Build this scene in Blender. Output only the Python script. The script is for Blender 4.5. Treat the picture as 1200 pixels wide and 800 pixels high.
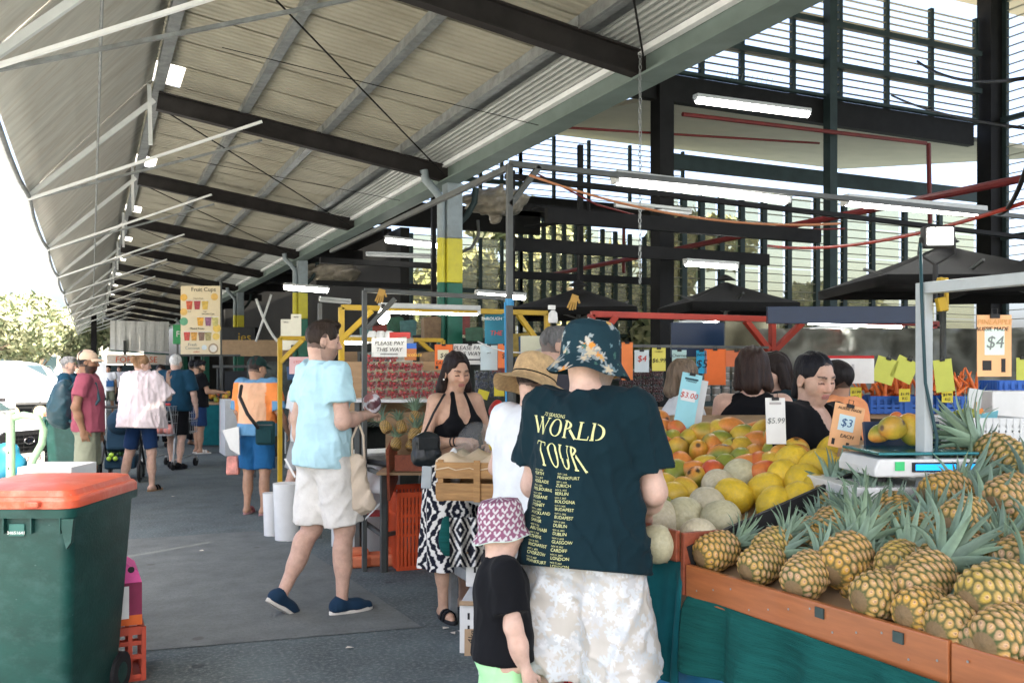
import bpy, bmesh, math, random
import numpy as np
from mathutils import Vector, Matrix, Euler, Quaternion
from mathutils.bvhtree import BVHTree
R = math.radians
rng = random.Random(7)
nrng = np.random.RandomState(5)
SC = bpy.context.scene
for o in list(bpy.data.objects): bpy.data.objects.remove(o, do_unlink=True)
COL = SC.collection

# ---------------------------------------------------------------- camera
CAM_H = 1.55
FOC = 1070.0                       # focal length in photo pixels (1200 wide)
YAW = math.atan(493 / FOC)
cam_d = bpy.data.cameras.new('camera'); cam = bpy.data.objects.new('camera', cam_d); COL.objects.link(cam)
cam.location = (0, 0, CAM_H); cam.rotation_euler = (R(90), 0, -YAW)
cam_d.sensor_width = 36; cam_d.lens = FOC / 1200 * 36; cam_d.shift_y = 32 / 1200
cam_d.clip_start = 0.05; cam_d.clip_end = 3000
cam_d.dof.use_dof = True; cam_d.dof.focus_distance = 4.2; cam_d.dof.aperture_fstop = 9.0
SC.camera = cam
# ---------------------------------------------------------------- sky, sun, exposure
SUN_EL, SUN_AZ = R(62), (-0.16, -0.987)          # sun behind the camera, slightly left
w = bpy.data.worlds.new('World'); SC.world = w; w.use_nodes = True
nt = w.node_tree; nt.nodes.clear()
sky = nt.nodes.new('ShaderNodeTexSky'); sky.sky_type = 'NISHITA'; sky.sun_disc = False
sky.sun_elevation = SUN_EL; sky.sun_rotation = math.atan2(SUN_AZ[0], SUN_AZ[1])
sky.air_density = .7; sky.dust_density = 6.0; sky.ozone_density = .3
bg = nt.nodes.new('ShaderNodeBackground'); bg.inputs['Strength'].default_value = 0.15
out = nt.nodes.new('ShaderNodeOutputWorld')
nt.links.new(sky.outputs[0], bg.inputs[0]); nt.links.new(bg.outputs[0], out.inputs[0])
sd = bpy.data.lights.new('sun', 'SUN'); sd.energy = 5.0; sd.angle = R(0.6); sd.color = (1, .92, .78)
so = bpy.data.objects.new('sun', sd); COL.objects.link(so)
sv = Vector((SUN_AZ[0] * math.cos(SUN_EL), SUN_AZ[1] * math.cos(SUN_EL), math.sin(SUN_EL)))
so.rotation_euler = (-sv).to_track_quat('-Z', 'Y').to_euler(); so.location = sv * 60
vs = SC.view_settings; vs.view_transform = 'Standard'; vs.look = 'None'; vs.exposure = 2.5; vs.gamma = 1; vs.use_curve_mapping = False
SC.cycles.use_denoising = True
SC.cycles.max_bounces = 7; SC.cycles.diffuse_bounces = 4; SC.cycles.transparent_max_bounces = 12
SC.cycles.sample_clamp_indirect = 6.0

# ---------------------------------------------------------------- places measured from the photo
_S, _C = math.sin(YAW), math.cos(YAW)
def at(u, v, d):                    # a point seen at photo pixel (u, v), d metres deep
    xc = (u - 600) / FOC * d
    return Vector((d * _S + xc * _C, d * _C - xc * _S, CAM_H - (v - 432) / FOC * d))
def onz(u, v, z=0.0): return at(u, v, FOC * (CAM_H - z) / (v - 432))
def atY(u, v, Y):
    X = Y * math.tan(YAW + math.atan((u - 600) / FOC)); return at(u, v, X * _S + Y * _C)
def atX(u, v, X):
    Y = X / math.tan(YAW + math.atan((u - 600) / FOC)); return at(u, v, X * _S + Y * _C)
def onground(u, d): p = at(u, 432, d); p.z = 0; return p

# ---------------------------------------------------------------- materials
MATS = {}
def mat(name, col=(.5, .5, .5), rough=.6, metal=0, var=.12, scale=12, bump=0.0, bscale=None, spec=.4, attr=None, spots=None,
        emit=None, estr=0, alpha=None, trans=0, stretch=None, dirt=None, coat=0, sss=0, sheen=0):
    if name in MATS: return MATS[name]
    m = bpy.data.materials.new(name); m.use_nodes = True; n = m.node_tree.nodes; l = m.node_tree.links
    b = n['Principled BSDF']; b.inputs['Roughness'].default_value = rough; b.inputs['Metallic'].default_value = metal
    b.inputs['Specular IOR Level'].default_value = spec
    if coat: b.inputs['Coat Weight'].default_value = coat; b.inputs['Coat Roughness'].default_value = .08
    if sheen: b.inputs['Sheen Weight'].default_value = sheen
    if sss: b.inputs['Subsurface Weight'].default_value = sss; b.inputs['Subsurface Radius'].default_value = (.012, .004, .002); b.inputs['Subsurface Scale'].default_value = 1
    tc = n.new('ShaderNodeTexCoord'); mp = n.new('ShaderNodeMapping'); l.new(tc.outputs['Object'], mp.inputs[0])
    if stretch: mp.inputs['Scale'].default_value = stretch
    src = None
    if attr:
        a = n.new('ShaderNodeAttribute'); a.attribute_name = attr; src = a.outputs['Color']
    if var:
        ns = n.new('ShaderNodeTexNoise'); ns.inputs['Scale'].default_value = scale; ns.inputs['Detail'].default_value = 6; ns.inputs['Roughness'].default_value = .62
        l.new(mp.outputs[0], ns.inputs['Vector'])
        mr = n.new('ShaderNodeMapRange'); mr.inputs['From Min'].default_value = .3; mr.inputs['From Max'].default_value = .7
        mr.inputs['To Min'].default_value = 1 - var; mr.inputs['To Max'].default_value = 1 + var; l.new(ns.outputs['Fac'], mr.inputs['Value'])
        vm = n.new('ShaderNodeVectorMath'); vm.operation = 'SCALE'
        if src: l.new(src, vm.inputs[0])
        else: vm.inputs[0].default_value = col[:3]
        l.new(mr.outputs[0], vm.inputs['Scale']); src = vm.outputs[0]
    if dirt:                         # (colour, amount, scale): blotches of a second colour
        n2 = n.new('ShaderNodeTexNoise'); n2.inputs['Scale'].default_value = dirt[2]; n2.inputs['Detail'].default_value = 8; n2.inputs['Roughness'].default_value = .7
        l.new(mp.outputs[0], n2.inputs['Vector'])
        m2 = n.new('ShaderNodeMapRange'); m2.inputs['From Min'].default_value = .48; m2.inputs['From Max'].default_value = .72; m2.inputs['To Max'].default_value = dirt[1]
        l.new(n2.outputs['Fac'], m2.inputs['Value'])
        mx = n.new('ShaderNodeMix'); mx.data_type = 'RGBA'; l.new(m2.outputs[0], mx.inputs['Factor'])
        if src: l.new(src, mx.inputs['A'])
        else: mx.inputs['A'].default_value = (*col[:3], 1)
        mx.inputs['B'].default_value = (*dirt[0], 1); src = mx.outputs['Result']
    if spots:                        # (colour, amount, scale, size): scattered round marks
        vo = n.new('ShaderNodeTexVoronoi'); vo.inputs['Scale'].default_value = spots[2]; l.new(mp.outputs[0], vo.inputs['Vector'])
        ms = n.new('ShaderNodeMapRange'); ms.inputs['From Min'].default_value = spots[3]; ms.inputs['From Max'].default_value = spots[3] * .7; ms.inputs['To Max'].default_value = spots[1]; l.new(vo.outputs['Distance'], ms.inputs['Value'])
        mz = n.new('ShaderNodeMix'); mz.data_type = 'RGBA'; l.new(ms.outputs[0], mz.inputs['Factor'])
        if src: l.new(src, mz.inputs['A'])
        else: mz.inputs['A'].default_value = (*col[:3], 1)
        mz.inputs['B'].default_value = (*spots[0], 1); src = mz.outputs['Result']
    if src: l.new(src, b.inputs['Base Color'])
    else: b.inputs['Base Color'].default_value = (*col[:3], 1)
    if bump:
        nb = n.new('ShaderNodeTexNoise'); nb.inputs['Scale'].default_value = bscale or scale * 4; nb.inputs['Detail'].default_value = 5
        l.new(mp.outputs[0], nb.inputs['Vector'])
        bp = n.new('ShaderNodeBump'); bp.inputs['Strength'].default_value = bump; bp.inputs['Distance'].default_value = .01
        l.new(nb.outputs['Fac'], bp.inputs['Height']); l.new(bp.outputs[0], b.inputs['Normal'])
    if emit: b.inputs['Emission Color'].default_value = (*emit, 1); b.inputs['Emission Strength'].default_value = estr
    if alpha is not None: b.inputs['Alpha'].default_value = alpha
    if trans: b.inputs['Transmission Weight'].default_value = trans
    MATS[name] = m; return m

# ---------------------------------------------------------------- mesh helpers
CHILD = {}
def tag(o, label=None, cat=None, group=None, kind=None):
    if label: o['label'] = label
    if cat: o['category'] = cat
    if group: o['group'] = group
    if kind: o['kind'] = kind
    return o
def empty(name, loc=(0, 0, 0), rz=0, label=None, cat=None, group=None):
    o = bpy.data.objects.new(name, None); COL.objects.link(o); o.location = loc; o.rotation_euler = (0, 0, rz); o.empty_display_size = .1
    return tag(o, label, cat, group)
def mesh_obj(name, me, m, parent=None, loc=None, rot=None, scale=None):
    o = bpy.data.objects.new(name, me); COL.objects.link(o)
    if m is not None and not me.materials:
        for mm in (m if isinstance(m, (list, tuple)) else [m]): me.materials.append(mm)
    if parent is not None: o.parent = parent; CHILD.setdefault(parent.name, []).append(o)
    if loc is not None: o.location = loc
    if rot is not None: o.rotation_euler = rot
    if scale is not None: o.scale = scale if hasattr(scale, '__len__') else (scale,) * 3
    return o
def frame(d, up=None):
    z = Vector(d).normalized(); u = Vector(up) if up is not None else (Vector((0, 0, 1)) if abs(z.z) < .95 else Vector((0, 1, 0)))
    x = u.cross(z).normalized(); y = z.cross(x); return Matrix((x, y, z)).transposed()
class MB:
    def __init__(s): s.v = []; s.f = []; s.c = None; s.mi = []
    def add(s, vs, fs, col=None, mi=0):
        k = len(s.v); s.v += [tuple(q) for q in vs]; s.f += [tuple(i + k for i in q) for q in fs]; s.mi += [mi] * len(fs)
        if col is not None or s.c is not None:
            if s.c is None: s.c = [(1, 1, 1)] * k
            s.c += [col or (1, 1, 1)] * len(vs)
        return s
    def box(s, c, size, rot=None, col=None, mi=0):
        h = [x / 2 for x in size]; c = Vector(c)
        vs = [Vector((sx * h[0], sy * h[1], sz * h[2])) for sz in (-1, 1) for sy in (-1, 1) for sx in (-1, 1)]
        if rot is not None:
            M3 = rot if isinstance(rot, Matrix) else Euler(rot).to_matrix(); vs = [M3 @ q for q in vs]
        return s.add([c + q for q in vs], [(0, 2, 3, 1), (4, 5, 7, 6), (0, 1, 5, 4), (2, 6, 7, 3), (0, 4, 6, 2), (1, 3, 7, 5)], col, mi)
    def beam(s, a, b, w, h, up=None, col=None, mi=0):     # w across, h along up
        a = Vector(a); b = Vector(b); return s.box((a + b) / 2, (w, h, (b - a).length), frame(b - a, up), col, mi)
    def cyl(s, a, b, r, n=12, r2=None, col=None, mi=0, cap=True):
        a = Vector(a); b = Vector(b); F = frame(b - a); r2 = r if r2 is None else r2; vs = []
        for p, rr in ((a, r), (b, r2)):
            for i in range(n): t = 2 * math.pi * i / n; vs.append(p + F @ Vector((rr * math.cos(t), rr * math.sin(t), 0)))
        fs = [(i, (i + 1) % n, n + (i + 1) % n, n + i) for i in range(n)]
        if cap: fs += [tuple(range(n - 1, -1, -1)), tuple(range(n, 2 * n))]
        return s.add(vs, fs, col, mi)
    def tube(s, pts, r, n=8, col=None, closed=False, mi=0):
        pts = [Vector(p) for p in pts]; m = len(pts); vs = []; X = None
        for i, p in enumerate(pts):
            if closed: t = pts[(i + 1) % m] - pts[i - 1]
            else: t = pts[min(i + 1, m - 1)] - pts[max(i - 1, 0)]
            t.normalize()
            if X is None: X = frame(t).col[0].copy()
            X = (X - t * X.dot(t)).normalized(); Y = t.cross(X); rr = r[i] if isinstance(r, (list, tuple)) else r
            for k in range(n): a = 2 * math.pi * k / n; vs.append(p + X * (rr * math.cos(a)) + Y * (rr * math.sin(a)))
        fs = [(i * n + k, i * n + (k + 1) % n, ((i + 1) % m) * n + (k + 1) % n, ((i + 1) % m) * n + k) for i in range(m if closed else m - 1) for k in range(n)]
        if not closed: fs += [tuple(range(n - 1, -1, -1)), tuple(range((m - 1) * n, m * n))]
        return s.add(vs, fs, col, mi)
    def lathe(s, prof, n=24, c=(0, 0, 0), col=None, mi=0, capb=True, capt=True):
        c = Vector(c); vs = []; m = len(prof)
        for r, z in prof:
            for k in range(n): a = 2 * math.pi * k / n; vs.append(c + Vector((r * math.cos(a), r * math.sin(a), z)))
        fs = [(i * n + k, i * n + (k + 1) % n, (i + 1) * n + (k + 1) % n, (i + 1) * n + k) for i in range(m - 1) for k in range(n)]
        if capb: fs.append(tuple(range(n - 1, -1, -1)))
        if capt: fs.append(tuple(range((m - 1) * n, m * n)))
        return s.add(vs, fs, col, mi)
    def grid(s, P, closed_u=False, col=None, mi=0):       # P[i][j] points
        nu = len(P); nv = len(P[0]); vs = [q for row in P for q in row]
        fs = [(i * nv + j, ((i + 1) % nu) * nv + j, ((i + 1) % nu) * nv + j + 1, i * nv + j + 1) for i in range(nu if closed_u else nu - 1) for j in range(nv - 1)]
        return s.add(vs, fs, col, mi)
    def prism(s, poly, z0, z1, F=None, o=(0, 0, 0), col=None, mi=0):   # polygon in xy (ccw) extruded; F 3x3 frame
        n = len(poly); F = F or Matrix.Identity(3); o = Vector(o)
        vs = [o + F @ Vector((x, y, z)) for z in (z0, z1) for x, y in poly]
        fs = [(i, (i + 1) % n, n + (i + 1) % n, n + i) for i in range(n)] + [tuple(range(n - 1, -1, -1)), tuple(range(n, 2 * n))]
        return s.add(vs, fs, col, mi)
    def mesh(s, name, smooth=False):
        me = bpy.data.meshes.new(name); me.from_pydata(s.v, [], s.f); me.update()
        if s.c is not None:
            ca = me.color_attributes.new('col', 'FLOAT_COLOR', 'POINT'); a = np.ones((len(s.v), 4), np.float32); a[:, :3] = np.array(s.c, np.float32); ca.data.foreach_set('color', a.ravel())
        if any(s.mi): me.polygons.foreach_set('material_index', s.mi)
        if smooth: smooth_mesh(me, smooth)
        return me
    def build(s, name, m, parent=None, smooth=False, bevel=0, loc=None, rot=None, scale=None, solid=0, sub=0):
        o = mesh_obj(name, s.mesh(name, smooth), m, parent, loc, rot, scale)
        if solid: md = o.modifiers.new('solid', 'SOLIDIFY'); md.thickness = solid; md.offset = 0
        if sub: md = o.modifiers.new('sub', 'SUBSURF'); md.levels = sub; md.render_levels = sub
        if bevel: md = o.modifiers.new('bevel', 'BEVEL'); md.width = bevel; md.segments = 2; md.limit_method = 'ANGLE'; md.angle_limit = R(40)
        return o
def smooth_mesh(me, ang=True):
    me.polygons.foreach_set('use_smooth', [True] * len(me.polygons))
    if ang is not True: me.set_sharp_from_angle(angle=R(ang))
def box_obj(name, c, size, m, parent=None, rot=None, bevel=0.0):
    return MB().box((0, 0, 0), size).build(name, m, parent, bevel=bevel, loc=c, rot=rot)
def np_mesh(name, V, Q, cols=None, smooth=True):
    me = bpy.data.meshes.new(name); V = np.asarray(V, np.float32); Q = np.asarray(Q, np.int32); k = Q.shape[1]
    me.vertices.add(len(V)); me.vertices.foreach_set('co', V.ravel())
    me.loops.add(Q.size); me.loops.foreach_set('vertex_index', Q.ravel())
    me.polygons.add(len(Q)); me.polygons.foreach_set('loop_start', np.arange(0, Q.size, k, dtype=np.int32))
    me.polygons.foreach_set('use_smooth', np.full(len(Q), bool(smooth)))
    me.update(calc_edges=True)
    if cols is not None:
        ca = me.color_attributes.new('col', 'FLOAT_COLOR', 'POINT'); a = np.ones((len(V), 4), np.float32); a[:, :3] = cols; ca.data.foreach_set('color', a.ravel())
    return me
def dup(root, loc=None, rot=None, scale=None, label=None, parent=None):
    r = root.copy(); COL.objects.link(r)
    if parent is not None: r.parent = parent
    if loc is not None: r.location = loc
    if rot is not None: r.rotation_euler = rot
    if scale is not None: r.scale = scale if hasattr(scale, '__len__') else (scale,) * 3
    if label: r['label'] = label
    for ch in list(CHILD.get(root.name, ())): dup(ch, parent=r)
    if r.parent is not None: CHILD.setdefault(r.parent.name, []).append(r)
    return r
def clump(V, amp, freq, seed=0, stretch=(1, 1, 1)):     # cheap smooth noise from sines
    r = np.random.RandomState(seed); V = np.asarray(V, np.float32) * np.array(stretch, np.float32); o = np.zeros(V.shape[:-1], np.float32)
    for i in range(7):
        k = r.normal(size=3); k = k / np.linalg.norm(k) * freq * r.uniform(.5, 1.7); o += np.sin(V @ k.astype(np.float32) + r.uniform(0, 6.3)) * r.uniform(.5, 1)
    return o * amp / 2.2
# ---------------------------------------------------------------- text (Blender's built-in font), made in one go at the end
TEXTS = []
def text(s, size, m, parent, mat4, align='CENTER', shear=0, extrude=0.0006, width=None, name='lettering', wrap=None, sx=1):
    TEXTS.append((s, size, m, parent, mat4, align, shear, extrude, name, wrap, sx))
def finish_text():
    objs = []
    for (s, size, m, parent, mat4, align, shear, ext, name, wrap, sx) in TEXTS:
        cu = bpy.data.curves.new('t', 'FONT'); cu.body = s; cu.size = size; cu.align_x = align; cu.align_y = 'CENTER'; cu.shear = shear; cu.extrude = 0 if wrap else ext; cu.resolution_u = 3
        o = bpy.data.objects.new('t', cu); COL.objects.link(o); objs.append(o)
    dg = bpy.context.evaluated_depsgraph_get()
    res = []
    for o in objs: res.append(bpy.data.meshes.new_from_object(o.evaluated_get(dg), depsgraph=dg))
    for o in objs: cu = o.data; bpy.data.objects.remove(o); bpy.data.curves.remove(cu)
    for t, me in zip(TEXTS, res):
        me.materials.clear()
        if t[10] != 1: me.transform(Matrix.Diagonal((t[10], 1, 1, 1)))
        if t[9]: me = t[9](me, t[4])
        o = mesh_obj(t[8], me, t[2], t[3])
        if not t[9]: o.matrix_local = t[4]
def plane_m(loc, rz=0, tilt=0, roll=0):     # text matrix: upright plane, text reads along +X when rz = 0 and faces -Y
    return Matrix.Translation(loc) @ Matrix.Rotation(rz, 4, 'Z') @ Matrix.Rotation(R(90) + tilt, 4, 'X') @ Matrix.Rotation(roll, 4, 'Z')
# ---------------------------------------------------------------- signed-distance modelling (bodies, hair, clothes)
def surfnet(f, org, h):
    s = f < 0; n = np.array(f.shape) - 1
    cnt = np.zeros(n, np.int8)
    for dx in (0, 1):
        for dy in (0, 1):
            for dz in (0, 1): cnt += s[dx:n[0] + dx, dy:n[1] + dy, dz:n[2] + dz]
    act = (cnt > 0) & (cnt < 8); I = np.argwhere(act)
    if len(I) == 0: return np.zeros((0, 3)), np.zeros((0, 4), int)
    idx = np.full(n, -1, np.int32); idx[act] = np.arange(len(I))
    cs = [(a, b, c) for a in (0, 1) for b in (0, 1) for c in (0, 1)]
    val = {c: f[I[:, 0] + c[0], I[:, 1] + c[1], I[:, 2] + c[2]] for c in cs}
    acc = np.zeros((len(I), 3)); num = np.zeros(len(I))
    for a in cs:
        for ax in range(3):
            if a[ax]: continue
            b = list(a); b[ax] = 1; va, vb = val[a], val[tuple(b)]; cr = (va < 0) != (vb < 0)
            t = np.where(cr, va / np.where(cr, va - vb, 1), 0); p = np.zeros((len(I), 3)); p[:] = a; p[:, ax] = t
            acc += p * cr[:, None]; num += cr
    V = (I + acc / num[:, None]) * h + np.array(org); Q = []
    for ax in range(3):
        o1, o2 = [(1, 2), (2, 0), (0, 1)][ax]
        sl = [slice(None)] * 3; sl[ax] = slice(0, -1); A = s[tuple(sl)]; sl[ax] = slice(1, None); B = s[tuple(sl)]
        E = np.argwhere(A != B); ok = (E[:, o1] >= 1) & (E[:, o2] >= 1) & (E[:, o1] < n[o1]) & (E[:, o2] < n[o2]); E = E[ok]
        if not len(E): continue
        ins = A[E[:, 0], E[:, 1], E[:, 2]]; c = []
        for d1, d2 in ((1, 1), (0, 1), (0, 0), (1, 0)):
            P = E.copy(); P[:, o1] -= d1; P[:, o2] -= d2; c.append(idx[P[:, 0], P[:, 1], P[:, 2]])
        q = np.stack(c, 1); q[~ins] = q[~ins][:, ::-1]; Q.append(q)
    return V, np.concatenate(Q)
A_ = lambda *p: np.array(p, np.float32)
def prim_d(P, p):
    k = p[0]
    if k == 'c':                                   # rounded cone, optional depth scale ky, optional flat ends
        a, b, ra, rb, ky, flat = p[1], p[2], p[3], p[4], p[5], p[6]
        s = np.array((1, 1 / ky, 1), np.float32); X = P * s; a2 = a * s; ab = (b * s - a2)
        t = np.clip(((X - a2) @ ab) / max(float(ab @ ab), 1e-9), 0, 1)
        d = np.linalg.norm(X - a2 - t[..., None] * ab, axis=-1) - (ra + (rb - ra) * t)
        if ky != 1: d = d * min(1, ky + .1)
        if flat:
            u = (b - a) / np.linalg.norm(b - a)
            if flat & 1: d = np.maximum(d, (P - b) @ u)
            if flat & 2: d = np.maximum(d, (a - P) @ u)
        return d
    c, r, M = p[1], p[2], p[3]                      # ellipsoid
    X = P - c
    if M is not None: X = X @ M                     # into the local frame
    k0 = np.linalg.norm(X / r, axis=-1); k1 = np.linalg.norm(X / (r * r), axis=-1); return k0 * (k0 - 1) / np.maximum(k1, 1e-6)
def cap(a, b, ra, rb=None, ky=1, flat=0, k=None, op='+'): return ('c', A_(*a), A_(*b), ra, ra if rb is None else rb, ky, flat, k, op)
def ell(c, r, M=None, k=None, op='+'): return ('e', A_(*c), A_(*r), None if M is None else np.array(M, np.float32), None, None, None, k, op)
def prim_bb(p):
    if p[0] == 'c':
        r = max(p[3], p[4]) * max(1, p[5]); return np.minimum(p[1], p[2]) - r, np.maximum(p[1], p[2]) + r
    r = float(p[2].max()); return p[1] - r, p[1] + r
def sdf_mesh(prims, h, k=.03, lo=None, hi=None, disp=None, cut=None):
    adds = [p for p in prims if p[8] == '+']
    bl = np.min([prim_bb(p)[0] for p in adds], 0) - 3 * h - .01; bh = np.max([prim_bb(p)[1] for p in adds], 0) + 3 * h + .01
    if lo is not None: bl = np.maximum(bl, lo)
    if hi is not None: bh = np.minimum(bh, hi)
    bl = np.floor(bl / h) * h
    n = np.ceil((bh - bl) / h).astype(int) + 1; f = np.full(n, 9.0, np.float32)
    ax = [(bl[i] + np.arange(n[i]) * h).astype(np.float32) for i in range(3)]
    for p in prims:
        a, b = prim_bb(p); kk = k if p[7] is None else p[7]; pad = kk + 2 * h + .02
        i0 = np.clip(np.floor((a - pad - bl) / h).astype(int), 0, n); i1 = np.clip(np.ceil((b + pad - bl) / h).astype(int) + 1, 0, n)
        if (i1 <= i0).any(): continue
        sl = tuple(slice(i0[i], i1[i]) for i in range(3))
        G = np.stack(np.meshgrid(*[ax[i][sl[i]] for i in range(3)], indexing='ij'), -1)
        d = prim_d(G, p); c = f[sl]
        if p[8] == '+':
            t = np.clip(.5 + .5 * (c - d) / kk, 0, 1); f[sl] = c + (d - c) * t - kk * t * (1 - t)
        else:
            t = np.clip(.5 - .5 * (c + d) / kk, 0, 1); f[sl] = c + (-d - c) * t + kk * t * (1 - t)
    if disp is not None or cut:
        G = np.stack(np.meshgrid(*ax, indexing='ij'), -1)
        if disp is not None: f = f + disp(G)
        for (pt, nn) in (cut or []): f = np.maximum(f, (G - A_(*pt)) @ A_(*nn))
    return surfnet(f, bl, h)
def join_nets(L):
    V = []; Q = []; k = 0
    for v, q in L:
        V.append(v); Q.append(q + k); k += len(v)
    return np.concatenate(V), np.concatenate(Q)
# ================================================================= THE SETTING
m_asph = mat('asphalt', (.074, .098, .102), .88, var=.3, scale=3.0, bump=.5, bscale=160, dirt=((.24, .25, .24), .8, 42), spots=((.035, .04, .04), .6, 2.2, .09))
m_patch = mat('asphalt_worn', (.128, .143, .138), .9, var=.22, scale=4, bump=.5, bscale=150, dirt=((.085, .09, .085), .8, 45), spots=((.06, .06, .055), .6, 2.0, .08))
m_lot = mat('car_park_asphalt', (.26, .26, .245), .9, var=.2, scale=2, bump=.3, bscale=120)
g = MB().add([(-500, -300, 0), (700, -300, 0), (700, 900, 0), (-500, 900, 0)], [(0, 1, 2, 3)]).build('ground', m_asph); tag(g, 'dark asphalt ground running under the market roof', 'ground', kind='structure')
pp = [onz(120, 634), onz(300, 622), onz(352, 640), onz(410, 678), onz(495, 735), onz(330, 749), onz(60, 772)]
o = MB().add([(p.x, p.y, .004) for p in pp], [tuple(range(len(pp)))[::-1]]).build('pavement_patch', m_patch); tag(o, 'paler worn asphalt patch in the walkway', 'pavement', kind='structure')
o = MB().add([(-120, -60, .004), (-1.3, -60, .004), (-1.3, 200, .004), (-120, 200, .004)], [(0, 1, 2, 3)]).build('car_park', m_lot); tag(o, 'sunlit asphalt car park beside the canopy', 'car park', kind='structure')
# litter specks on the asphalt
for i, (u, v) in enumerate(((522, 737), (531, 743), (410, 760), (203, 582), (236, 646), (412, 620), (540, 741))):
    p = onz(u, v); q = MB().add([(-.02, -.01, 0), (.018, -.014, .004), (.022, .012, .001), (-.012, .016, .006)], [(0, 1, 2, 3)]).build('litter_scrap', mat('scrap_paper', (.55, .5, .42), .8), loc=(p.x, p.y, .008), rot=(0, 0, i * 1.3), solid=.001)
    tag(q, 'tiny pale scrap of litter on the asphalt, ' + ('by the box table', 'just below the white boxes', 'on the front dark strip', 'near the pink-topped shopper', 'on the worn patch near the bin', 'behind the walking man', 'beside the cardboard tag')[i], 'litter', 'litter scraps on the asphalt')

m_dark = mat('dark_paint_steel', (.009, .009, .009), .65, var=.3, scale=5, spec=.15)
m_galv = mat('galvanised_steel', (.30, .32, .32), .5, metal=.55, var=.25, scale=9, dirt=((.17, .16, .14), .6, 6))
m_white_st = mat('white_paint_steel', (.82, .84, .83), .5, var=.08, scale=6)
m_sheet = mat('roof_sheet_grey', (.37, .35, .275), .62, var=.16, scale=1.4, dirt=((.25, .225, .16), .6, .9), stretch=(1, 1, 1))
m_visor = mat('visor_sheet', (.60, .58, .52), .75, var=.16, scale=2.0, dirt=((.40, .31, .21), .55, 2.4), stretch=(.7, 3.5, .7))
m_greygreen = mat('grey_green_paint', (.15, .195, .175), .55, var=.15, scale=3)
m_ribs = mat('gutter_steel', (.40, .42, .40), .45, metal=.3, var=.12, scale=2)
m_poly = bpy.data.materials.new('polycarbonate'); m_poly.use_nodes = True
_n = m_poly.node_tree.nodes; _b = _n['Principled BSDF']; _b.inputs['Base Color'].default_value = (.8, .82, .8, 1); _b.inputs['Roughness'].default_value = .5
_t = _n.new('ShaderNodeBsdfTranslucent'); _t.inputs[0].default_value = (.85, .86, .84, 1); _mx = _n.new('ShaderNodeMixShader'); _mx.inputs[0].default_value = .75
m_poly.node_tree.links.new(_b.outputs[0], _mx.inputs[1]); m_poly.node_tree.links.new(_t.outputs[0], _mx.inputs[2]); m_poly.node_tree.links.new(_mx.outputs[0], _n['Material Output'].inputs[0])

# ---------------------------------------------------------------- the walkway canopy
XR, XC, SL = .63, 4.03, .149
rz_ = lambda X: 3.82 + (XC - X) * SL            # underside of a rafter
RAFT = [1.7 + 4.4 * k for k in range(-1, 14)]
Y0, Y1 = -2.7, 59.0
can = empty('canopy_roof', (0, 0, 0), 0, 'long lean-to canopy with dark rafters and grey sheeting over the walkway', 'roof')
def ibeam(L, h, w, t=.014):                      # along +Z of its frame -> built along X here
    b = MB(); b.box((L / 2, 0, h - t / 2), (L, w, t)); b.box((L / 2, 0, t / 2), (L, w, t)); b.box((L / 2, 0, h / 2), (L, t, h - 2 * t)); return b
Lr = (XC - XR) * math.sqrt(1 + SL * SL)
raf0 = None
for y in RAFT:
    if raf0 is None:
        raf0 = ibeam(Lr, .20, .10).build('rafter', mat('rafter_paint', (.026, .023, .022), .6, var=.3, scale=5, spec=.2), can, loc=(XR, y, rz_(XR)), rot=(0, math.atan(SL), 0))
    else: dup(raf0, loc=(XR, y, rz_(XR)), parent=can)
# purlins, ridge beam, white-lit end brackets
for X, w_, hh, nm in ((1.56, .06, .13, 'purlin'), (2.46, .06, .13, 'purlin'), (3.40, .06, .13, 'purlin'), (.66, .09, .16, 'ridge_beam')):
    for a, b in zip(RAFT[:-1], RAFT[1:]):
        z = rz_(X) + .2 + hh / 2
        MB().box((0, 0, 0), (w_, b - a - .02, hh)).box((-.035, 0, -hh / 2 + .006), (.05, b - a - .02, .008)).build(nm, m_galv, can, loc=(X, (a + b) / 2, z))
# roof sheets, ribs running down the slope, a joint each 0.74 m
def ribbed(L, W, pitch, h, n0=0):                # sheet L along x, W along y, ribs along x
    P = []; k = int(round(W / pitch)); ys = []
    for i in range(k):
        for t, zz in ((0, 0), (.3, 0), (.42, h), (.72, h), (.84, 0)): ys.append(((i + t) * pitch - W / 2, zz))
    ys.append((W / 2, 0)); ys = [(-W / 2 - .015, -.001)] + ys; ys = [(a, b + .004 * a / W) for a, b in ys]
    return MB().grid([[(x, y, z) for y, z in ys] for x in (0, L)])
Ls = (XC - .58 - .55) * math.sqrt(1 + SL * SL)
zs = lambda X: rz_(X) + .2 + .135
full = None; short = None; y = Y0 + .37
nrm = math.atan(SL)
while y < Y1:
    near = min(abs(y - .1 - r) for r in RAFT) < .37
    X0 = .88 if near else .58
    if near:
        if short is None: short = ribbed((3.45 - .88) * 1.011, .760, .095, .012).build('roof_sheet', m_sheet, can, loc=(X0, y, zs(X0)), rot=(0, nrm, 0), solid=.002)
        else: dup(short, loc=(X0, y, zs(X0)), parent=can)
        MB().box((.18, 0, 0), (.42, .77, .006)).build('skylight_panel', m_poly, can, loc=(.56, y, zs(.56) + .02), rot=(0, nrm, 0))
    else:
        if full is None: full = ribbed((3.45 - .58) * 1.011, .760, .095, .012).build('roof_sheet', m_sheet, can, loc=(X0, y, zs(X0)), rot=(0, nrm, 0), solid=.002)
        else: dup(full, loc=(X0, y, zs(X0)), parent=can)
    y += .74
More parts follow.
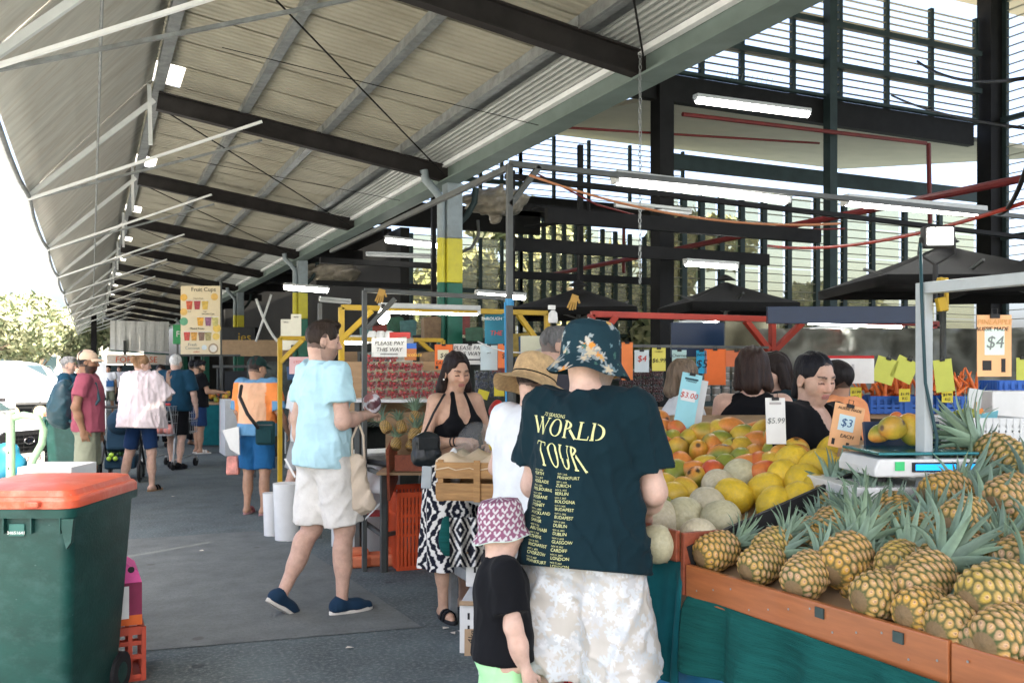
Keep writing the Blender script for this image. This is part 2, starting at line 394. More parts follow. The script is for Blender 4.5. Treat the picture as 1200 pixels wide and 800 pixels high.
# box gutter: flat grey strip, lengthwise ribs, white lip, grey-green fascia beam
for a, b in zip(RAFT[:-1], RAFT[1:]):
    L = b - a - .008; c = (a + b) / 2
    MB().box((3.48, c, zs(3.45) - .03), (.12, L, .02)).build('flashing', m_galv, can)
    prof = []; n = 6
    for i in range(n):
        for t, zz in ((0, 0), (.18, .03), (.5, .03), (.68, 0)): prof.append((3.545 + (i + t) * .058, 4.12 - (i + t) * .009 + zz))
    prof.append((3.545 + n * .058, 4.12 - n * .009))
    MB().grid([[(x, yy, z) for x, z in prof] for yy in (c - L / 2, c + L / 2)]).build('gutter_ribs', m_ribs, can, solid=.003)
    MB().box((3.83, c, 4.22), (.82, b - a, .02)).build('light_stop_plate', m_galv, can)  # plate added above the ribs to keep daylight from leaking through
    MB().box((3.925, c, 4.035), (.06, L, .05)).build('gutter_lip', m_white_st, can)
    MB().box((4.02, c, 3.93), (.10, L, .22)).box((3.97, c, 3.822), (.24, L, .02)).build('fascia_beam', m_greygreen, can)
# the down-turned visor on the open side: sheets, edge pipe, struts and ties
EX, EZ = -.58, 3.28
va = Vector((XR - .03, 0, rz_(XR) + .34)); vb = Vector((EX, 0, EZ + .05)); vl = (vb - va).length; vang = math.atan2(-(vb.z - va.z), -(vb.x - va.x))
vis0 = None
for a, b in zip(RAFT[:-1], RAFT[1:]):
    L = b - a - .01
    if vis0 is None:
        P = []; k = 58
        for i in range(9):
            t = i / 8; bulge = .06 * math.sin(math.pi * t); P.append([(va.x + (vb.x - va.x) * t + bulge * .6, -L / 2 + L * j / k, va.z + (vb.z - va.z) * t + bulge + (.009 if j % 2 else 0)) for j in range(k + 1)])
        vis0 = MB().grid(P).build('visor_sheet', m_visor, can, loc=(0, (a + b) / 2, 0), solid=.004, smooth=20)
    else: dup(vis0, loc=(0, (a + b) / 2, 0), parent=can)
    MB().tube([(EX, a, EZ + .02), (EX - .02, a + L * .25, EZ - .015), (EX - .025, a + L * .5, EZ - .022), (EX - .02, a + L * .75, EZ - .015), (EX, b, EZ + .02)], .028, 8).build('edge_pipe', m_galv, can, smooth=40)
    MB().cyl((.06, a, 3.86), (.06, b, 3.86), .012, 6).build('batten', m_galv, can)
for y in RAFT:
    MB().beam((XR - .02, y, rz_(XR) + .1), (EX + .01, y, EZ + .04), .055, .05).build('strut', m_white_st, can)
    MB().beam((EX, y + .05, EZ), (1.75, y + .05, rz_(1.75) - .03), .03, .025).build('tie_bar', m_galv, can)
    MB().beam((EX, y - .02, EZ - .01), (1.62, y - .75, rz_(1.62) - .05), .03, .025).build('tie_bar', m_white_st, can)
    MB().beam((.56, y - .05, rz_(XR) + .25), (.56, y - .3, rz_(XR) - .45), .04, .012).build('hanger', m_white_st, can)
    MB().cyl((.75, y + .1, rz_(.75) + .03), (3.9, y + 4.3, rz_(3.9) + .05), .008, 6).build('brace_rod', m_dark, can)
    MB().cyl((1.0, y + 1.9, rz_(1) - .02), (3.98, y + 1.9, rz_(3.98) + .1), .004, 5).build('cable', m_dark, can)
# ---------------------------------------------------------------- painted columns
m_teal = mat('teal_grey_steel', (.026, .042, .042), .6, var=.2, scale=4, spec=.2)
m_cgrey = mat('column_grey', (.24, .29, .31), .5, var=.12, scale=6, dirt=((.12, .12, .1), .4, 5))
m_cyel = mat('column_yellow', (.62, .56, .045), .5, var=.1, scale=6, dirt=((.35, .3, .08), .4, 5))
m_cgrn = mat('column_green', (.012, .135, .085), .45, var=.15, scale=5, dirt=((.02, .07, .05), .5, 4))
names = ['nearest of the painted columns', 'second painted column, beside the walking man', 'third painted column, right of the fruit cup banner', 'fourth painted column, far down the row', 'farthest painted column in the row']
for k in range(5):
    Y = 10.5 + 8.8 * k; c = empty('column', (XC, Y, 0), 0, 'grey, yellow and green banded steel column, ' + names[k], 'column', 'painted columns along the canopy gutter')
    for nm, m, z0, z1 in (('green_band', m_cgrn, 0, 2.6), ('yellow_band', m_cyel, 2.6, 3.14), ('shaft', m_cgrey, 3.14, 3.82)):
        MB().box((0, 0, (z0 + z1) / 2), (.2, .2, z1 - z0 - .001)).build(nm, m, c, bevel=.012)
    for nm, m, z0, z1 in (('downpipe', m_cgrn, 0, 2.6), ('downpipe', m_cyel, 2.6, 3.14), ('downpipe', m_cgrey, 3.14, 3.55)):
        MB().cyl((-.155, -.03, z0), (-.155, -.03, z1), .052, 14).build(nm, m, c, smooth=40)
    MB().tube([(-.155, -.03, 3.54), (-.16, -.03, 3.62), (-.24, -.03, 3.72), (-.36, -.03, 3.84), (-.38, -.03, 3.95)], .05, 12).build('downpipe_elbow', m_cgrey, c, smooth=40)
    MB().tube([(.1, .02, 3.35), (.2, .02, 3.45), (.3, .02, 3.62), (.32, .02, 3.8)], .04, 10).build('overflow_pipe', m_teal, c, smooth=40)
# ---------------------------------------------------------------- the market hall: roof, ceilings, louvred walls
m_ceil = mat('hall_ceiling', (.42, .39, .30), .8, var=.08, scale=1.5)
m_rooftop = mat('hall_roof_metal', (.3, .31, .3), .6, var=.1, scale=2)
m_blade = mat('louvre_blade', (.26, .245, .17), .55, var=.12, scale=5)
m_bladed = mat('louvre_blade_dark', (.10, .115, .10), .55, var=.2, scale=5)
hall = empty('hall_roof', (0, 0, 0), 0, 'high hall roof with cream ceiling above the louvred clerestory', 'roof')
MB().box((11.2, 3.75, 8.75), (14.2, 17.5, .12)).build('roof_slab', m_ceil, hall)
P = [(8.4, 12.2, 5.95), (18.3, 12.2, 5.95), (18.3, 18.6, 6.95), (8.4, 18.6, 6.95)]
MB().add(P, [(0, 3, 2, 1)]).build('lower_ceiling', m_ceil, hall, solid=.08)
MB().add([(4.15, 12.05, 4.55), (8.4, 12.05, 6.6), (8.4, 18.6, 6.6), (4.15, 18.6, 4.55)], [(0, 3, 2, 1)]).build('side_roof', m_rooftop, hall, solid=.06)
MB().box((4.2, 3.65, 6.4), (.06, 17.3, 4.4)).build('parapet', m_rooftop, hall)
MB().box((6.3, 12.05, 7.6), (4.2, .06, 2.2)).build('gable_sheet', m_rooftop, hall)
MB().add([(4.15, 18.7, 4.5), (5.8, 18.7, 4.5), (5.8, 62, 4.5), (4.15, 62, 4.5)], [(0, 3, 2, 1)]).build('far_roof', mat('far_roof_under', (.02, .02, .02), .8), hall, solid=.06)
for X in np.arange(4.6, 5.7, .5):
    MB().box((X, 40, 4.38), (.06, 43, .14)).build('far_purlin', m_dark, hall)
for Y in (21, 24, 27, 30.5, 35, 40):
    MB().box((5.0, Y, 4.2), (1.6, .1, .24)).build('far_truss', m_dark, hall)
# ridge steels of the side roof seen between gutter and louvres
for y in (12.6, 14.5, 16.4):
    MB().beam((4.2, y, 4.42), (8.4, y, 6.42), .1, .22).build('roof_beam', m_dark, hall)
for a, b, zz in ((4.9, 6.6, 4.72), (6.3, 6.6, 5.4), (7.6, 6.6, 6.0)):
    MB().box((a, 15.3, zz), (.06, 6.4, .14)).build('roof_purlin', m_dark, hall)

def louvre(wall, x0, x1, Y, z0, z1, step, m, depth=.05, tilt=-5, along='X', th=.008):
    L = x1 - x0; z = z0 + step * .5; c = (x0 + x1) / 2
    rot = (R(tilt), 0, 0) if along == 'X' else (0, R(tilt), 0)
    size = (L, depth, th) if along == 'X' else (depth, L, th)
    key = (round(L, 3), along, m.name)
    while z < z1:
        loc = (c, Y, z) if along == 'X' else (Y, c, z)
        if key in LB: o = dup(LB[key], loc=loc, rot=rot, parent=wall)
        else: o = LB[key] = MB().box((0, 0, 0), size).build('louvre_blade', m, wall, loc=loc, rot=rot)
        z += step
LB = {}
m_pane = bpy.data.materials.new('cream_glass'); m_pane.use_nodes = True
_n = m_pane.node_tree.nodes; _b = _n['Principled BSDF']; _b.inputs['Base Color'].default_value = (.55, .52, .36, 1); _b.inputs['Roughness'].default_value = .35
_t = _n.new('ShaderNodeBsdfTranslucent'); _t.inputs[0].default_value = (.86, .80, .58, 1); _tr = _n.new('ShaderNodeBsdfTransparent'); _tr.inputs[0].default_value = (.97, .93, .76, 1)
_m1 = _n.new('ShaderNodeMixShader'); _m1.inputs[0].default_value = .8; _m2 = _n.new('ShaderNodeMixShader'); _m2.inputs[0].default_value = .75; _l = m_pane.node_tree.links
_l.new(_b.outputs[0], _m1.inputs[1]); _l.new(_t.outputs[0], _m1.inputs[2]); _l.new(_m1.outputs[0], _m2.inputs[1]); _l.new(_tr.outputs[0], _m2.inputs[2]); _l.new(_m2.outputs[0], _n['Material Output'].inputs[0])
def panes(wall, xs, Y, z0, ztop, h=.62):
    for a, b in zip(xs[:-1], xs[1:]):
        t = min(ztop(a), ztop(b)); n = max(1, round((t - z0) / h))
        for i in range(n): MB().box(((a + b) / 2, Y, z0 + (t - z0) * (i + .5) / n), (b - a - .09, .006, (t - z0) / n - .012)).build('pane', m_pane, wall)
def bays(wall, xs, Y, z0, z1, rails, pw, m, step, mb, along='X', ztop=None, tilt=-5):
    for x in xs:
        t = z1 if ztop is None else ztop(x)
        MB().box((0, 0, 0), (pw, .08, t - z0)).build('post', m, wall, loc=(x, Y, (t + z0) / 2)) if along == 'X' else MB().box((0, 0, 0), (.08, pw, t - z0)).build('post', m, wall, loc=(Y, x, (t + z0) / 2))
    for a, b in zip(xs[:-1], xs[1:]):
        t = z1 if ztop is None else min(ztop(a), ztop(b))
        louvre(wall, a + pw / 2, b - pw / 2, Y + (0 if along == 'X' else 0), z0, t, step, mb, along=along, tilt=tilt)
    for z in rails:
        c = (xs[0] + xs[-1]) / 2; L = xs[-1] - xs[0]
        MB().box((0, 0, 0), (L, .1, .09)).build('rail', m, wall, loc=(c, Y - .10, z)) if along == 'X' else MB().box((0, 0, 0), (.1, L, .09)).build('rail', m, wall, loc=(Y - .10, c, z))
# W1: clerestory on the right
W1 = empty('louvred_wall', (0, 0, 0), 0, 'high louvred clerestory window wall on a dark beam at upper right', 'wall')
xs = [atY(u, 100, 12.0).x for u in (775, 822, 869, 929, 984, 1039, 1091, 1143)]
bays(W1, xs, 12.0, 6.15, 8.15, (6.75, 7.45), .075, m_teal, .125, m_blade)
MB().box((11.0, 11.93, 5.92), (7.9, .14, .42)).build('transom_beam', m_dark, W1)
MB().box((11.0, 11.82, 6.16), (7.9, .1, .05)).build('bird_ledge', m_teal, W1)
MB().box((atY(972, 100, 11.8).x, 11.78, 4.3), (.16, .16, 8.6)).build('main_post', m_teal, W1)
MB().box((15.45, 11.9, 4.3), (.36, .3, 8.6)).build('corner_post', m_dark, W1)
MB().box((8.05, 11.9, 3.05), (.26, .26, 6.1)).build('main_post', m_dark, W1)
for i in range(10):
    x = 9.2 + i * .1; MB().cyl((x, 11.8, 6.18), (x + .02, 11.78, 6.3), .004, 4).build('bird_spike', m_galv, W1)
# W1 lower
W1b = empty('louvred_wall', (0, 0, 0), 0, 'tall lower louvred wall with many grey posts below the dark beam', 'wall')
xs = [atY(u, 200, 13.2).x for u in (776, 801, 822, 845, 869, 895, 924, 957, 989, 1022, 1060, 1101, 1148)]
bays(W1b, xs, 13.2, 1.35, 4.95, (1.9,), .10, m_teal, .155, m_blade, ztop=lambda x: 4.62 + (x - 8.8) * .045)
panes(W1b, xs, 13.30, 1.4, lambda x: 4.62 + (x - 8.8) * .045)
MB().box((12.9, 13.12, 5.12), (8.4, .1, .26)).build('header_panel', m_teal, W1b)
MB().box((12.9, 13.2, .68), (8.4, .1, 1.36)).build('dado_panel', m_teal, W1b)
# side wall running towards the camera on the right
WS = empty('louvred_wall', (0, 0, 0), 0, 'bright side louvred wall right of the dark corner post', 'wall')
bays(WS, [2.5, 4.4, 6.3, 8.2, 10.1, 11.7], 15.6, 1.2, 8.5, (4.0, 6.2), .09, m_teal, .17, m_blade, along='Y', tilt=5)
MB().box((15.6, 7, .6), (.1, 9.4, 1.2)).build('dado_panel', m_teal, WS)
# W2: gable-end louvres deeper in the hall
W2 = empty('louvred_wall', (0, 0, 0), 0, 'louvred gable end wall deep in the hall between column and tall post', 'wall')
xs = [4.5] + [atY(u, 200, 18.0).x for u in (428, 455, 482, 509, 536, 563, 588, 610)]
bays(W2, xs, 18.0, 5.0, 6.3, (5.55,), .06, m_teal, .125, m_blade, ztop=lambda x: max(5.05, min(6.3, 4.7 + (x - 4.2) * .44)))
bays(W2, xs[3:], 18.0, 2.0, 4.35, (3.2,), .06, m_teal, .15, m_blade)
panes(W2, xs[3:], 18.1, 2.0, lambda x: 4.35)
MB().box((6.6, 17.9, 4.72), (4.6, .14, .5)).build('transom_beam', m_dark, W2)
W2b = empty('louvred_wall', (0, 0, 0), 0, 'louvred wall with closely spaced posts left of the tall dark post', 'wall')
xs = [atY(u, 200, 18.0).x for u in (610, 622, 637, 649, 661, 675, 690, 706, 721, 738, 755, 776, 800)]
bays(W2b, xs, 18.0, 1.5, 4.7, (2.3,), .085, m_teal, .155, m_blade, ztop=lambda x: 4.95 - (x - 8.3) * .10)
panes(W2b, xs, 18.1, 1.55, lambda x: 4.95 - (x - 8.3) * .10)
xs2 = xs[::3]
bays(W2b, xs2, 18.0, 5.3, 6.7, (5.95,), .06, m_teal, .125, m_blade)
MB().box((10.6, 17.9, 5.08), (4.6, .14, .44)).build('transom_beam', m_dark, W2b)
MB().box((10.6, 18, .75), (4.6, .1, 1.5)).build('dado_panel', m_teal, W2b)
# back of the hall; its deep shade is put into the wall colour
wb = MB().box((5.0, 46, 2.25), (1.8, .2, 4.5)).build('hall_end_wall', mat('shade_tinted_cladding', (.012, .012, .011), .8, var=.3, scale=1)); tag(wb, 'end wall at the far back of the hall, coloured dark for shade', 'wall')
wb = MB().box((5.95, 32, 2.25), (.2, 27.5, 4.5)).build('hall_side_wall', mat('shade_tinted_cladding')); tag(wb, 'side wall of the far hall behind the stalls, coloured dark for shade', 'wall')
# free-standing steel crossing the hall
hs = empty('hall_steelwork', (0, 0, 0), 0, 'dark steel girts and posts crossing the hall in front of the louvres', 'steelwork')
for (u0, v0, u1, v1, d, w_, h_) in ((602, 286, 900, 308, 12.5, .08, .18), (602, 322, 780, 334, 14.5, .08, .12), (375, 305, 520, 318, 16, .1, .1), (370, 331, 535, 343, 15, .08, .08), (560, 238, 760, 262, 15, .08, .12), (640, 252, 960, 268, 10.5, .08, .17)):
    a = at(u0, v0, d); b = atY(u1, v1, a.y); b.z = a.z; MB().beam(a, b, w_, h_).build('girt', m_dark, hs)
for u, v0, d in ((600, 200, 13), (508, 225, 15), (680, 170, 13.5)):
    p = at(u, v0, d); MB().box((p.x, p.y, p.z / 2), (.07, .07, p.z)).build('post', m_dark, hs)
# red sprinkler pipes
m_red = mat('red_pipe_paint', (.13, .010, .009), .45, var=.2, scale=6)
def pipe_thing(pts, r, label):
    o = MB().tube(pts, r, 8).build('sprinkler_pipe', m_red, smooth=40); return tag(o, label, 'pipe', 'red sprinkler pipes in the hall')
pipe_thing([(8.9, 4.6, 3.55), (8.9, 11, 3.55), (8.9, 17.6, 3.55)], .045, 'long red sprinkler pipe running back through the hall above the umbrellas')
pipe_thing([atY(800, 134, 11.6), atY(1085, 168, 11.6)], .035, 'straight red sprinkler pipe under the clerestory beam')
pipe_thing([atY(1088, 168, 11.62), atY(1090, 262, 11.62)], .04, 'vertical red sprinkler pipe dropping beside the corner post')
pipe_thing([atY(628, 203, 9.5), atY(700, 240, 9.5), atY(780, 262, 9.5), atY(900, 270, 9.5), atY(990, 268, 9.5)], .012, 'thin slack orange-red cable sagging across the hall')
pipe_thing([atY(731, 262, 17.7), atY(731, 320, 17.7)], .04, 'short vertical red sprinkler pipe in front of far louvres')
pipe_thing([atY(620, 147, 12.1), atY(960, 168, 12.1)], .02, 'thin red pipe along the cream ceiling edge')
# ---------------------------------------------------------------- trees
m_leaf = [mat('leaf_light', (.32, .33, .19), .6, var=.35, scale=1.5), mat('leaf_dark', (.18, .22, .12), .6, var=.3, scale=1.5)]  # leaf colours lightened and greyed to stand in for haze and overexposure
m_bark = mat('bark', (.13, .10, .07), .9, var=.3, scale=8, bump=.5)
def tree(loc, h, rx, rz0, n, label, seed, leaf=.16, group='trees beyond the market'):
    r = np.random.RandomState(seed); t = empty('tree', loc, 0, label, 'tree', group)
    b = MB(); top = h * .62; path = [(0, 0, -.1), (.08 * h * .2, .03, h * .22), (-.02 * h, .05, h * .42), (.03 * h, 0, top)]
    b.tube(path, [.045 * h * .5, .035 * h * .5, .028 * h * .5, .012 * h], 9)
    cl = []
    for i in range(9):
        a = r.uniform(0, 6.28); rr = rx * r.uniform(.35, .95); z = h * (rz0 + (1 - rz0) * r.uniform(.15, .9)); e = Vector((rr * math.cos(a), rr * math.sin(a), z)); cl.append((e, rx * r.uniform(.28, .46)))
        s = Vector(path[1 + i % 3]); b.tube([s, s.lerp(e, .5) + Vector((0, 0, .1 * h * .3)), e], [.012 * h, .008 * h, .003 * h], 5)
    cl.append((Vector((0, 0, h * .9)), rx * .4))
    b.build('trunk', m_bark, t, smooth=50)
    C = np.array([c[0] for c in cl]); S_ = np.array([c[1] for c in cl]); k = r.randint(0, len(cl), n)
    d = r.normal(size=(n, 3)); d /= np.linalg.norm(d, axis=1)[:, None]; p = C[k] + d * (S_[k] * r.uniform(.45, 1.08, n) ** .6)[:, None] * np.array((1, 1, .75))
    ax = r.normal(size=(n, 3)); ax /= np.linalg.norm(ax, axis=1)[:, None]; bx = np.cross(ax, d); bx /= np.linalg.norm(bx, axis=1)[:, None] + 1e-6
    l = leaf * r.uniform(.6, 1.4, n)[:, None]; V = np.stack([p - ax * l, p + bx * l * .45 + d * l * .1, p + ax * l, p - bx * l * .45 + d * l * .1], 1).reshape(-1, 3)
    Q = np.arange(n * 4).reshape(n, 4); me = np_mesh('crown', V, Q, smooth=False); me.materials.append(m_leaf[0]); me.materials.append(m_leaf[1]); me.polygons.foreach_set('material_index', (r.rand(n) < .4).astype(np.int32))
    mesh_obj('crown', me, None, t); return t
for i, (u, d, h, rx, lab) in enumerate(((-30, 40, 4.6, 3.2, 'pale sunlit tree at the left edge behind the parked cars'), (40, 47, 5.2, 2.7, 'leafy green tree above the parked white cars'), (82, 52, 4.4, 2.4, 'smaller green tree beside the shutter end of the canopy'), (8, 66, 6.6, 4.0, 'taller hazy tree behind the car park trees'))):
    p = onground(u, d); tree((p.x, p.y, 0), h, rx, .35, 7000, lab, 20 + i, .17)
for i, (x, y, h, rx, lab) in enumerate(((8.2, 21.6, 4.3, 1.6, 'small yellow-green tree outside the gable louvres behind the painted column'), (11.2, 22.0, 6.0, 2.4, 'yellow-green tree seen through the deep louvres'), (13.4, 19.0, 5.4, 2.2, 'yellow-green tree seen through the louvres right of the tall post'), (17.5, 17.2, 3.4, 1.7, 'low tree outside the lower louvred wall'))):
    tree((x, y, 0), h, rx, .25, 5000, lab, 40 + i, .19, 'trees seen through the louvres')
# ================================================================= PEOPLE
m_skin = mat('skin', attr='col', rough=.48, var=.13, scale=28, sss=.06, spec=.35, bump=.12, bscale=220, dirt=((.42, .14, .09), .16, 18))
m_hairs = {}
def hair_mat(col): 
    return mat('hair_%d_%d_%d' % tuple(int(c * 255) for c in col), col, .55, var=.45, scale=60, stretch=(1, 1, .12), bump=.5, bscale=130, spec=.2)
def cloth_mat(name, col, rough=.85, var=.1, **k): return mat(name, col, rough, var=var, scale=k.pop('scale', 9), bump=k.pop('bump', .12), bscale=k.pop('bscale', 350), spec=.15, sheen=.03, **k)
def face_rz(deg): return -YAW - R(deg)
V3 = lambda *p: np.array(p, float)
def nz(v): v = np.array(v, float); return v / np.linalg.norm(v)
def Rx(a): c, s = math.cos(a), math.sin(a); return np.array(((1, 0, 0), (0, c, -s), (0, s, c)))
def Rz(a): c, s = math.cos(a), math.sin(a); return np.array(((c, -s, 0), (s, c, 0), (0, 0, 1)))
def Ry(a): c, s = math.cos(a), math.sin(a); return np.array(((c, 0, s), (0, 1, 0), (-s, 0, c)))

def hand_prims(w, d, across, s, curl=.5, sd=1):
    d = nz(d); across = nz(np.array(across) - d * np.dot(across, d)); n = -sd * np.cross(across, d); P = []      # n = back of the hand
    M = np.stack([across, n, d], 1)
    P.append(ell(w + d * .052 * s, (.041 * s, .015 * s, .055 * s), M, k=.012)); P.append(cap(w - d * .02 * s, w + d * .03 * s, .024 * s, .026 * s, k=.015))
    for i, (o, L) in enumerate(((.031, .066), (.0105, .075), (-.0105, .070), (-.031, .055))):
        b = w + (d * .092 + across * o) * s; a1 = curl * .7 + .05 * i; d1 = d * math.cos(a1) - n * math.sin(a1); d2 = d * math.cos(a1 * 2.2) - n * math.sin(a1 * 2.2)
        m = b + d1 * L * .52 * s; P.append(cap(b - d * .01, m, .0095 * s, .0088 * s, k=.004)); P.append(cap(m, m + d2 * L * .5 * s, .0088 * s, .0070 * s, k=.004))
    b = w + (d * .028 + across * .034) * s; d1 = nz(d * .75 + across * .6 - n * .35); m = b + d1 * .036 * s; d2 = nz(d * .95 + across * .15 - n * .3)
    P.append(cap(b, m, .0125 * s, .011 * s, k=.008)); P.append(cap(m, m + d2 * .03 * s, .0108 * s, .0085 * s, k=.004))
    return P
def head_prims(c, Rh, s, fem=False, child=False):
    L = lambda x, y, z: c + Rh @ (np.array((x, y, z)) * s); M = Rh; E = lambda p, r, k=.02, op='+': ell(L(*p), np.array(r) * s, M, k=k, op=op); j = .9 if fem else 1
    P = [E((0, -.014, .025), (.077, .097, .092)), E((0, .03, -.035), (.062 * j, .064, .082), .03), E((0, .052, -.092), (.034 * j, .028, .024), .03),
         E((.038, .05, -.03), (.026, .03, .03), .03), E((-.038, .05, -.03), (.026, .03, .03), .03),
         cap(L(-.032, .078, .022), L(.032, .078, .022), .012 * s, k=.02)]
    for sx in (-1, 1): P.append(E((sx * .032, .097, -.002), (.019, .017, .012), .014, '-'))
    for sx in (-1, 1): P.append(E((sx * .031, .0745, -.004), (.014, .0125, .0115), .004))
    P += [cap(L(0, .088, .006), L(0, .106, -.033), .0075 * s, .012 * s, k=.010), cap(L(-.012, .095, -.038), L(.012, .095, -.038), .0075 * s, k=.008),
          cap(L(-.019, .083, -.0645), L(.019, .083, -.0645), .0065 * s, k=.006), cap(L(-.015, .084, -.0745), L(.015, .084, -.0745), .0072 * s, k=.006), cap(L(-.017, .094, -.0695), L(.017, .094, -.0695), .0018 * s, k=.004, op='-')]
    for sx in (-1, 1): P += [E((sx * .079, -.006, -.018), (.009, .021, .032), .008), E((sx * .087, .002, -.016), (.006, .010, .018), .006, '-')]
    return P
def paint_head(V, C, c, Rh, s, o):
    p = ((V - c) @ Rh) / s; x, y, z = p.T; ax = np.abs(x)
    def put(mask, col, a=1.0): C[mask] = C[mask] * (1 - a) + np.array(col) * a
    hd = (np.abs(z) < .16) & (ax < .1)
    sk = np.array(o['skin']); front = (y > .045) & hd
    put(front & (ax < .05) & (z < 0) & (z > -.05), sk * np.array((1.12, .9, .86)), .45)
    put(front & (ax < .024 - np.abs(z + .069) * .6) & (np.abs(z + .0695) < .0115) & (y > .07), o.get('lip', sk * np.array((.85, .5, .48))), .85)
    put(front & (ax < .019) & (np.abs(z + .0695) < .0018) & (y > .07), sk * .25, .8)
    br = .0215 + .004 * np.sin((ax - .012) / .04 * 2.6); put(front & (ax > .012) & (ax < .049) & (np.abs(z - br) < .0056 - (ax > .04) * .002), o.get('brow', (.02, .015, .012)), .85)
    if o.get('eyes', 'down') == 'down': put(front & (ax > .016) & (ax < .047) & (np.abs(z + .0085 - .003 * np.cos((ax - .031) * 90)) < .0040), (.025, .016, .014), .95)
    else:
        put(front & (ax > .017) & (ax < .046) & (np.abs(z + .003) < .0058), (.6, .58, .55), .8); put(front & (np.abs(ax - .031) < .006) & (np.abs(z + .003) < .006), (.02, .015, .01), 1)
        put(front & (ax > .016) & (ax < .047) & (np.abs(z - .004) < .0022), (.02, .014, .012), .9)
    if o.get('beard') is not None:
        bd = hd & (z < -.045 + .35 * np.maximum(0, .03 - y) * 1.2) & (z > -.125) & (y > -.035) & ~((ax < .026) & (np.abs(z + .0695) < .012) & (y > .07)) & (y + z * .2 > -.03)
        bd |= front & (ax < .036) & (z < -.047) & (z > -.057); put(bd, o['beard'], o.get('beard_a', .8))
    if o.get('scalp') is not None:
        put(hd & (z > -.055) & ((y < .01) | (z > .075)) & ~((ax > .07) & (z < .012) & (y > -.03)), o['scalp'], .85)

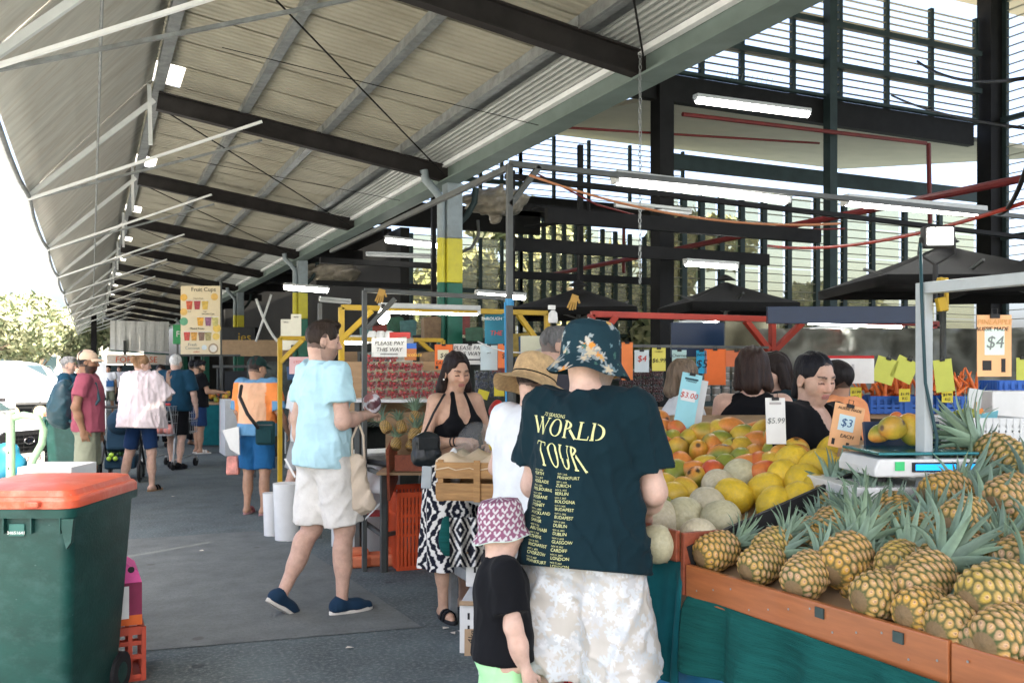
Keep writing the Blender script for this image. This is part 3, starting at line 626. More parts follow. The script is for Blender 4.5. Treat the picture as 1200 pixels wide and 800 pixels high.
def person(label, loc, H=1.7, face=0, fem=False, bw=1.0, skin=(.48, .30, .21), head=(0, 0, 0), lean=0, la=None, ra=None, ll=None, rl=None, feet=((0, 0), (0, 0)), res=.013,
           hres=None, hs=1.0, hands=((0, 0, 0), (0, 0, 0)), curl=.5, belly=0, twist=0, group=None, face_opts=None, rz=None, sink=True):
    s = H / 1.75; sh = s * hs if hs != 1 else (.55 + .45 * s) * 1.0
    o = dict(skin=skin); o.update(face_opts or {})
    sw = (.158 if fem else .185) * s * bw; hipw = (.088 if fem else .085) * s
    J = {}
    pel = V3(0, 0, .955 * s); RL = Rz(twist) @ Rx(-lean); T = lambda x, y, z: pel + RL @ (V3(x, y, z) * s - V3(0, 0, .955 * s))
    thigh, shin, ua, fa = .44 * s, .425 * s, .295 * s, .255 * s
    for sd, nm, lg, ar in ((-1, 'l', ll, la), (1, 'r', rl, ra)):
        hip = V3(sd * hipw, 0, .925 * s); lg = lg or ((sd * .05, .02, -1), (sd * .03, -.04, -1))
        kn = hip + nz(lg[0]) * thigh; an = kn + nz(lg[1]) * shin; J['hip' + nm], J['kn' + nm], J['an' + nm] = hip, kn, an
        sho = pel + RL @ V3(sd * sw, 0, (1.425 - .955) * s); ar = ar or ((sd * .18, .02, -1), (sd * .08, .22, -1))
        J['sh' + nm] = sho; J['el' + nm] = sho + nz(ar[0]) * ua; J['wr' + nm] = J['el' + nm] + nz(ar[1]) * fa
    dz = min(J['anl'][2], J['anr'][2]) - .075 * s                     # stand on the ground
    sh_v = V3(0, 0, -dz)
    for k in J: J[k] = J[k] + sh_v
    pel = pel + sh_v; T0 = T; T = lambda x, y, z: T0(x, y, z)         # T closes over the moved pel
    Rh = RL @ Rz(head[0]) @ Rx(-head[1]) @ Ry(head[2]) if True else None
    nb = T(0, -.01, 1.46); hc = nb + RL @ V3(0, .012, .115) * s + RL @ Rz(head[0]) @ V3(0, .045 * math.sin(head[1]), .045) * s + V3(0, 0, (sh - s) * .1)
    J['head'] = hc
    # --- body
    C = []; cc = lambda a, b, ra_, rb=None, **k: C.append(cap(a, b, ra_ * s, (rb if rb is not None else ra_) * s, **k))
    b_ = bw
    cc(T(-.085, 0, .93), T(.085, 0, .93), .108, ky=.95); C.append(ell(T(0, .01 + belly * .5, 1.09), (.152 * s * b_, (.112 + belly) * s, .15 * s), RL)); C.append(ell(T(0, 0, 1.29), ((.155 if fem else .178) * s * b_, .125 * s, .17 * s), RL))
    cc(T(-.13 * b_, -.005, 1.415), T(.13 * b_, -.005, 1.415), .062); cc(T(0, -.015, 1.40), T(0, -.012, 1.47), .085, .06); C.append(cap(T(0, -.015, 1.45), hc + Rh @ V3(0, -.038, -.05) * sh, (.050 if fem else .058) * s, (.048 if fem else .056) * sh))
    for sd in (-1, 1): C.append(ell(T(sd * .075, -.045, .93), (.092 * s, .082 * s, .1 * s)))
    if fem:
        for sd in (-1, 1): C.append(ell(T(sd * .072, .105, 1.27), (.062 * s, .055 * s, .06 * s), k=.03))
    HP = {}
    for sd, nm, ft, hd in ((-1, 'l', feet[0], hands[0]), (1, 'r', feet[1], hands[1])):
        h_, k_, a_ = J['hip' + nm], J['kn' + nm], J['an' + nm]; th = 1.0 if not fem else 1.02
        C.append(cap(h_, k_, .09 * s * th, .056 * s)); C.append(cap(k_, k_ * .45 + a_ * .55, .053 * s, .048 * s)); C.append(cap(k_ * .5 + a_ * .5, a_, .046 * s, .034 * s))
        sdv = nz(a_ - k_); bk = V3(0, -1, 0); bk = nz(bk - sdv * bk.dot(sdv)); C.append(ell(k_ * .68 + a_ * .32 + bk * .018 * s, (.046 * s, .05 * s, .10 * s)))
        C.append(ell(k_, (.05 * s, .052 * s, .06 * s)))
        fd = Rz(ft[0] - sd * .12) @ Rx(ft[1]) @ V3(0, 1, 0); fu = Rz(ft[0] - sd * .12) @ Rx(ft[1]) @ V3(0, 0, 1); J['fd' + nm] = fd; J['fu' + nm] = fu
        C.append(cap(a_ - fd * .035 * s - fu * .035 * s, a_ + fd * .11 * s - fu * .042 * s, .034 * s, .03 * s, k=.03)); C.append(cap(a_ + fd * .10 * s - fu * .048 * s, a_ + fd * .155 * s - fu * .055 * s, .03 * s, .02 * s, k=.02))
        S, E, W = J['sh' + nm], J['el' + nm], J['wr' + nm]
        C.append(cap(S, E, .055 * s * (.85 if fem else 1), .042 * s * (.88 if fem else 1))); C.append(cap(E, E * .6 + W * .4, .042 * s * (.88 if fem else 1), .041 * s * (.88 if fem else 1))); C.append(cap(E * .6 + W * .4, W, .041 * s * (.88 if fem else 1), .028 * s * (.88 if fem else 1)))
        hdir = nz(W - E) if not any(hd) else nz(hd); hdir = nz(hdir)
        acr = V3(-sd * .1, 1, 0) if abs(hdir[1]) < .8 else V3(-sd, 0, .3)
        HP[nm] = (hand_prims(W, hdir, acr if sd > 0 else acr, s * (1.0 if not fem else .92), curl, sd), W)
    hp = head_prims(hc, Rh, sh, fem)
    hres = hres or max(.0045, res * .5)
    nk = [p for p in C]
    L = [sdf_mesh(C, res, .035, hi=np.array((9, 9, float(nb[2] + .005))))]
    L.append(sdf_mesh([q for q in C if prim_bb(q)[1][2] > nb[2] - .12 * s] + hp, hres, .03, lo=np.array((-9, -9, float(nb[2] - .004 - hres)))))
    for nm in 'lr':
        E, W = J['el' + nm], J['wr' + nm]; bb = np.array([prim_bb(q) for q in HP[nm][0]]); L.append(sdf_mesh([cap(E, W, .0385 * s * (.88 if fem else 1), .027 * s * (.9 if fem else 1))] + HP[nm][0], min(.0075, hres), .012, lo=bb[:, 0].min(0) - .01, hi=bb[:, 1].max(0) + .01))
    V, Q = join_nets(L); CL = np.tile(np.array(skin, float), (len(V), 1)); CL *= (1 + clump(V, .06, 30, 3))[:, None]
    paint_head(V, CL, hc, Rh, sh, o)
    root = empty('person', loc, face_rz(face) if rz is None else rz, label, 'person', group)
    mesh_obj('body', np_mesh('body', V, Q, np.clip(CL, 0, 1)), m_skin, root)
    return dict(root=root, J=J, T=T, RL=RL, Rh=Rh, hc=hc, sh=sh, s=s, sw=sw, res=res, hres=hres, fem=fem, bw=bw, belly=belly, hipw=hipw)
def folds(amp, seed, zst=.35, f=26):
    def d(G):
        a = clump(G, 1, f * 1.5, seed, (1, 1, zst)); b = clump(G, 1, f * 2.3, seed + 9, (1, .8, .8)); return amp * (.7 * clump(G, 1, f * .7, seed + 3, (1, 1, .5)) - 1.0 * np.exp(-(a * 2.2) ** 2) - .6 * np.exp(-(b * 2.6) ** 2) + .45)
    return d
def shirt(P, m, sleeve=.52, hem=.88, loose=.02, neck=.0, seed=1, amp=.006, flare=1.0, name='shirt', slv=None, cutv=None, tank=False, res=None, kmin=.03):
    s, T, J, sw = P['s'], P['T'], P['J'], P['sw'] / P['s']; b = P['bw']; L = loose / s; C = []
    bl = P['belly']
    if not tank or True:
        for sd in (-1, 1):
            zc = .93; rr = np.array((.098, .092, .105)) * s + L * s * .6
            C.append(ell(T(sd * .075, -.045, zc), rr, k=.04))
    hw = .186 * max(b, .98) * flare + L * .8
    C.append(cap(T(0, 0, 1.30), T(0, .005 + bl * .3, hem), (.168 * b + L) * s, hw * s, ky=.80 + bl, flat=1))
    C.append(ell(T(0, 0, 1.29), ((.158 if P['fem'] else .180) * s * b + L * s, (.127 + L) * s, .165 * s), P['RL']))
    C.append(ell(T(0, .01 + bl * .5, 1.10), (.155 * s * b + L * s, (.114 + bl + L) * s, .16 * s), P['RL']))
    if P['fem']:
        for sd in (-1, 1): C.append(ell(T(sd * .07, .105, 1.27), (.067 * s, .062 * s, .065 * s), k=.04))
    if not tank:
        C.append(cap(T(-.135 * b, -.005, 1.415), T(.135 * b, -.005, 1.415), (.066 + L * .3) * s)); C.append(cap(T(0, -.02, 1.40), T(0, -.016, 1.462 + neck), (.085 + L * .3) * s, .066 * s, flat=1))
        for nm in 'lr':
            S, E, W = J['sh' + nm], J['el' + nm], J['wr' + nm]; r0, r1 = (slv or (.068 + L * .5, .066 + L * .6))
            if sleeve <= 1: C.append(cap(S, S + (E - S) * sleeve, r0 * s, r1 * s, flat=1))
            else: C.append(cap(S, E, r0 * s, r1 * s)); C.append(cap(E, E + (W - E) * (sleeve - 1), r1 * s, (r1 - .012) * s, flat=1))
    else:
        for sd in (-1, 1): C.append(cap(T(sd * .095 * b, .05, 1.37), T(sd * .085 * b, -.04, 1.455), .03 * s, .024 * s, k=.01)); C.append(cap(T(sd * .085 * b, -.04, 1.455), T(sd * .095 * b, -.08, 1.36), .024 * s, .03 * s, k=.01))
    if cutv: C += cutv(P)
    hp_ = T(0, 0, hem); dn_ = -P['RL'][:, 2]
    V, Q = sdf_mesh(C, res or P['res'], kmin, disp=folds(amp, seed), cut=[(hp_, nz(dn_ + V3(0, -.08, 0)))])
    o = mesh_obj(name, np_mesh(name, V, Q), m, P['root']); P[name] = o; return o
def legs(P, m, length=.92, loose=.022, top=1.0, seed=3, amp=.006, name='shorts', res=None, flare=0, taper=None):
    s, T, J = P['s'], P['T'], P['J']; C = []; L = loose
    C.append(cap(T(-.075, 0, .92), T(.075, 0, .92), (.108 + L * .3) * s, ky=.95)); C.append(cap(T(0, 0, .93), T(0, 0, top + .02), (.15 + L * .5) * s, (.145 + L * .4) * s, ky=.74, flat=1))
    for sd, nm in ((-1, 'l'), (1, 'r')):
        C.append(ell(T(sd * .075, -.045, .93), np.array((.094, .086, .1)) * s + L * .5))
        h_, k_, a_ = J['hip' + nm], J['kn' + nm], J['an' + nm]
        if length <= 1: C.append(cap(h_, h_ + (k_ - h_) * length, (.091 + L * .55) * s, (.072 + L * 1.3 + flare) * s, flat=1, k=.02))
        else:
            C.append(cap(h_, k_, (.095 + L) * s, (.066 + L) * s, k=.02)); C.append(cap(k_, k_ + (a_ - k_) * (length - 1), (.066 + L) * s, (.056 + L + flare) * s, flat=1, k=.02))
    V, Q = sdf_mesh(C, res or P['res'], .022, disp=folds(amp, seed, .6, 22), cut=[(T(0, 0, min(top, .935)), P['RL'][:, 2])])
    o = mesh_obj(name, np_mesh(name, V, Q), m, P['root']); P[name] = o; return o
def shoes(P, m, msole, kind='shoe', which='lr'):
    s, J = P['s'], P['J']
    for nm in which:
        a, fd, fu = J['an' + nm], J['fd' + nm], J['fu' + nm]; ac = np.cross(fd, fu)
        b0 = a - fu * .075 * s                                     # sole plane
        if kind == 'shoe':
            C = [cap(a - fd * .035 * s - fu * .028 * s, a + fd * .10 * s - fu * .038 * s, .045 * s, .044 * s), cap(a + fd * .09 * s - fu * .042 * s, a + fd * .165 * s - fu * .05 * s, .043 * s, .032 * s), cap(a - fd * .02 * s - fu * .02 * s, a + fu * .012 * s, .046 * s, .043 * s, flat=1)]
            V, Q = sdf_mesh(C, .007, .02, cut=[(b0 + fu * .018 * s, -fu)]); mesh_obj('shoe', np_mesh('shoe', V, Q), m, P['root'])
        elif kind == 'sandal':
            b = MB()
            for t in (.055, .10) if P.get('two_strap', True) else (.08,):
                pts = [b0 + fd * t * s + ac * .046 * s * math.cos(q) + fu * (.012 + .062 * math.sin(q)) * s for q in np.linspace(0, math.pi, 9)]
                F = [[Vector(q - fd * .017 * s), Vector(q + fd * .017 * s)] for q in pts]; b.grid(F)
            b.build('strap', m, P['root'], solid=.004, smooth=40)
        pts = []; N = 22
        for i in range(N):
            t = 2 * math.pi * i / N; y = math.cos(t) * .142 + .058; x = math.sin(t) * (.042 + .008 * math.cos(t)); pts.append((x * s, y * s))
        F = Matrix((Vector(ac), Vector(fd), Vector(fu))).transposed()
        MB().prism(pts, 0, .024 * s, F, Vector(b0)).build('sole', msole, P['root'], bevel=.004)
def hair(P, style, col, seed=2, name='hair'):
    c, Rh, s = P['hc'], P['Rh'], P['sh']; L = lambda x, y, z: c + Rh @ (V3(x, y, z) * s); h = P['hres']; E = lambda p, r, k=.015, op='+': ell(L(*p), np.array(r) * s, Rh, k=k, op=op)
    C = [E((0, -.016, .030), (.085, .106, .097))]; amp = .0035; cut = []
    face = [E((0, .125, -.035), (.083, .085, .10), .012, '-')]
    if style == 'short': C += face + [E((0, -.02, -.165), (.16, .17, .125), .012, '-'), E((.085, .02, -.03), (.022, .034, .05), .01, '-'), E((-.085, .02, -.03), (.022, .034, .05), .01, '-'), E((.078, .075, -.03), (.035, .045, .055), .01, '-'), E((-.078, .075, -.03), (.035, .045, .055), .01, '-')]
    elif style == 'crop':
        C = [E((0, -.016, .032), (.082, .102, .094)), E((0, .02, .102), (.058, .070, .024), .02)] + face + [E((0, -.02, -.17), (.16, .17, .13), .012, '-'), E((.088, .01, -.02), (.022, .04, .055), .012, '-'), E((-.088, .01, -.02), (.022, .04, .055), .012, '-'), E((.078, .075, -.03), (.035, .048, .058), .01, '-'), E((-.078, .075, -.03), (.035, .048, .058), .01, '-')]; amp = .0045
    elif style == 'long':
        C += [E((0, .132, .004), (.088, .090, .118), .012, '-')]
        for sx in (-1, 1): C += [cap(L(sx * .062, -.02, .03), L(sx * .088, -.03, -.12), .034 * s, .032 * s), cap(L(sx * .088, -.03, -.12), L(sx * .092, -.035, -.30), .034 * s, .02 * s)]
        C += [cap(L(0, -.06, 0), L(0, -.085, -.30), .06 * s, .045 * s)]; amp = .004
    elif style == 'bob':
        C += face
        for sx in (-1, 1): C += [cap(L(sx * .06, -.02, .03), L(sx * .078, -.015, -.10), .036 * s, .034 * s)]
        C += [cap(L(0, -.06, 0), L(0, -.07, -.10), .062 * s, .058 * s)]; amp = .005
    elif style == 'tied':
        C = [E((0, -.016, .028), (.081, .101, .094))] + [E((0, .130, .002), (.098, .090, .116), .012, '-'), E((0, .02, -.18), (.16, .16, .125), .012, '-'), E((.085, .03, -.04), (.02, .045, .06), .01, '-'), E((-.085, .03, -.04), (.02, .045, .06), .01, '-'), cap(L(0, -.10, -.03), L(0, -.11, -.12), .03 * s, .022 * s)]; amp = .002
    elif style == 'bun':
        C = [E((0, -.016, .030), (.083, .103, .095))] + face + [E((0, 0, -.175), (.16, .16, .125), .012, '-'), E((.02, -.115, .055), (.045, .035, .045), .012), E((.085, .03, -.03), (.02, .04, .05), .01, '-'), E((-.085, .03, -.03), (.02, .04, .05), .01, '-')]; amp = .006
    def dsp(G):
        p = ((G - c.astype(np.float32)) @ Rh.astype(np.float32)) / s; return clump(p, amp, 150, seed, (1, .5, .12)) + clump(p, amp, 60, seed + 4, (1, .6, .3)) * .8
    V, Q = sdf_mesh(C, h, .02, disp=dsp)
    return mesh_obj(name, np_mesh(name, V, Q), hair_mat(col), P['root'])
def in_head(P): return Matrix.Translation(Vector(P['hc'])) @ Matrix(P['Rh'].tolist()).to_4x4() @ Matrix.Scale(P['sh'], 4)
def bucket_hat(P, m, mi, brim=.065, crown=.105, drop=.05, wav=.006, name='hat', seed=0, cols=None, tilt=0, solid=.003, wide=1.0, flat_top=.75, base=.0, band=None, up=None, dense=0):
    Pn = []; n = 72; rows = [(.001, crown + .012), (.35, crown + .010), (flat_top, crown), (.93, crown * .82), (1.0, crown * .5), (1.02, base), (1.05, base - .004)]
    ex = 6
    for i in range(1, ex + 1): rows.append((1.05 + (brim / .095) * i / ex, base - .004 - drop * (i / ex) ** .9))
    rr_ = []
    for (r0, z0), (r1, z1) in zip(rows[:-1], rows[1:]):
        kk = max(1, int(math.hypot((r1 - r0) * .1, z1 - z0) / dense)) if dense else 1
        rr_ += [(r0 + (r1 - r0) * t / kk, z0 + (z1 - z0) * t / kk) for t in range(kk)]
    rows = rr_ + [rows[-1]]; n = 200 if dense else 72
    for i in range(n):
        a = 2 * math.pi * i / n; row = []
        for j, (r, z) in enumerate(rows):
            k = max(0, (r - 1.02) / max(.01, rows[-1][0] - 1.02)); w_ = wav * k * (math.sin(3 * a + seed) + .7 * math.sin(5 * a + 2 * seed)) + (up(a) * k if up else 0)
            row.append((.092 * wide * r * math.sin(a), -.012 + .110 * wide * r * math.cos(a), z + w_ + .002 * math.sin(5 * a + z * 60)))
        Pn.append(row)
    b = MB().grid(Pn, closed_u=True); me = b.mesh(name, True)
    o = mesh_obj(name, me, [m, mi] if mi else m, P['root']); o.matrix_local = in_head(P) @ Matrix.Rotation(tilt, 4, 'X')
    md = o.modifiers.new('solid', 'SOLIDIFY'); md.thickness = solid; md.offset = 1
    if mi: md.material_offset = 1; md.offset = -1
    if not dense: md = o.modifiers.new('sub', 'SUBSURF'); md.levels = 1; md.render_levels = 1
    if band:
        mb = MB().tube([(.092 * wide * 1.035 * math.sin(2 * math.pi * i / 40), -.012 + .110 * wide * 1.035 * math.cos(2 * math.pi * i / 40), base + .012) for i in range(40)], .004, 6, closed=True).build('hat_band', band, o, smooth=True)
    return o
def cap_hat(P, m, name='cap'):
    c, Rh, s = P['hc'], P['Rh'], P['sh']; L = lambda x, y, z: c + Rh @ (V3(x, y, z) * s)
    C = [ell(L(0, -.014, .034), V3(.088, .109, .098) * s, Rh, k=.01), ell(L(0, .0, -.105), V3(.2, .2, .135) * s, Rh, k=.01, op='-')]
    V, Q = sdf_mesh(C, P['hres'], .01); o = mesh_obj(name, np_mesh(name, V, Q), m, P['root'])
    Pn = []
    for i in range(13):
        a = R(-62 + 124 * i / 12); row = []
        for t in (0, .35, .7, 1): rr = 1 + t * .72 * math.cos(a) ** .8; row.append((.088 * math.sin(a) * (1 + .1 * t), -.012 + .106 * math.cos(a) * rr, .036 - .018 * t * t + .012 * math.cos(a * 2) * t - .01 * t))
        Pn.append(row)
    b = MB().grid(Pn).build('peak', m, o, smooth=True, solid=.004); b.matrix_local = in_head(P); return o
# ---------------------------------------------------------------- the people in the photograph
m_black = cloth_mat('black_cotton', (.0045, .005, .0065)); m_navytee = cloth_mat('dark_navy_cotton', (.0042, .019, .026))
m_polo = cloth_mat('pale_blue_pique', (.46, .70, .75), bscale=500); m_cream = cloth_mat('cream_chino', (.72, .70, .64), dirt=((.42, .38, .32), .25, 30))
m_soleW = mat('white_rubber', (.62, .60, .54), .7); m_soleB = mat('black_rubber', (.012, .012, .014), .7); m_navyshoe = cloth_mat('navy_canvas', (.012, .035, .07))
LIGHT = (.56, .36, .27); TAN = (.40, .235, .15); BROWN = (.22, .115, .065); PALE = (.60, .40, .31)
BLK = (.010, .008, .008)
def proj(p):
    p = Vector(p); d = p.x * _S + p.y * _C; return 600 + FOC * (p.x * _C - p.y * _S) / d, 432 - FOC * (p.z - CAM_H) / d
# 1 man in the pale blue polo, mid-stride
P = person('tall man in pale blue polo and cream shorts striding across the walkway', onz(378, 716), 1.87, 48, skin=LIGHT, head=(-.45, .12, 0), res=.009, bw=.87,
           la=((-.30, -.10, -1), (-.12, .18, -1)), ra=((.20, .02, -1), (-.42, .9, .12)), ll=((-.02, -.04, -1), (-.02, -.46, -.88)), rl=((.05, .20, -1), (.03, -.06, -1)), feet=((0, -.62), (0, 0)),
           curl=.8, face_opts=dict(scalp=(.05, .035, .028), beard=(.12, .08, .06), beard_a=.5)); POLO = P
shirt(P, m_polo, .60, .86, .022, .012, 11, .010, slv=(.074, .084)); legs(P, m_cream, .93, .026, 1.0, 4, .006, flare=.008); shoes(P, m_navyshoe, m_soleW); hair(P, 'crop', (.030, .020, .014), 5)
C = [cap(P['T'](0, -.018, 1.44), P['T'](0, -.012, 1.492), .082 * P['s'], .070 * P['s'], flat=3)]; V, Q = sdf_mesh(C, .007); mesh_obj('collar', np_mesh('collar', V, Q), m_polo, P['root'])
w_ = P['J']['wrl']; MB().cyl(w_ + V3(.0, -.01, .035), w_ + V3(0, 0, .012), .034, 16).build('wristband', mat('orange_band', (.8, .12, .03), .5), P['root'], smooth=40)
# 2 man in the tour tee
P = person('man in black tour tee, floral bucket hat and pale patterned shorts leaning over the fruit', onground(684, 3.16), 1.72, 22, skin=PALE, head=(-.50, .05, .05), lean=.15, res=.008, bw=.92, belly=.02,
           la=((-.20, .12, -1), (.25, .9, -.35)), ra=((.20, .10, -1), (-.30, .75, -.40)), ll=((-.12, .02, -1), (-.03, -.04, -1)), rl=((.14, .02, -1), (.02, -.04, -1)), curl=.6,
           face_opts=dict(scalp=(.20, .15, .12), beard=(.30, .26, .22), beard_a=.6)); TEE = P
shirt(P, m_navytee, .70, .86, .030, .0, 21, .010, slv=(.078, .090), flare=1.15)
m_short = cloth_mat('floral_shorts', (.6, .58, .5), attr='col', var=.05)
o = legs(P, m_short, .95, .036, .93, 8, .010, flare=.03)
def recolor(o, fn):
    me = o.data; V = np.empty(len(me.vertices) * 3, np.float32); me.vertices.foreach_get('co', V); V = V.reshape(-1, 3); C = np.ones((len(V), 4), np.float32); C[:, :3] = fn(V)
    ca = me.color_attributes.get('col') or me.color_attributes.new('col', 'FLOAT_COLOR', 'POINT'); ca.data.foreach_set('color', C.ravel())
def floral(V, base, pal, n, rad, seed, petals=6, zs=1.0, centre=None, jit=.5):
    r = np.random.RandomState(seed); lo, hi = V.min(0), V.max(0); pts = r.uniform(lo, hi, (n, 3))
    idx = r.choice(len(V), n); pts = V[idx]; C = np.tile(np.array(base, np.float32), (len(V), 1))
    for i in range(n):
        rr = rad * r.uniform(.55, 1.25); d = V - pts[i]; q = np.linalg.norm(d, axis=1); mk = q < rr * 1.4
        if not mk.any(): continue
        ax = r.normal(size=3); ax /= np.linalg.norm(ax); b1 = np.cross(ax, (0, 0, 1.)); b1 /= np.linalg.norm(b1); b2 = np.cross(ax, b1)
        t = np.arctan2(d[mk] @ b2, d[mk] @ b1); lim = rr * (.72 + .34 * np.cos(petals * t + i)) ; hit = q[mk] < lim; ii = np.where(mk)[0]
        C[ii[hit]] = np.array(pal[r.randint(len(pal))]) * r.uniform(.85, 1.1)
        if centre is not None: C[ii[q[mk] < rr * .3]] = centre
    return C
for oo in (o,):
    me = o.data
    bm = bmesh.new(); bm.from_mesh(me); bmesh.ops.subdivide_edges(bm, edges=bm.edges[:], cuts=1, use_grid_fill=True); bm.to_mesh(me); bm.free(); smooth_mesh(me)
recolor(o, lambda V: floral(V, (.55, .52, .46), [(.64, .66, .66), (.60, .63, .63), (.62, .62, .60)], 620, .024, 3, 6))
hair(P, 'short', (.22, .17, .13), 6)
m_hat = mat('floral_hat', (1, 1, 1), .85, attr='col', var=.1, bump=.15, bscale=300, spec=.2)
h = bucket_hat(P, m_hat, None, brim=.038, crown=.114, drop=.056, wav=.006, seed=1, wide=1.01, base=-.012, tilt=.04, dense=.0035)
def hatcol(V):
    C = floral(V, (.010, .034, .046), [(.48, .45, .38), (.36, .40, .40), (.24, .29, .30)], 40, .033, 9, 7); r = np.random.RandomState(4)
    C2 = floral(V, (0, 0, 0), [(.66, .27, .05), (.62, .36, .11), (.55, .45, .3)], 40, .019, 9, 5); k = C2.sum(1) > 0; C[k] = C2[k]
    C3 = floral(V, (0, 0, 0), [(.05, .12, .10), (.12, .2, .22), (.3, .36, .36)], 40, .010, 13, 3); k = C3.sum(1) > 0; C[k] = C3[k]; return C
recolor(h, hatcol)
# 3 the child
p3 = onground(588, 3.12)
P = person('small child in pink patterned sun hat, black tee and lime shorts', p3, 1.07, 80, skin=PALE, head=(-.05, .25, 0), hs=1.16, res=.0075, bw=.86, ra=((.16, .10, -1), (.02, .30, -1)), la=((-.15, .3, -1), (0, .6, -.6)), curl=.5, hres=.0055); CHILDP = P
shirt(P, m_black, .72, .915, .016, .0, 31, .005, slv=(.082, .090), flare=1.08); legs(P, cloth_mat('lime_cotton', (.42, .80, .40)), .96, .03, .98, 9, .005, flare=.02); shoes(P, m_navyshoe, m_soleW); hair(P, 'short', (.25, .17, .10), 3)
m_khat = mat('child_hat', (1, 1, 1), .85, attr='col', var=.08, bump=.15, bscale=250, spec=.2)
h = bucket_hat(P, m_khat, mat('mint_lining', (.12, .50, .36), .8), brim=.024, crown=.132, drop=.036, wav=.003, seed=2, wide=1.03, base=-.006, flat_top=.8, tilt=.34, up=lambda a: .012 * math.cos(a), dense=.0035)
def kidcol(V):
    ang = np.arctan2(V[:, 0], V[:, 1] + .012); z = V[:, 2]; row = np.floor((z + .1) / .026); f = (ang * 2.1 + row * .5) % 1.0; g = ((z + .1) / .026) % 1.0
    blob = (np.abs(g - .45 - .22 * np.sin(f * 9)) < .24) & (f > .12) & (f < .86); blob |= ((f - .7) ** 2 * 9 + (g - .75) ** 2 < .06)
    C = np.where(blob[:, None], np.array((.50, .49, .49)), np.array((.22, .085, .14))); r = np.hypot(V[:, 0] / .092, (V[:, 1] + .012) / .110); C[r > r.max() * .985] = (.55, .72, .62); return C
recolor(h, kidcol)
# 4 young woman in halter top and patterned skirt
P = person('young woman in black halter top and black-and-white patterned long skirt packing a bag', onground(534, 5.75), 1.64, 147, fem=True, skin=(.50, .31, .21), head=(-.08, .26, .05), res=.008, hres=.0036,
           ra=((.34, .12, -1), (-.62, .95, .12)), la=((-.30, .15, -1), (.55, .95, -.05)), rl=((.04, .05, -1), (0, .0, -1)), ll=((-.04, -.08, -1), (0, -.1, -1)), curl=.9,
           face_opts=dict(lip=(.42, .15, .13), brow=(.02, .014, .012), scalp=BLK)); GIRL = P
s = P['s']; T = P['T']
C = [ell(T(0, 0, 1.22), (.160 * s, .128 * s, .13 * s)), cap(T(0, 0, 1.25), T(0, 0, 1.085), .155 * s, .142 * s, ky=.74, flat=1)] + [ell(T(sd * .072, .108, 1.265), (.068 * s, .062 * s, .068 * s), k=.03) for sd in (-1, 1)]
C += [cap(T(sd * .075, .115, 1.30), T(sd * .045, .035, 1.475), .034 * s, .016 * s, k=.015) for sd in (-1, 1)] + [ell(T(0, -.02, 1.47), (.3, .02, .16), k=.005, op='-'), ell(T(0, .16, 1.40), (.032, .1, .12), k=.01, op='-')]
V, Q = sdf_mesh(C, .007, .02); mesh_obj('halter_top', np_mesh('halter_top', V, Q), m_black, P['root'])
n, mz = 240, 260; top, bot = 1.06 * s, .31; Vs = []
for j in range(mz):
    t = j / (mz - 1); z = top + (bot - top) * t; rx = (.155 + .062 * min(1, t * 7) ** .7 + .025 * t) * s; ry = (.128 + .055 * min(1, t * 6) ** .7 + .035 * t) * s
    for i in range(n):
        a = 2 * math.pi * i / n; w_ = 1 + t * (.07 * math.sin(6 * a + 2 * t) + .04 * math.sin(11 * a)); Vs.append((rx * w_ * math.sin(a), ry * w_ * math.cos(a) - .012, z))
Qs = [(j * n + i, j * n + (i + 1) % n, (j + 1) * n + (i + 1) % n, (j + 1) * n + i) for j in range(mz - 1) for i in range(n)]; Vs = np.array(Vs)
def ikat(V, per=.205, h=.34, c=(0, 0)):
    a = np.arctan2(V[:, 0], V[:, 1]) * .215; u = np.abs(((a / per) + 40.5) % 1.0 - .5) * 2; v = ((V[:, 2] + c[1]) / h) % 1.0; v = np.abs(v - .5) * 2
    j = .05 * np.sin(a * 160) + .03 * np.sin(V[:, 2] * 190 + a * 50); d = np.abs(u + v - 1 + j); w_ = (d < .12) | ((np.abs(u + v - .55 + j) < .07)) | ((np.abs(u + v - 1.5 + j) < .07)) | (u + v + j < .16) | (u + v + j > 1.86)
    return np.where(w_[:, None], np.array((.74, .72, .66)), np.array((.010, .012, .022)))
mesh_obj('skirt', np_mesh('skirt', Vs, Qs, ikat(Vs)), mat('ikat_cotton', attr='col', rough=.85, var=.08, bump=.15, bscale=300, spec=.2), P['root']).modifiers.new('s', 'SOLIDIFY').thickness = .002
hair(P, 'long', (.016, .010, .009), 8); shoes(P, m_black, m_soleB, 'sandal')
e = P['hc'] + P['Rh'] @ V3(.086, .0, -.05) * P['sh']; MB().lathe([(.001, -.007), (.006, -.004), (.007, 0), (.005, .005), (.001, .007)], 10, e).build('earring', mat('pearl', (.85, .83, .78), .2), P['root'], smooth=True)
for k in (.10, .20): q = P['J']['wrr'] * (1 - k) + P['J']['elr'] * k; dd = nz(P['J']['wrr'] - P['J']['elr']) * .004; MB().cyl(q - dd, q + dd, .031, 14).build('bracelet', m_soleB, P['root'])
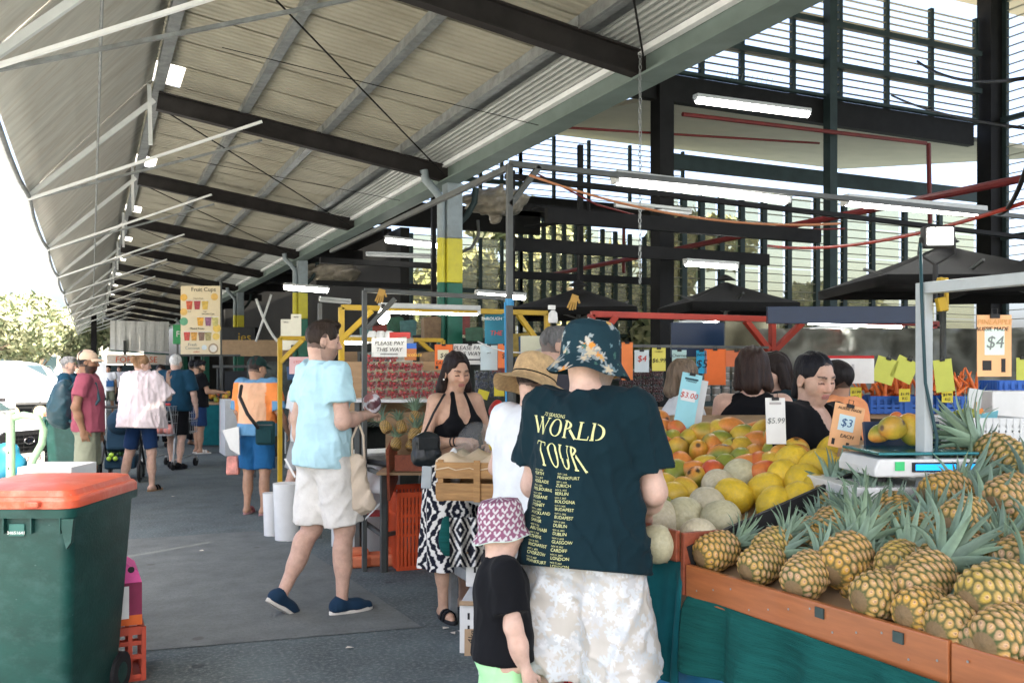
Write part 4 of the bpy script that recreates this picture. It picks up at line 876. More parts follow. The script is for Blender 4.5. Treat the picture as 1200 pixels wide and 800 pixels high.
# 5 woman in the straw hat
P = person('woman in straw sun hat and white top standing behind the tour-tee man', onground(622, 4.35), 1.60, 25, fem=True, skin=PALE, head=(-.3, .28, .0), res=.012, la=((-.3, .2, -1), (.2, .9, -.3)), lean=.06, face_opts=dict(scalp=(.03, .02, .02)))
shirt(P, cloth_mat('white_cotton', (.72, .75, .76)), .5, .84, .03, 0, 41, .006); legs(P, cloth_mat('grey_linen', (.35, .36, .36)), 1.9, .02, 1.0, 5); shoes(P, m_black, m_soleB, 'sandal'); hair(P, 'short', (.03, .022, .02), 3)
bucket_hat(P, mat('straw', (.50, .34, .17), .8, var=.25, scale=40, bump=.5, bscale=180), None, brim=.072, crown=.12, drop=.052, wav=.011, seed=4, wide=1.08, base=-.005, flat_top=.7, band=m_black, tilt=-.03, name='straw_hat')
STRAW = P
# 6 man with glasses behind her
P = person('grey-haired man with glasses looking right behind the straw hat', onground(650, 6.3), 1.84, 75, skin=LIGHT, head=(.0, .12, 0), res=.014, hres=.006, face_opts=dict(eyes='open', scalp=(.10, .10, .10), brow=(.12, .1, .09)))
shirt(P, cloth_mat('dark_plaid', (.05, .05, .06)), .6, .86, .03, seed=51); legs(P, m_black, 1.9); shoes(P, m_black, m_soleB); hair(P, 'crop', (.13, .13, .13), 9)
g_ = MB(); 
for sx in (-1, 1): g_.tube([(.032 * sx + .021 * math.cos(a), .104, -.003 + .017 * math.sin(a)) for a in np.linspace(0, 6.28, 16)[:-1]], .002, 5, closed=True); g_.cyl((sx * .053, .10, 0), (sx * .08, -.02, .0), .002, 5)
g_.cyl((-.011, .106, 0), (.011, .106, 0), .002, 5); o = g_.build('glasses', m_soleB, P['root']); o.matrix_local = in_head(P)
# 7 - 11 customers and seller beyond the mangoes
P = person('grey-brown haired woman in white top beyond the mango heap', onground(800, 5.9), 1.60, 95, fem=True, skin=PALE, head=(.35, .15, 0), res=.014, hres=.006, face_opts=dict(scalp=(.2, .15, .11)))
shirt(P, MATS['white_cotton'], .6, .86, .03, seed=61); legs(P, m_black, 1.9); shoes(P, m_black, m_soleB); hair(P, 'bob', (.17, .125, .085), 9)
P = person('dark-haired woman in black sleeveless top with her back turned beyond the mangoes', onground(882, 5.0), 1.66, 12, fem=True, skin=LIGHT, head=(-.05, .12, 0), res=.013, hres=.006, bw=1.1, face_opts=dict(scalp=BLK))
shirt(P, m_black, .05, .86, .014, seed=71, tank=True); legs(P, m_black, 1.9); shoes(P, m_black, m_soleB); hair(P, 'bob', (.030, .017, .013), 12)
P = person('dark-haired person seen in part between the sleeveless woman and the seller', onground(909, 5.6), 1.64, 262, fem=True, skin=LIGHT, head=(.1, .25, 0), res=.014, hres=.006, face_opts=dict(scalp=BLK))
shirt(P, m_navytee, .6, .86, .03, seed=81); legs(P, m_black, 1.9); shoes(P, m_black, m_soleB); hair(P, 'bob', (.018, .012, .010), 13)
P = person('young fruit seller in black v-neck top with tied-back hair looking down', onground(946, 4.25), 1.615, 150, fem=True, skin=(.50, .32, .235), head=(-.12, .22, .05), res=.010, hres=.0036, bw=1.12, lean=.06,
           ra=((.3, .2, -1), (-.1, .9, -.5)), la=((-.3, .2, -1), (.1, .9, -.5)), hs=1.06, face_opts=dict(lip=(.40, .14, .13), brow=(.02, .014, .012), scalp=BLK)); CLERK = P
shirt(P, m_black, .6, .84, .022, 0, 91, .005, cutv=lambda P: [ell(P['T'](0, .10, 1.46), (.062, .10, .115), k=.006, op='-')]); legs(P, m_black, 1.9); shoes(P, m_black, m_soleB); hair(P, 'tied', (.008, .008, .011), 14)
P = person('person in peach-orange top with a dark bun behind the seller', onground(980, 5.5), 1.58, 330, fem=True, skin=TAN, head=(.2, .1, 0), res=.014, hres=.007, bw=1.15, face_opts=dict(scalp=BLK))
shirt(P, cloth_mat('peach_cotton', (.75, .30, .13)), .6, .86, .035, seed=95); legs(P, m_black, 1.9); shoes(P, m_black, m_soleB); hair(P, 'short', (.012, .010, .010), 15)
# 12 man in orange work shirt
P = person('man in orange and blue work shirt, blue shorts and dark cap walking away', onz(301, 602), 1.67, 14, skin=TAN, head=(-.5, .2, 0), res=.012, hres=.006, bw=1.04, ra=((.3, -.02, -1), (.1, .5, -.8)), la=((-.2, .1, -1), (0, .5, -.8)), ll=((-.06, .05, -1), (0, -.1, -1)), rl=((.05, -.02, -1), (0, -.08, -1)), face_opts=dict(scalp=(.05, .04, .03)))
m_hv = mat('hi_vis_shirt', attr='col', rough=.85, var=.08, bump=.12, bscale=300, spec=.2)
o = shirt(P, m_hv, .95, .86, .035, .01, 101, .007); s = P['s']
recolor(o, lambda V: np.where(((V[:, 2] < 1.02 * s) | (V[:, 2] > 1.47 * s) | ((np.abs(V[:, 0]) > .24 * s) & (V[:, 2] < 1.27 * s)))[:, None], np.array((.13, .30, .48)), np.where((np.abs(V[:, 0]) > .17 * s)[:, None], np.array((.85, .27, .07)), np.array((.80, .46, .28)))))
legs(P, cloth_mat('work_blue', (.015, .10, .24)), .97, .03, seed=6); shoes(P, mat('thong_strap', (.3, .1, .1), .7), mat('thong_sole', (.45, .25, .25), .8), 'sandal'); hair(P, 'short', (.03, .02, .02)); cap_hat(P, cloth_mat('dark_green_cap', (.012, .035, .032))); ORANGE = P
# 13 woman in pale pink top with pram
P = person('woman in loose pale pink top and navy shorts pushing a pram', onz(166, 575), 1.72, 12, fem=True, skin=(.52, .34, .26), head=(-.8, .1, 0), res=.012, hres=.006, bw=1.15, la=((-.35, .3, -1), (-.1, .95, -.2)), ra=((.45, .35, -.8), (-.25, .35, 1)), ll=((-.22, .05, -1), (-.10, -.28, -1)), rl=((.06, .10, -1), (.04, -.04, -1)), feet=((.1, -.2), (0, 0)), face_opts=dict(eyes='open', scalp=(.25, .15, .08)))
shirt(P, cloth_mat('pale_pink', (.76, .66, .66)), .95, .80, .06, 0, 111, .016, flare=1.25, slv=(.10, .11)); legs(P, cloth_mat('navy_short', (.012, .035, .10)), .88, .012, seed=7); shoes(P, m_black, mat('tan_sole', (.25, .15, .08), .8), 'sandal'); hair(P, 'bun', (.26, .15, .075), 6); PINK = P
# 14 man in maroon tee with a backpack
P = person('bearded man in maroon tee, khaki shorts and beige cap wearing a dark backpack', onz(103, 602), 1.74, 78, skin=BROWN, head=(-.05, .06, 0), res=.012, hres=.006, ra=((.22, -.22, -1), (-.12, .25, -1)), la=((-.2, 0, -1), (0, .2, -1)), face_opts=dict(eyes='open', beard=(.02, .014, .012), beard_a=.9, scalp=BLK))
shirt(P, cloth_mat('maroon_cotton', (.26, .065, .095)), .6, .87, .022, seed=121); legs(P, cloth_mat('khaki_short', (.20, .215, .155)), .95, .03, seed=8); shoes(P, m_black, m_soleB); hair(P, 'short', BLK); cap_hat(P, cloth_mat('beige_cap', (.56, .42, .30))); MAROON = P
# 15 - 20 people further along
P = person('white-haired man in navy shirt and black shorts with his back turned', onz(206, 549), 1.77, 8, skin=PALE, head=(-.15, .15, 0), res=.015, hres=.007, bw=1.14, belly=.02, ra=((.28, .0, -1), (.05, .25, -1)), ll=((-.05, .14, -1), (0, .02, -1)), rl=((.06, -.06, -1), (0, -.2, -1)), face_opts=dict(scalp=(.6, .58, .55)))
shirt(P, cloth_mat('navy_shirt', (.010, .050, .088)), .85, .87, .035, seed=131); legs(P, m_black, .95, .03, seed=4); shoes(P, m_black, m_soleB); hair(P, 'short', (.62, .61, .58))
P = person('dark-haired man in black tee and navy shorts choosing fruit', onz(233, 531), 1.70, 55, skin=TAN, head=(0, .3, 0), res=.015, hres=.007, ra=((.2, .35, -1), (-.1, .95, -.05)), la=((-.2, .4, -1), (.1, .95, .0)), face_opts=dict(beard=(.02, .014, .012), scalp=BLK))
shirt(P, m_black, .65, .86, .03, seed=141); legs(P, MATS['navy_short'], .95, .03); shoes(P, m_soleW, m_soleW, 'sandal'); hair(P, 'crop', BLK)
P = person('dark-haired shopper half hidden behind the black-tee man', onground(227, 18.6), 1.72, 40, skin=TAN, res=.018, hres=.009, face_opts=dict(scalp=BLK)); shirt(P, m_navytee, seed=3); legs(P, m_black, 1.9); hair(P, 'crop', BLK)
P = person('grey-haired man in navy tee beside the parked four-wheel drive', onground(80, 13.6), 1.72, 82, skin=LIGHT, head=(0, .1, 0), res=.015, hres=.007, face_opts=dict(eyes='open', scalp=(.2, .2, .2))); shirt(P, MATS['navy_shirt'], .6, .86, .03, seed=151); legs(P, m_black, .95); shoes(P, m_black, m_soleB); hair(P, 'crop', (.22, .22, .21))
P = person('distant man in white tee with a blue sling bag walking nearer', onz(127, 486), 1.68, 165, skin=TAN, res=.02, hres=.009, rl=((.05, .25, -1), (0, -.1, -1)), ll=((-.05, -.2, -1), (0, -.3, -1)), face_opts=dict(eyes='open', scalp=BLK)); shirt(P, MATS['white_cotton'], .6, .84, .03, seed=161); legs(P, MATS['khaki_short'], .95, .03); shoes(P, m_navyshoe, m_soleW); hair(P, 'crop', BLK)
J = P['J']; b = MB(); b.tube([P['T'](.1, .12, 1.42), P['T'](-.05, .17, 1.2), P['T'](-.15, .14, 1.05)], .02, 6); b.box(P['T'](-.08, .19, 1.1), (.24, .09, .2)); o = b.build('sling_bag', cloth_mat('blue_nylon', (.03, .10, .24))); o.parent = None; o.matrix_world = Matrix.Translation(P['root'].location) @ Matrix.Rotation(P['root'].rotation_euler.z, 4, 'Z'); tag(o, 'blue sling bag across the distant white-tee man', 'bag')
P = person('shopper in mid-blue shirt bending behind the pink-topped woman', onground(150, 17.5), 1.70, 70, skin=LIGHT, lean=.35, head=(0, .2, 0), res=.017, hres=.008, bw=1.1, face_opts=dict(scalp=(.1, .09, .08))); shirt(P, cloth_mat('mid_blue', (.03, .12, .20)), .7, .86, .03, seed=171); legs(P, MATS['grey_linen'], 1.9); shoes(P, m_black, m_soleB); hair(P, 'short', (.09, .08, .08))
P = person('dark-haired woman facing the camera between the pink top and navy shirt', onground(188, 18.2), 1.62, 170, fem=True, skin=LIGHT, res=.017, hres=.008, face_opts=dict(eyes='open', scalp=BLK)); shirt(P, MATS['blue_nylon'], .6, .86, .03, seed=181); legs(P, m_black, 1.9); shoes(P, m_black, m_soleB); hair(P, 'bob', (.03, .018, .015))
P = person('shopper hidden behind the polo man, only a leg and white trainers showing', onz(361, 605), 1.56, 25, skin=LIGHT, res=.014, hres=.008, ll=((-.22, -.12, -1), (-.12, -.25, -1)), rl=((.05, .12, -1), (0, 0, -1)), face_opts=dict(scalp=BLK)); shirt(P, MATS['white_cotton'], .6, .86, .03, seed=191); legs(P, MATS['grey_linen'], .9, .03); shoes(P, mat('white_trainer', (.62, .64, .64), .7), m_soleW); hair(P, 'short', BLK)
for i, (u, d, lab, c) in enumerate(((118, 33, 'far walker in dark top under the canopy end', (.03, .03, .04)), (140, 36, 'far walker in pale top near the shutter', (.5, .5, .5)), (93, 24, 'brown-haired person behind the maroon-tee man', (.2, .05, .05)))):
    P = person(lab, onground(u, d), 1.66, 150 + 40 * i, skin=LIGHT, res=.024, hres=.011, face_opts=dict(scalp=BLK)); shirt(P, cloth_mat('far_cloth_%d' % i, c), .6, .86, .03, seed=200 + i); legs(P, m_black, 1.8); hair(P, 'short', (.05, .03, .02))
# ================================================================= FRUIT
def pineapple_body(seed, L=.175, r=.062, nr=10, nc=12, nu=150, nv=110, tint=0.0, green=0.0):
    rs = np.random.RandomState(seed); u = np.linspace(0, 1, nu, endpoint=False)[None, :]; v = np.linspace(0, 1, nv)[:, None]
    prof = r * np.clip(1 - np.abs(2 * v - 1.02) ** 3.1, 0.02, 1) ** .5 * (1.06 - .13 * v)
    U = u * nc + v * 2.1; Vv = v * (nr + .6) + 0 * u; best = np.full((nv, nu), 9.); cid = np.zeros((nv, nu, 2))
    for dr in (-1, 0, 1):
        row = np.round(Vv) + dr; off = .5 * (row % 2); col = np.round(U - off)
        dx = (U - off - col) * 1.0; dy = (Vv - row) * .92; d = np.sqrt(dx ** 2 + dy ** 2); k = d < best; best = np.where(k, d, best); cid[..., 0] = np.where(k, row, cid[..., 0]); cid[..., 1] = np.where(k, (col % nc), cid[..., 1])
    bump = np.clip(1 - (best / .58) ** 3.0, 0, 1) ** .8; tip = np.exp(-(best / .14) ** 2)
    h = .0062 * bump + .0026 * tip; R_ = prof + h * np.clip(prof / r * 1.3, .1, 1)
    a = u * 2 * math.pi; X = R_ * np.cos(a); Y = R_ * np.sin(a); Z = (v - .5) * L + 0 * u
    rnd = (np.sin(cid[..., 0] * 12.99 + cid[..., 1] * 78.2 + seed) * 43758.5) % 1.0
    base = np.array((.28, .17, .06)); yel = np.array((.60, .34, .06)) * (1 - .35 * green) + np.array((.10, .16, .02)) * green; tan = np.array((.46, .29, .16)) * (1 - .2 * green); grn = np.array((.045, .085, .02)); pink = np.array((.66, .45, .30))
    m = (rnd * .6 + (1 - v) * .5 * (1 - tint))[..., None]; C = tan * (1 - m) + yel * m
    C = C * (1 - .55 * (tip[..., None] > .22)) + pink * .55 * (tip[..., None] > .22); ring = np.clip((best - .33) / .16, 0, 1)[..., None]; gm = grn * (1 - .55 * np.clip(m, 0, 1)) + base * .45 * np.clip(m, 0, 1); C = C * (1 - ring) + gm * ring
    C *= (.88 + .24 * rs.rand(nv, nu))[..., None]
    C[best < .075] = C[best < .075] * np.array((.42, .36, .34)); C[:5] = np.array((.20, .13, .06)); X[0] = X[0] * .02; Y[0] = Y[0] * .02; C[0] = (.16, .11, .05); V = np.stack([X, Y, Z], -1).reshape(-1, 3); i, j = np.meshgrid(np.arange(nv - 1), np.arange(nu), indexing='ij'); Q = np.stack([i * nu + j, i * nu + (j + 1) % nu, (i + 1) * nu + (j + 1) % nu, (i + 1) * nu + j], -1).reshape(-1, 4)
    return np_mesh('pineapple_body', V, Q, C.reshape(-1, 3))
def pineapple_crown(seed, n=46, Lm=.15):
    rs = np.random.RandomState(seed); b = MB(); b.c = []
    for i in range(n):
        t = i / n; a = i * 2.39996 + rs.uniform(-.2, .2); out = (1 - t) * 1.15 + .12; Ln = Lm * (.45 + .75 * math.sin(math.pi * min(1, .18 + t * .85))) * rs.uniform(.85, 1.15); wd = .0135 * (.75 + .5 * (1 - t)); row = []
        dr = Vector((math.cos(a), math.sin(a), 0)); tn = Vector((-math.sin(a), math.cos(a), 0)); p = dr * (.010 + .010 * (1 - t)) + Vector((0, 0, .03 * t - .004)); e = rs.uniform(.2, .75) + (1 - t) * .5; el0 = R(90) - out * .75; K = 6; tw = rs.uniform(-.25, .25)
        pts = []
        for k in range(K + 1):
            q = k / K; el = el0 - e * q * q * 1.1 + .25 * q * (t > .6); pts.append(p.copy()); p = p + (dr * math.cos(el) + Vector((0, 0, math.sin(el))) + tn * tw * q) * (Ln / K)
        vs = []; cs = []
        tone = np.array((.16, .235, .175)) * rs.uniform(.75, 1.35) + np.array((.02, .03, -.01)) * rs.rand()
        for k, q in enumerate(pts):
            f = k / K; w_ = wd * (1 - f ** 1.6) * (1.0 if k else .9) + .0006; d2 = (pts[min(k + 1, K)] - pts[max(k - 1, 0)]).normalized(); nn = tn.cross(d2).normalized()
            for sx, lift in ((-1, .35), (0, 0), (1, .35)): vs.append(q + tn * (sx * w_) - nn * (lift * w_))
            cc = tone * (1.25 - .35 * f) if k else tone * 1.5; cs += [tuple(cc * 1.12), tuple(cc * .85), tuple(cc * 1.12)]
        fs = [(k * 3 + s_, k * 3 + s_ + 1, k * 3 + s_ + 4, k * 3 + s_ + 3) for k in range(K) for s_ in (0, 1)]
        k0 = len(b.v); b.v += [tuple(q) for q in vs]; b.f += [tuple(x + k0 for x in q) for q in fs]; b.mi += [0] * len(fs); b.c += cs
    return b.mesh('pineapple_crown', True)
m_pine = mat('pineapple_skin', attr='col', rough=.55, var=.12, scale=120, bump=.3, bscale=260, spec=.35)
m_crown = mat('pineapple_leaf', attr='col', rough=.5, var=.12, scale=40, spec=.35)
PB = [pineapple_body(i, nr=(9, 10, 9, 11)[i], tint=(0, .5, .2, .9)[i], green=(0, .25, .6, .1)[i]) for i in range(4)]; PC = [pineapple_crown(i + 3, 42 + 5 * i, .15 + .012 * i) for i in range(4)]
PBl = pineapple_body(9, nu=84, nv=60)
for me in PB + [PBl]: me.materials.append(m_pine)
for me in PC: me.materials.append(m_crown)
def pineapple(p, axis, label, size=1.0, i=0, spin=0.0, group='pineapples heaped behind the orange board', crown=1.0, low=False):
    z = Vector(axis).normalized(); q = z.to_track_quat('Z', 'Y'); t = empty('pineapple', p, 0, label, 'pineapple', group); t.rotation_mode = 'QUATERNION'; t.rotation_quaternion = q @ Quaternion((0, 0, 1), spin); t.scale = (size,) * 3
    mesh_obj('fruit', PBl if low else PB[i % 4], None, t); c = mesh_obj('crown', PC[(i * 3 + 1) % 4], None, t, loc=(0, 0, .083)); c.scale = (crown,) * 3; c.rotation_euler = (rng.uniform(-.15, .15), rng.uniform(-.15, .15), i * 1.7); return t
CR = Vector((_C, -_S, 0)); CF = Vector((_S, _C, 0)); UP = Vector((0, 0, 1))     # image right, image depth, up
def dirv(r, u, f): return CR * r + UP * u + CF * f
# the tilted pineapple tray: plane from the front board up to the back
TN = Vector((-(1.10 - .80), 0, 1.05)).normalized(); TP = Vector((1.95, 2, .79))
def on_tray(u, v, off):
    o = Vector((0, 0, CAM_H)); d = (at(u, v, 1) - o); P0 = TP + TN * off; return o + d * ((P0 - o).dot(TN) / d.dot(TN))
pl = [  # u, v, height above tray, axis (right, up, away), size, where
 (840, 645, .075, (.80, .30, .45), .98, 'at the left end of the board, crown pointing right'), (893, 660, .065, (.75, .35, .5), .95, 'second along the board from its left end'), (905, 640, .10, (.6, .45, .6), .9, 'half hidden under crowns near the left end'),
 (940, 676, .07, (.55, .45, .6), 1.0, 'against the board beside the large upright-leaning one'), (990, 655, .10, (.55, .50, .55), 1.12, 'large, leaning above the first metal bracket'), (1022, 702, .065, (.85, .15, .4), 1.02, 'green and low, lying along the board'), (1054, 660, .075, (.5, .3, .8), .98, 'tucked behind the two large ones mid-board'),
 (1083, 680, .105, (.62, .55, .45), 1.10, 'yellow, with a tall grey crown above mid-board'), (1067, 722, .05, (.8, .1, .5), .95, 'mostly sunk behind the board near the second bracket'), (1118, 733, .06, (.8, .25, .4), 1.05, 'right of the second bracket against the board'), (1168, 694, .11, (.85, .30, .3), 1.18, 'largest, at the right edge of the photo'), (1178, 745, .06, (.8, .2, .45), 1.08, 'low at the right end beside the board joint'),
 (1084, 627, .06, (.55, .35, .75), 1.0, 'dark green, in the shade mid-heap'), (1132, 610, .10, (.75, .2, .5), 1.10, 'lying crosswise in the middle of the right heap'), (1165, 652, .07, (.6, .3, .7), 1.0, 'under the largest one, right heap'), (1198, 655, .09, (.7, .3, .5), 1.05, 'cut by the right edge, middle row'),
 (1108, 577, .10, (.85, .25, .4), 1.10, 'green, just below the white post'), (1116, 544, .11, (.80, .35, .4), 1.08, 'upper row beside the white post'), (1176, 537, .13, (-.55, .50, .55), 1.18, 'topmost at the right edge, crown leaning left'), (1184, 583, .11, (.8, .3, .5), 1.12, 'upper right, below the topmost one'),
 (972, 618, .06, (.35, .6, .7), .95, 'behind the front crowns left of centre'), (946, 628, .05, (.5, .5, .7), .9, 'deep in the heap left of centre'), (968, 588, .06, (.4, .55, .7), .95, 'by the foot of the yellow melons'), (1020, 615, .06, (.15, .55, .85), 1.0, 'under the dark crowns in front of the scale'), (1048, 600, .06, (-.25, .5, .85), 1.0, 'back row with dark leaves in front of the scale'), (1006, 590, .06, (.3, .5, .8), 1.0, 'back row near the scale\'s left foot'), (1215, 700, .08, (.7, .3, .5), 1.1, 'just outside the right edge, leaves showing'), (1150, 760, .03, (.8, .1, .5), 1.0, 'low behind the right board, only a shoulder showing')]
def tray_pos(u, v, off):
    p = on_tray(u, v, off); lim = 1.912 + .088 * (2.665 - p.y) / 1.265 + .085
    if p.x < lim: p = p + Vector((lim - p.x, 0, (lim - p.x) * .286))
    return p
for i, (u, v, off, ax, sz, lab) in enumerate(pl): pineapple(tray_pos(u, v, off + (.02 if i in (0, 1, 3, 5, 8) else 0)), dirv(ax[0] + .1, ax[1] * .8, ax[2]), 'pineapple ' + lab, sz * 1.02, i, i * 1.3, crown=(.80 if u > 990 else .68) + .10 * math.sin(i * 2.1))
rp = random.Random(12)
for i in range(10):
    u, v = rp.uniform(1000, 1195), rp.uniform(600, 690); pineapple(tray_pos(u, v, .025), dirv(rp.uniform(-.1, .9), rp.uniform(.3, .7), .6), 'pineapple buried low in the heap with mostly its leaves showing', .98, i + 2, i * .7, 'buried pineapples in the heap', .75)
# ---------------------------------------------------------------- mangoes and melons
def fruit_mesh(name, L, W, Tk, beak, colfn, seed, nu=28, nv=20, rough=.0):
    V = []; 
    for j in range(nv):
        t = math.pi * j / (nv - 1)
        for i in range(nu): a = 2 * math.pi * i / nu; V.append((math.sin(t) * math.cos(a), math.sin(t) * math.sin(a), math.cos(t)))
    V = np.array(V); D = V.copy(); V = V * np.array((W / 2, Tk / 2, L / 2)); V[:, 0] += beak * np.clip(-D[:, 2], 0, 1) ** 2 * W; V *= (1 + clump(D, .035, 2.6, seed))[:, None]
    if rough: V *= (1 + clump(D, rough, 22, seed + 2))[:, None]
    V[:, :2] *= (1 - .06 * np.exp(-((D[:, 2] - 1) / .12) ** 2))[:, None]; V[:, 2] -= .05 * L * np.exp(-(np.hypot(D[:, 0], D[:, 1]) / .2) ** 2) * (D[:, 2] > 0)
    i, j = np.meshgrid(np.arange(nv - 1), np.arange(nu), indexing='ij'); Q = np.stack([i * nu + j, (i + 1) * nu + j, (i + 1) * nu + (j + 1) % nu, i * nu + (j + 1) % nu], -1).reshape(-1, 4)
    return np_mesh(name, V, Q, np.clip(colfn(D), 0, 1))
def mangocol(base, blush, green, fb, fg, seed, spots=0):
    def f(D):
        a = clump(D, 1, 1.4, seed); b = clump(D, 1, 1.6, seed + 5); ka = np.clip(a * .9 + fb, 0, 1)[:, None]; kb = np.clip(b * .9 + fg, 0, 1)[:, None]
        C = np.array(base) * (1 - ka) + np.array(blush) * ka; C = C * (1 - kb) + np.array(green) * kb; C[D[:, 2] > .975] = (.10, .06, .03)
        r = np.random.RandomState(seed)
        for _ in range(spots): q = r.normal(size=3); q /= np.linalg.norm(q); C[(D @ q) > r.uniform(.955, .992)] = (.05, .03, .015)
        return C
    return f
YEL, ORG, RED, GRN = (.62, .42, .045), (.68, .24, .05), (.55, .075, .03), (.22, .26, .035)
m_mango = mat('mango_skin', attr='col', spots=((.30, .20, .05), .45, 130, .16), rough=.38, var=.14, scale=45, spec=.4, dirt=((.22, .14, .03), .22, 55)); m_melon = mat('melon_skin', attr='col', rough=.5, var=.10, scale=60, bump=.3, bscale=110, dirt=((.40, .33, .16), .35, 75))
MG = {}
for k, a in (('yg', (YEL, ORG, GRN, -.1, .30, 1)), ('g', (YEL, YEL, GRN, 0, .55, 2)), ('y', (YEL, ORG, GRN, .05, -.1, 3)), ('o', (ORG, YEL, GRN, .5, -.2, 4)), ('r', (ORG, RED, GRN, .35, -.3, 5)), ('ro', (ORG, RED, YEL, .05, .35, 6)), ('ys', (YEL, ORG, GRN, .2, .15, 7, 3)), ('gs', (YEL, ORG, GRN, .0, .5, 8, 2))):
    MG[k] = fruit_mesh('mango', .135, .105, .095, .06, mangocol(*a), a[5]); MG[k].materials.append(m_mango)
MG['pm'] = fruit_mesh('melon', .165, .165, .16, 0, lambda D: np.array((.52, .47, .33)) * (1 + .10 * clump(D, 1, 40, 3))[:, None], 9, 40, 30, .002); MG['pm2'] = fruit_mesh('melon', .165, .17, .165, 0, lambda D: np.array((.50, .47, .30)) * (1 + .08 * clump(D, 1, 50, 5))[:, None], 11, 40, 30, .002)
MG['ym'] = fruit_mesh('melon', .185, .155, .155, 0, lambda D: np.array((.68, .47, .03)) * (1 + .07 * clump(D, 1, 8, 3))[:, None], 13, 40, 30, .003)
for k in ('pm', 'pm2', 'ym'): MG[k].materials.append(m_melon)
CN = dict(yg='yellow-green mango', g='green mango', y='yellow mango', o='orange mango', r='red-blushed mango', ro='orange and red mango', ys='yellow mango with black spots', gs='greenish mango with dark marks')
def heap_d(u, v): return 3.25 + (640 - v) / 155 * (1.8 - .8 * min(1, max(0, (u - 780) / 180)))
mg = [(772, 491, 'o'), (777, 503, 'ro'), (794, 506, 'r'), (772, 512, 'yg'), (808, 513, 'yg'), (828, 508, 'o'), (844, 517, 'g'), (870, 509, 'ys'), (888, 518, 'ro'), (907, 514, 'ys'), (775, 525, 'r'), (793, 528, 'gs'), (819, 529, 'yg'), (870, 526, 'yg'), (845, 536, 'ys'), (905, 533, 'g'), (886, 536, 'ro'), (932, 527, 'ys'), (936, 535, 'y'), (799, 543, 'ro'), (869, 540, 'g'), (826, 547, 'yg'), (792, 555, 'ys'), (852, 548, 'y'), (876, 547, 'o'), (890, 545, 'r'), (897, 555, 'r'), (817, 561, 'ys'), (781, 569, 'yg'), (804, 575, 'yg'), (790, 581, 'g'), (778, 541, 'y'), (906, 545, 'yg'), (752, 482, 'o'), (760, 495, 'o'), (766, 580, 'y'), (845, 505, 'yg'), (858, 502, 'o'), (892, 505, 'yg'), (764, 556, 'o'), (762, 532, 'yg'), (760, 512, 'ro'), (786, 516, 'y'), (835, 522, 'o'), (858, 528, 'y'), (812, 552, 'o'), (838, 556, 'r'), (776, 596, 'y'), (920, 520, 'yg'), (918, 538, 'o')]
WHERE = [(500, 'at the top left of the heap'), (515, 'along the top of the heap'), (530, 'in the upper middle of the heap'), (550, 'in the middle of the heap'), (700, 'low on the heap near the melons')]
def put_fruit(k, u, v, d, name, label, cat, group, size=1.0, seed=0):
    r = random.Random(seed); o = mesh_obj(name, MG[k], None, None, at(u, v, d), (r.uniform(0, 6.3), r.uniform(0, 6.3), r.uniform(0, 6.3)), size * r.uniform(.93, 1.08)); return tag(o, label, cat, group)
seen = {}
for i, (u, v, k) in enumerate(mg):
    wh = 'at the left edge' if u < 785 else ('at the right end' if u > 890 else [w_ for lim, w_ in WHERE if v < lim][0]); lab = '%s %s' % (CN[k], wh if 'heap' in wh else wh + ' of the heap, ' + ('upper' if v < 520 else 'middle' if v < 550 else 'lower') + ' row')
    seen[lab] = seen.get(lab, 0) + 1; lab += ('', ', next one', ', third one', ', fourth one')[seen[lab] - 1]
    put_fruit(k, u, v, heap_d(u, v), 'mango', lab, 'mango', 'mangoes in the heap', 1.10, i)
    if v > 500: put_fruit('yg' if i % 2 else 'o', u + rng.uniform(-10, 10), v + rng.uniform(-2, 8), heap_d(u, v) + .10, 'mango', 'mango mostly buried under the others inside the heap', 'mango', 'buried mangoes in the heap', .95, 100 + i)
ml = [(842, 570, 'pm', 1.0, 'pale netted melon in the middle, behind the round yellow one'), (867, 559, 'pm2', 1.0, 'pale netted melon uppermost of the pale ones'), (802, 606, 'pm2', 1.08, 'largest pale melon above the short red board'), (828, 592, 'pm', 1.0, 'pale melon squeezed between the two front pale ones'), (845, 610, 'pm2', 1.05, 'pale green-striped melon beside the first pineapple crown'), (818, 632, 'pm', .95, 'pale melon low behind the short red board'), (772, 609, 'pm', 1.0, 'pale melon by the tour-tee man\'s elbow'), (770, 636, 'pm2', .9, 'pale melon hidden low by the man\'s hand')]
for i, (u, v, k, sz, lab) in enumerate(ml): put_fruit(k, u, v, heap_d(u, v), 'melon', lab, 'melon', 'pale melons', sz * .98, 200 + i)
yl = [(860, 581, .97, 'round yellow melon lying on the pale melons'), (898, 572, .92, 'yellow melon right of the pale uppermost one'), (920, 561, .98, 'yellow melon in the middle of the yellow group, left side'), (927, 545, .95, 'yellow melon behind the left yellow ones'), (942, 567, 1.05, 'large front yellow melon of the yellow group'), (961, 547, 1.06, 'large yellow melon in the centre of the yellow group'), (977, 533, .95, 'yellow melon at the top of the yellow group'), (986, 556, 1.0, 'orange-yellow melon at the right end below the orange price board'), (908, 592, .95, 'orange-yellow melon low behind the pineapple crowns'), (935, 588, .9, 'yellow melon low beneath the large front one'), (958, 575, .9, 'yellow melon sunk between the front ones')]
for i, (u, v, sz, lab) in enumerate(yl): put_fruit('ym', u, v, heap_d(u, v), 'melon', lab, 'melon', 'yellow melons', sz * .98, 300 + i)
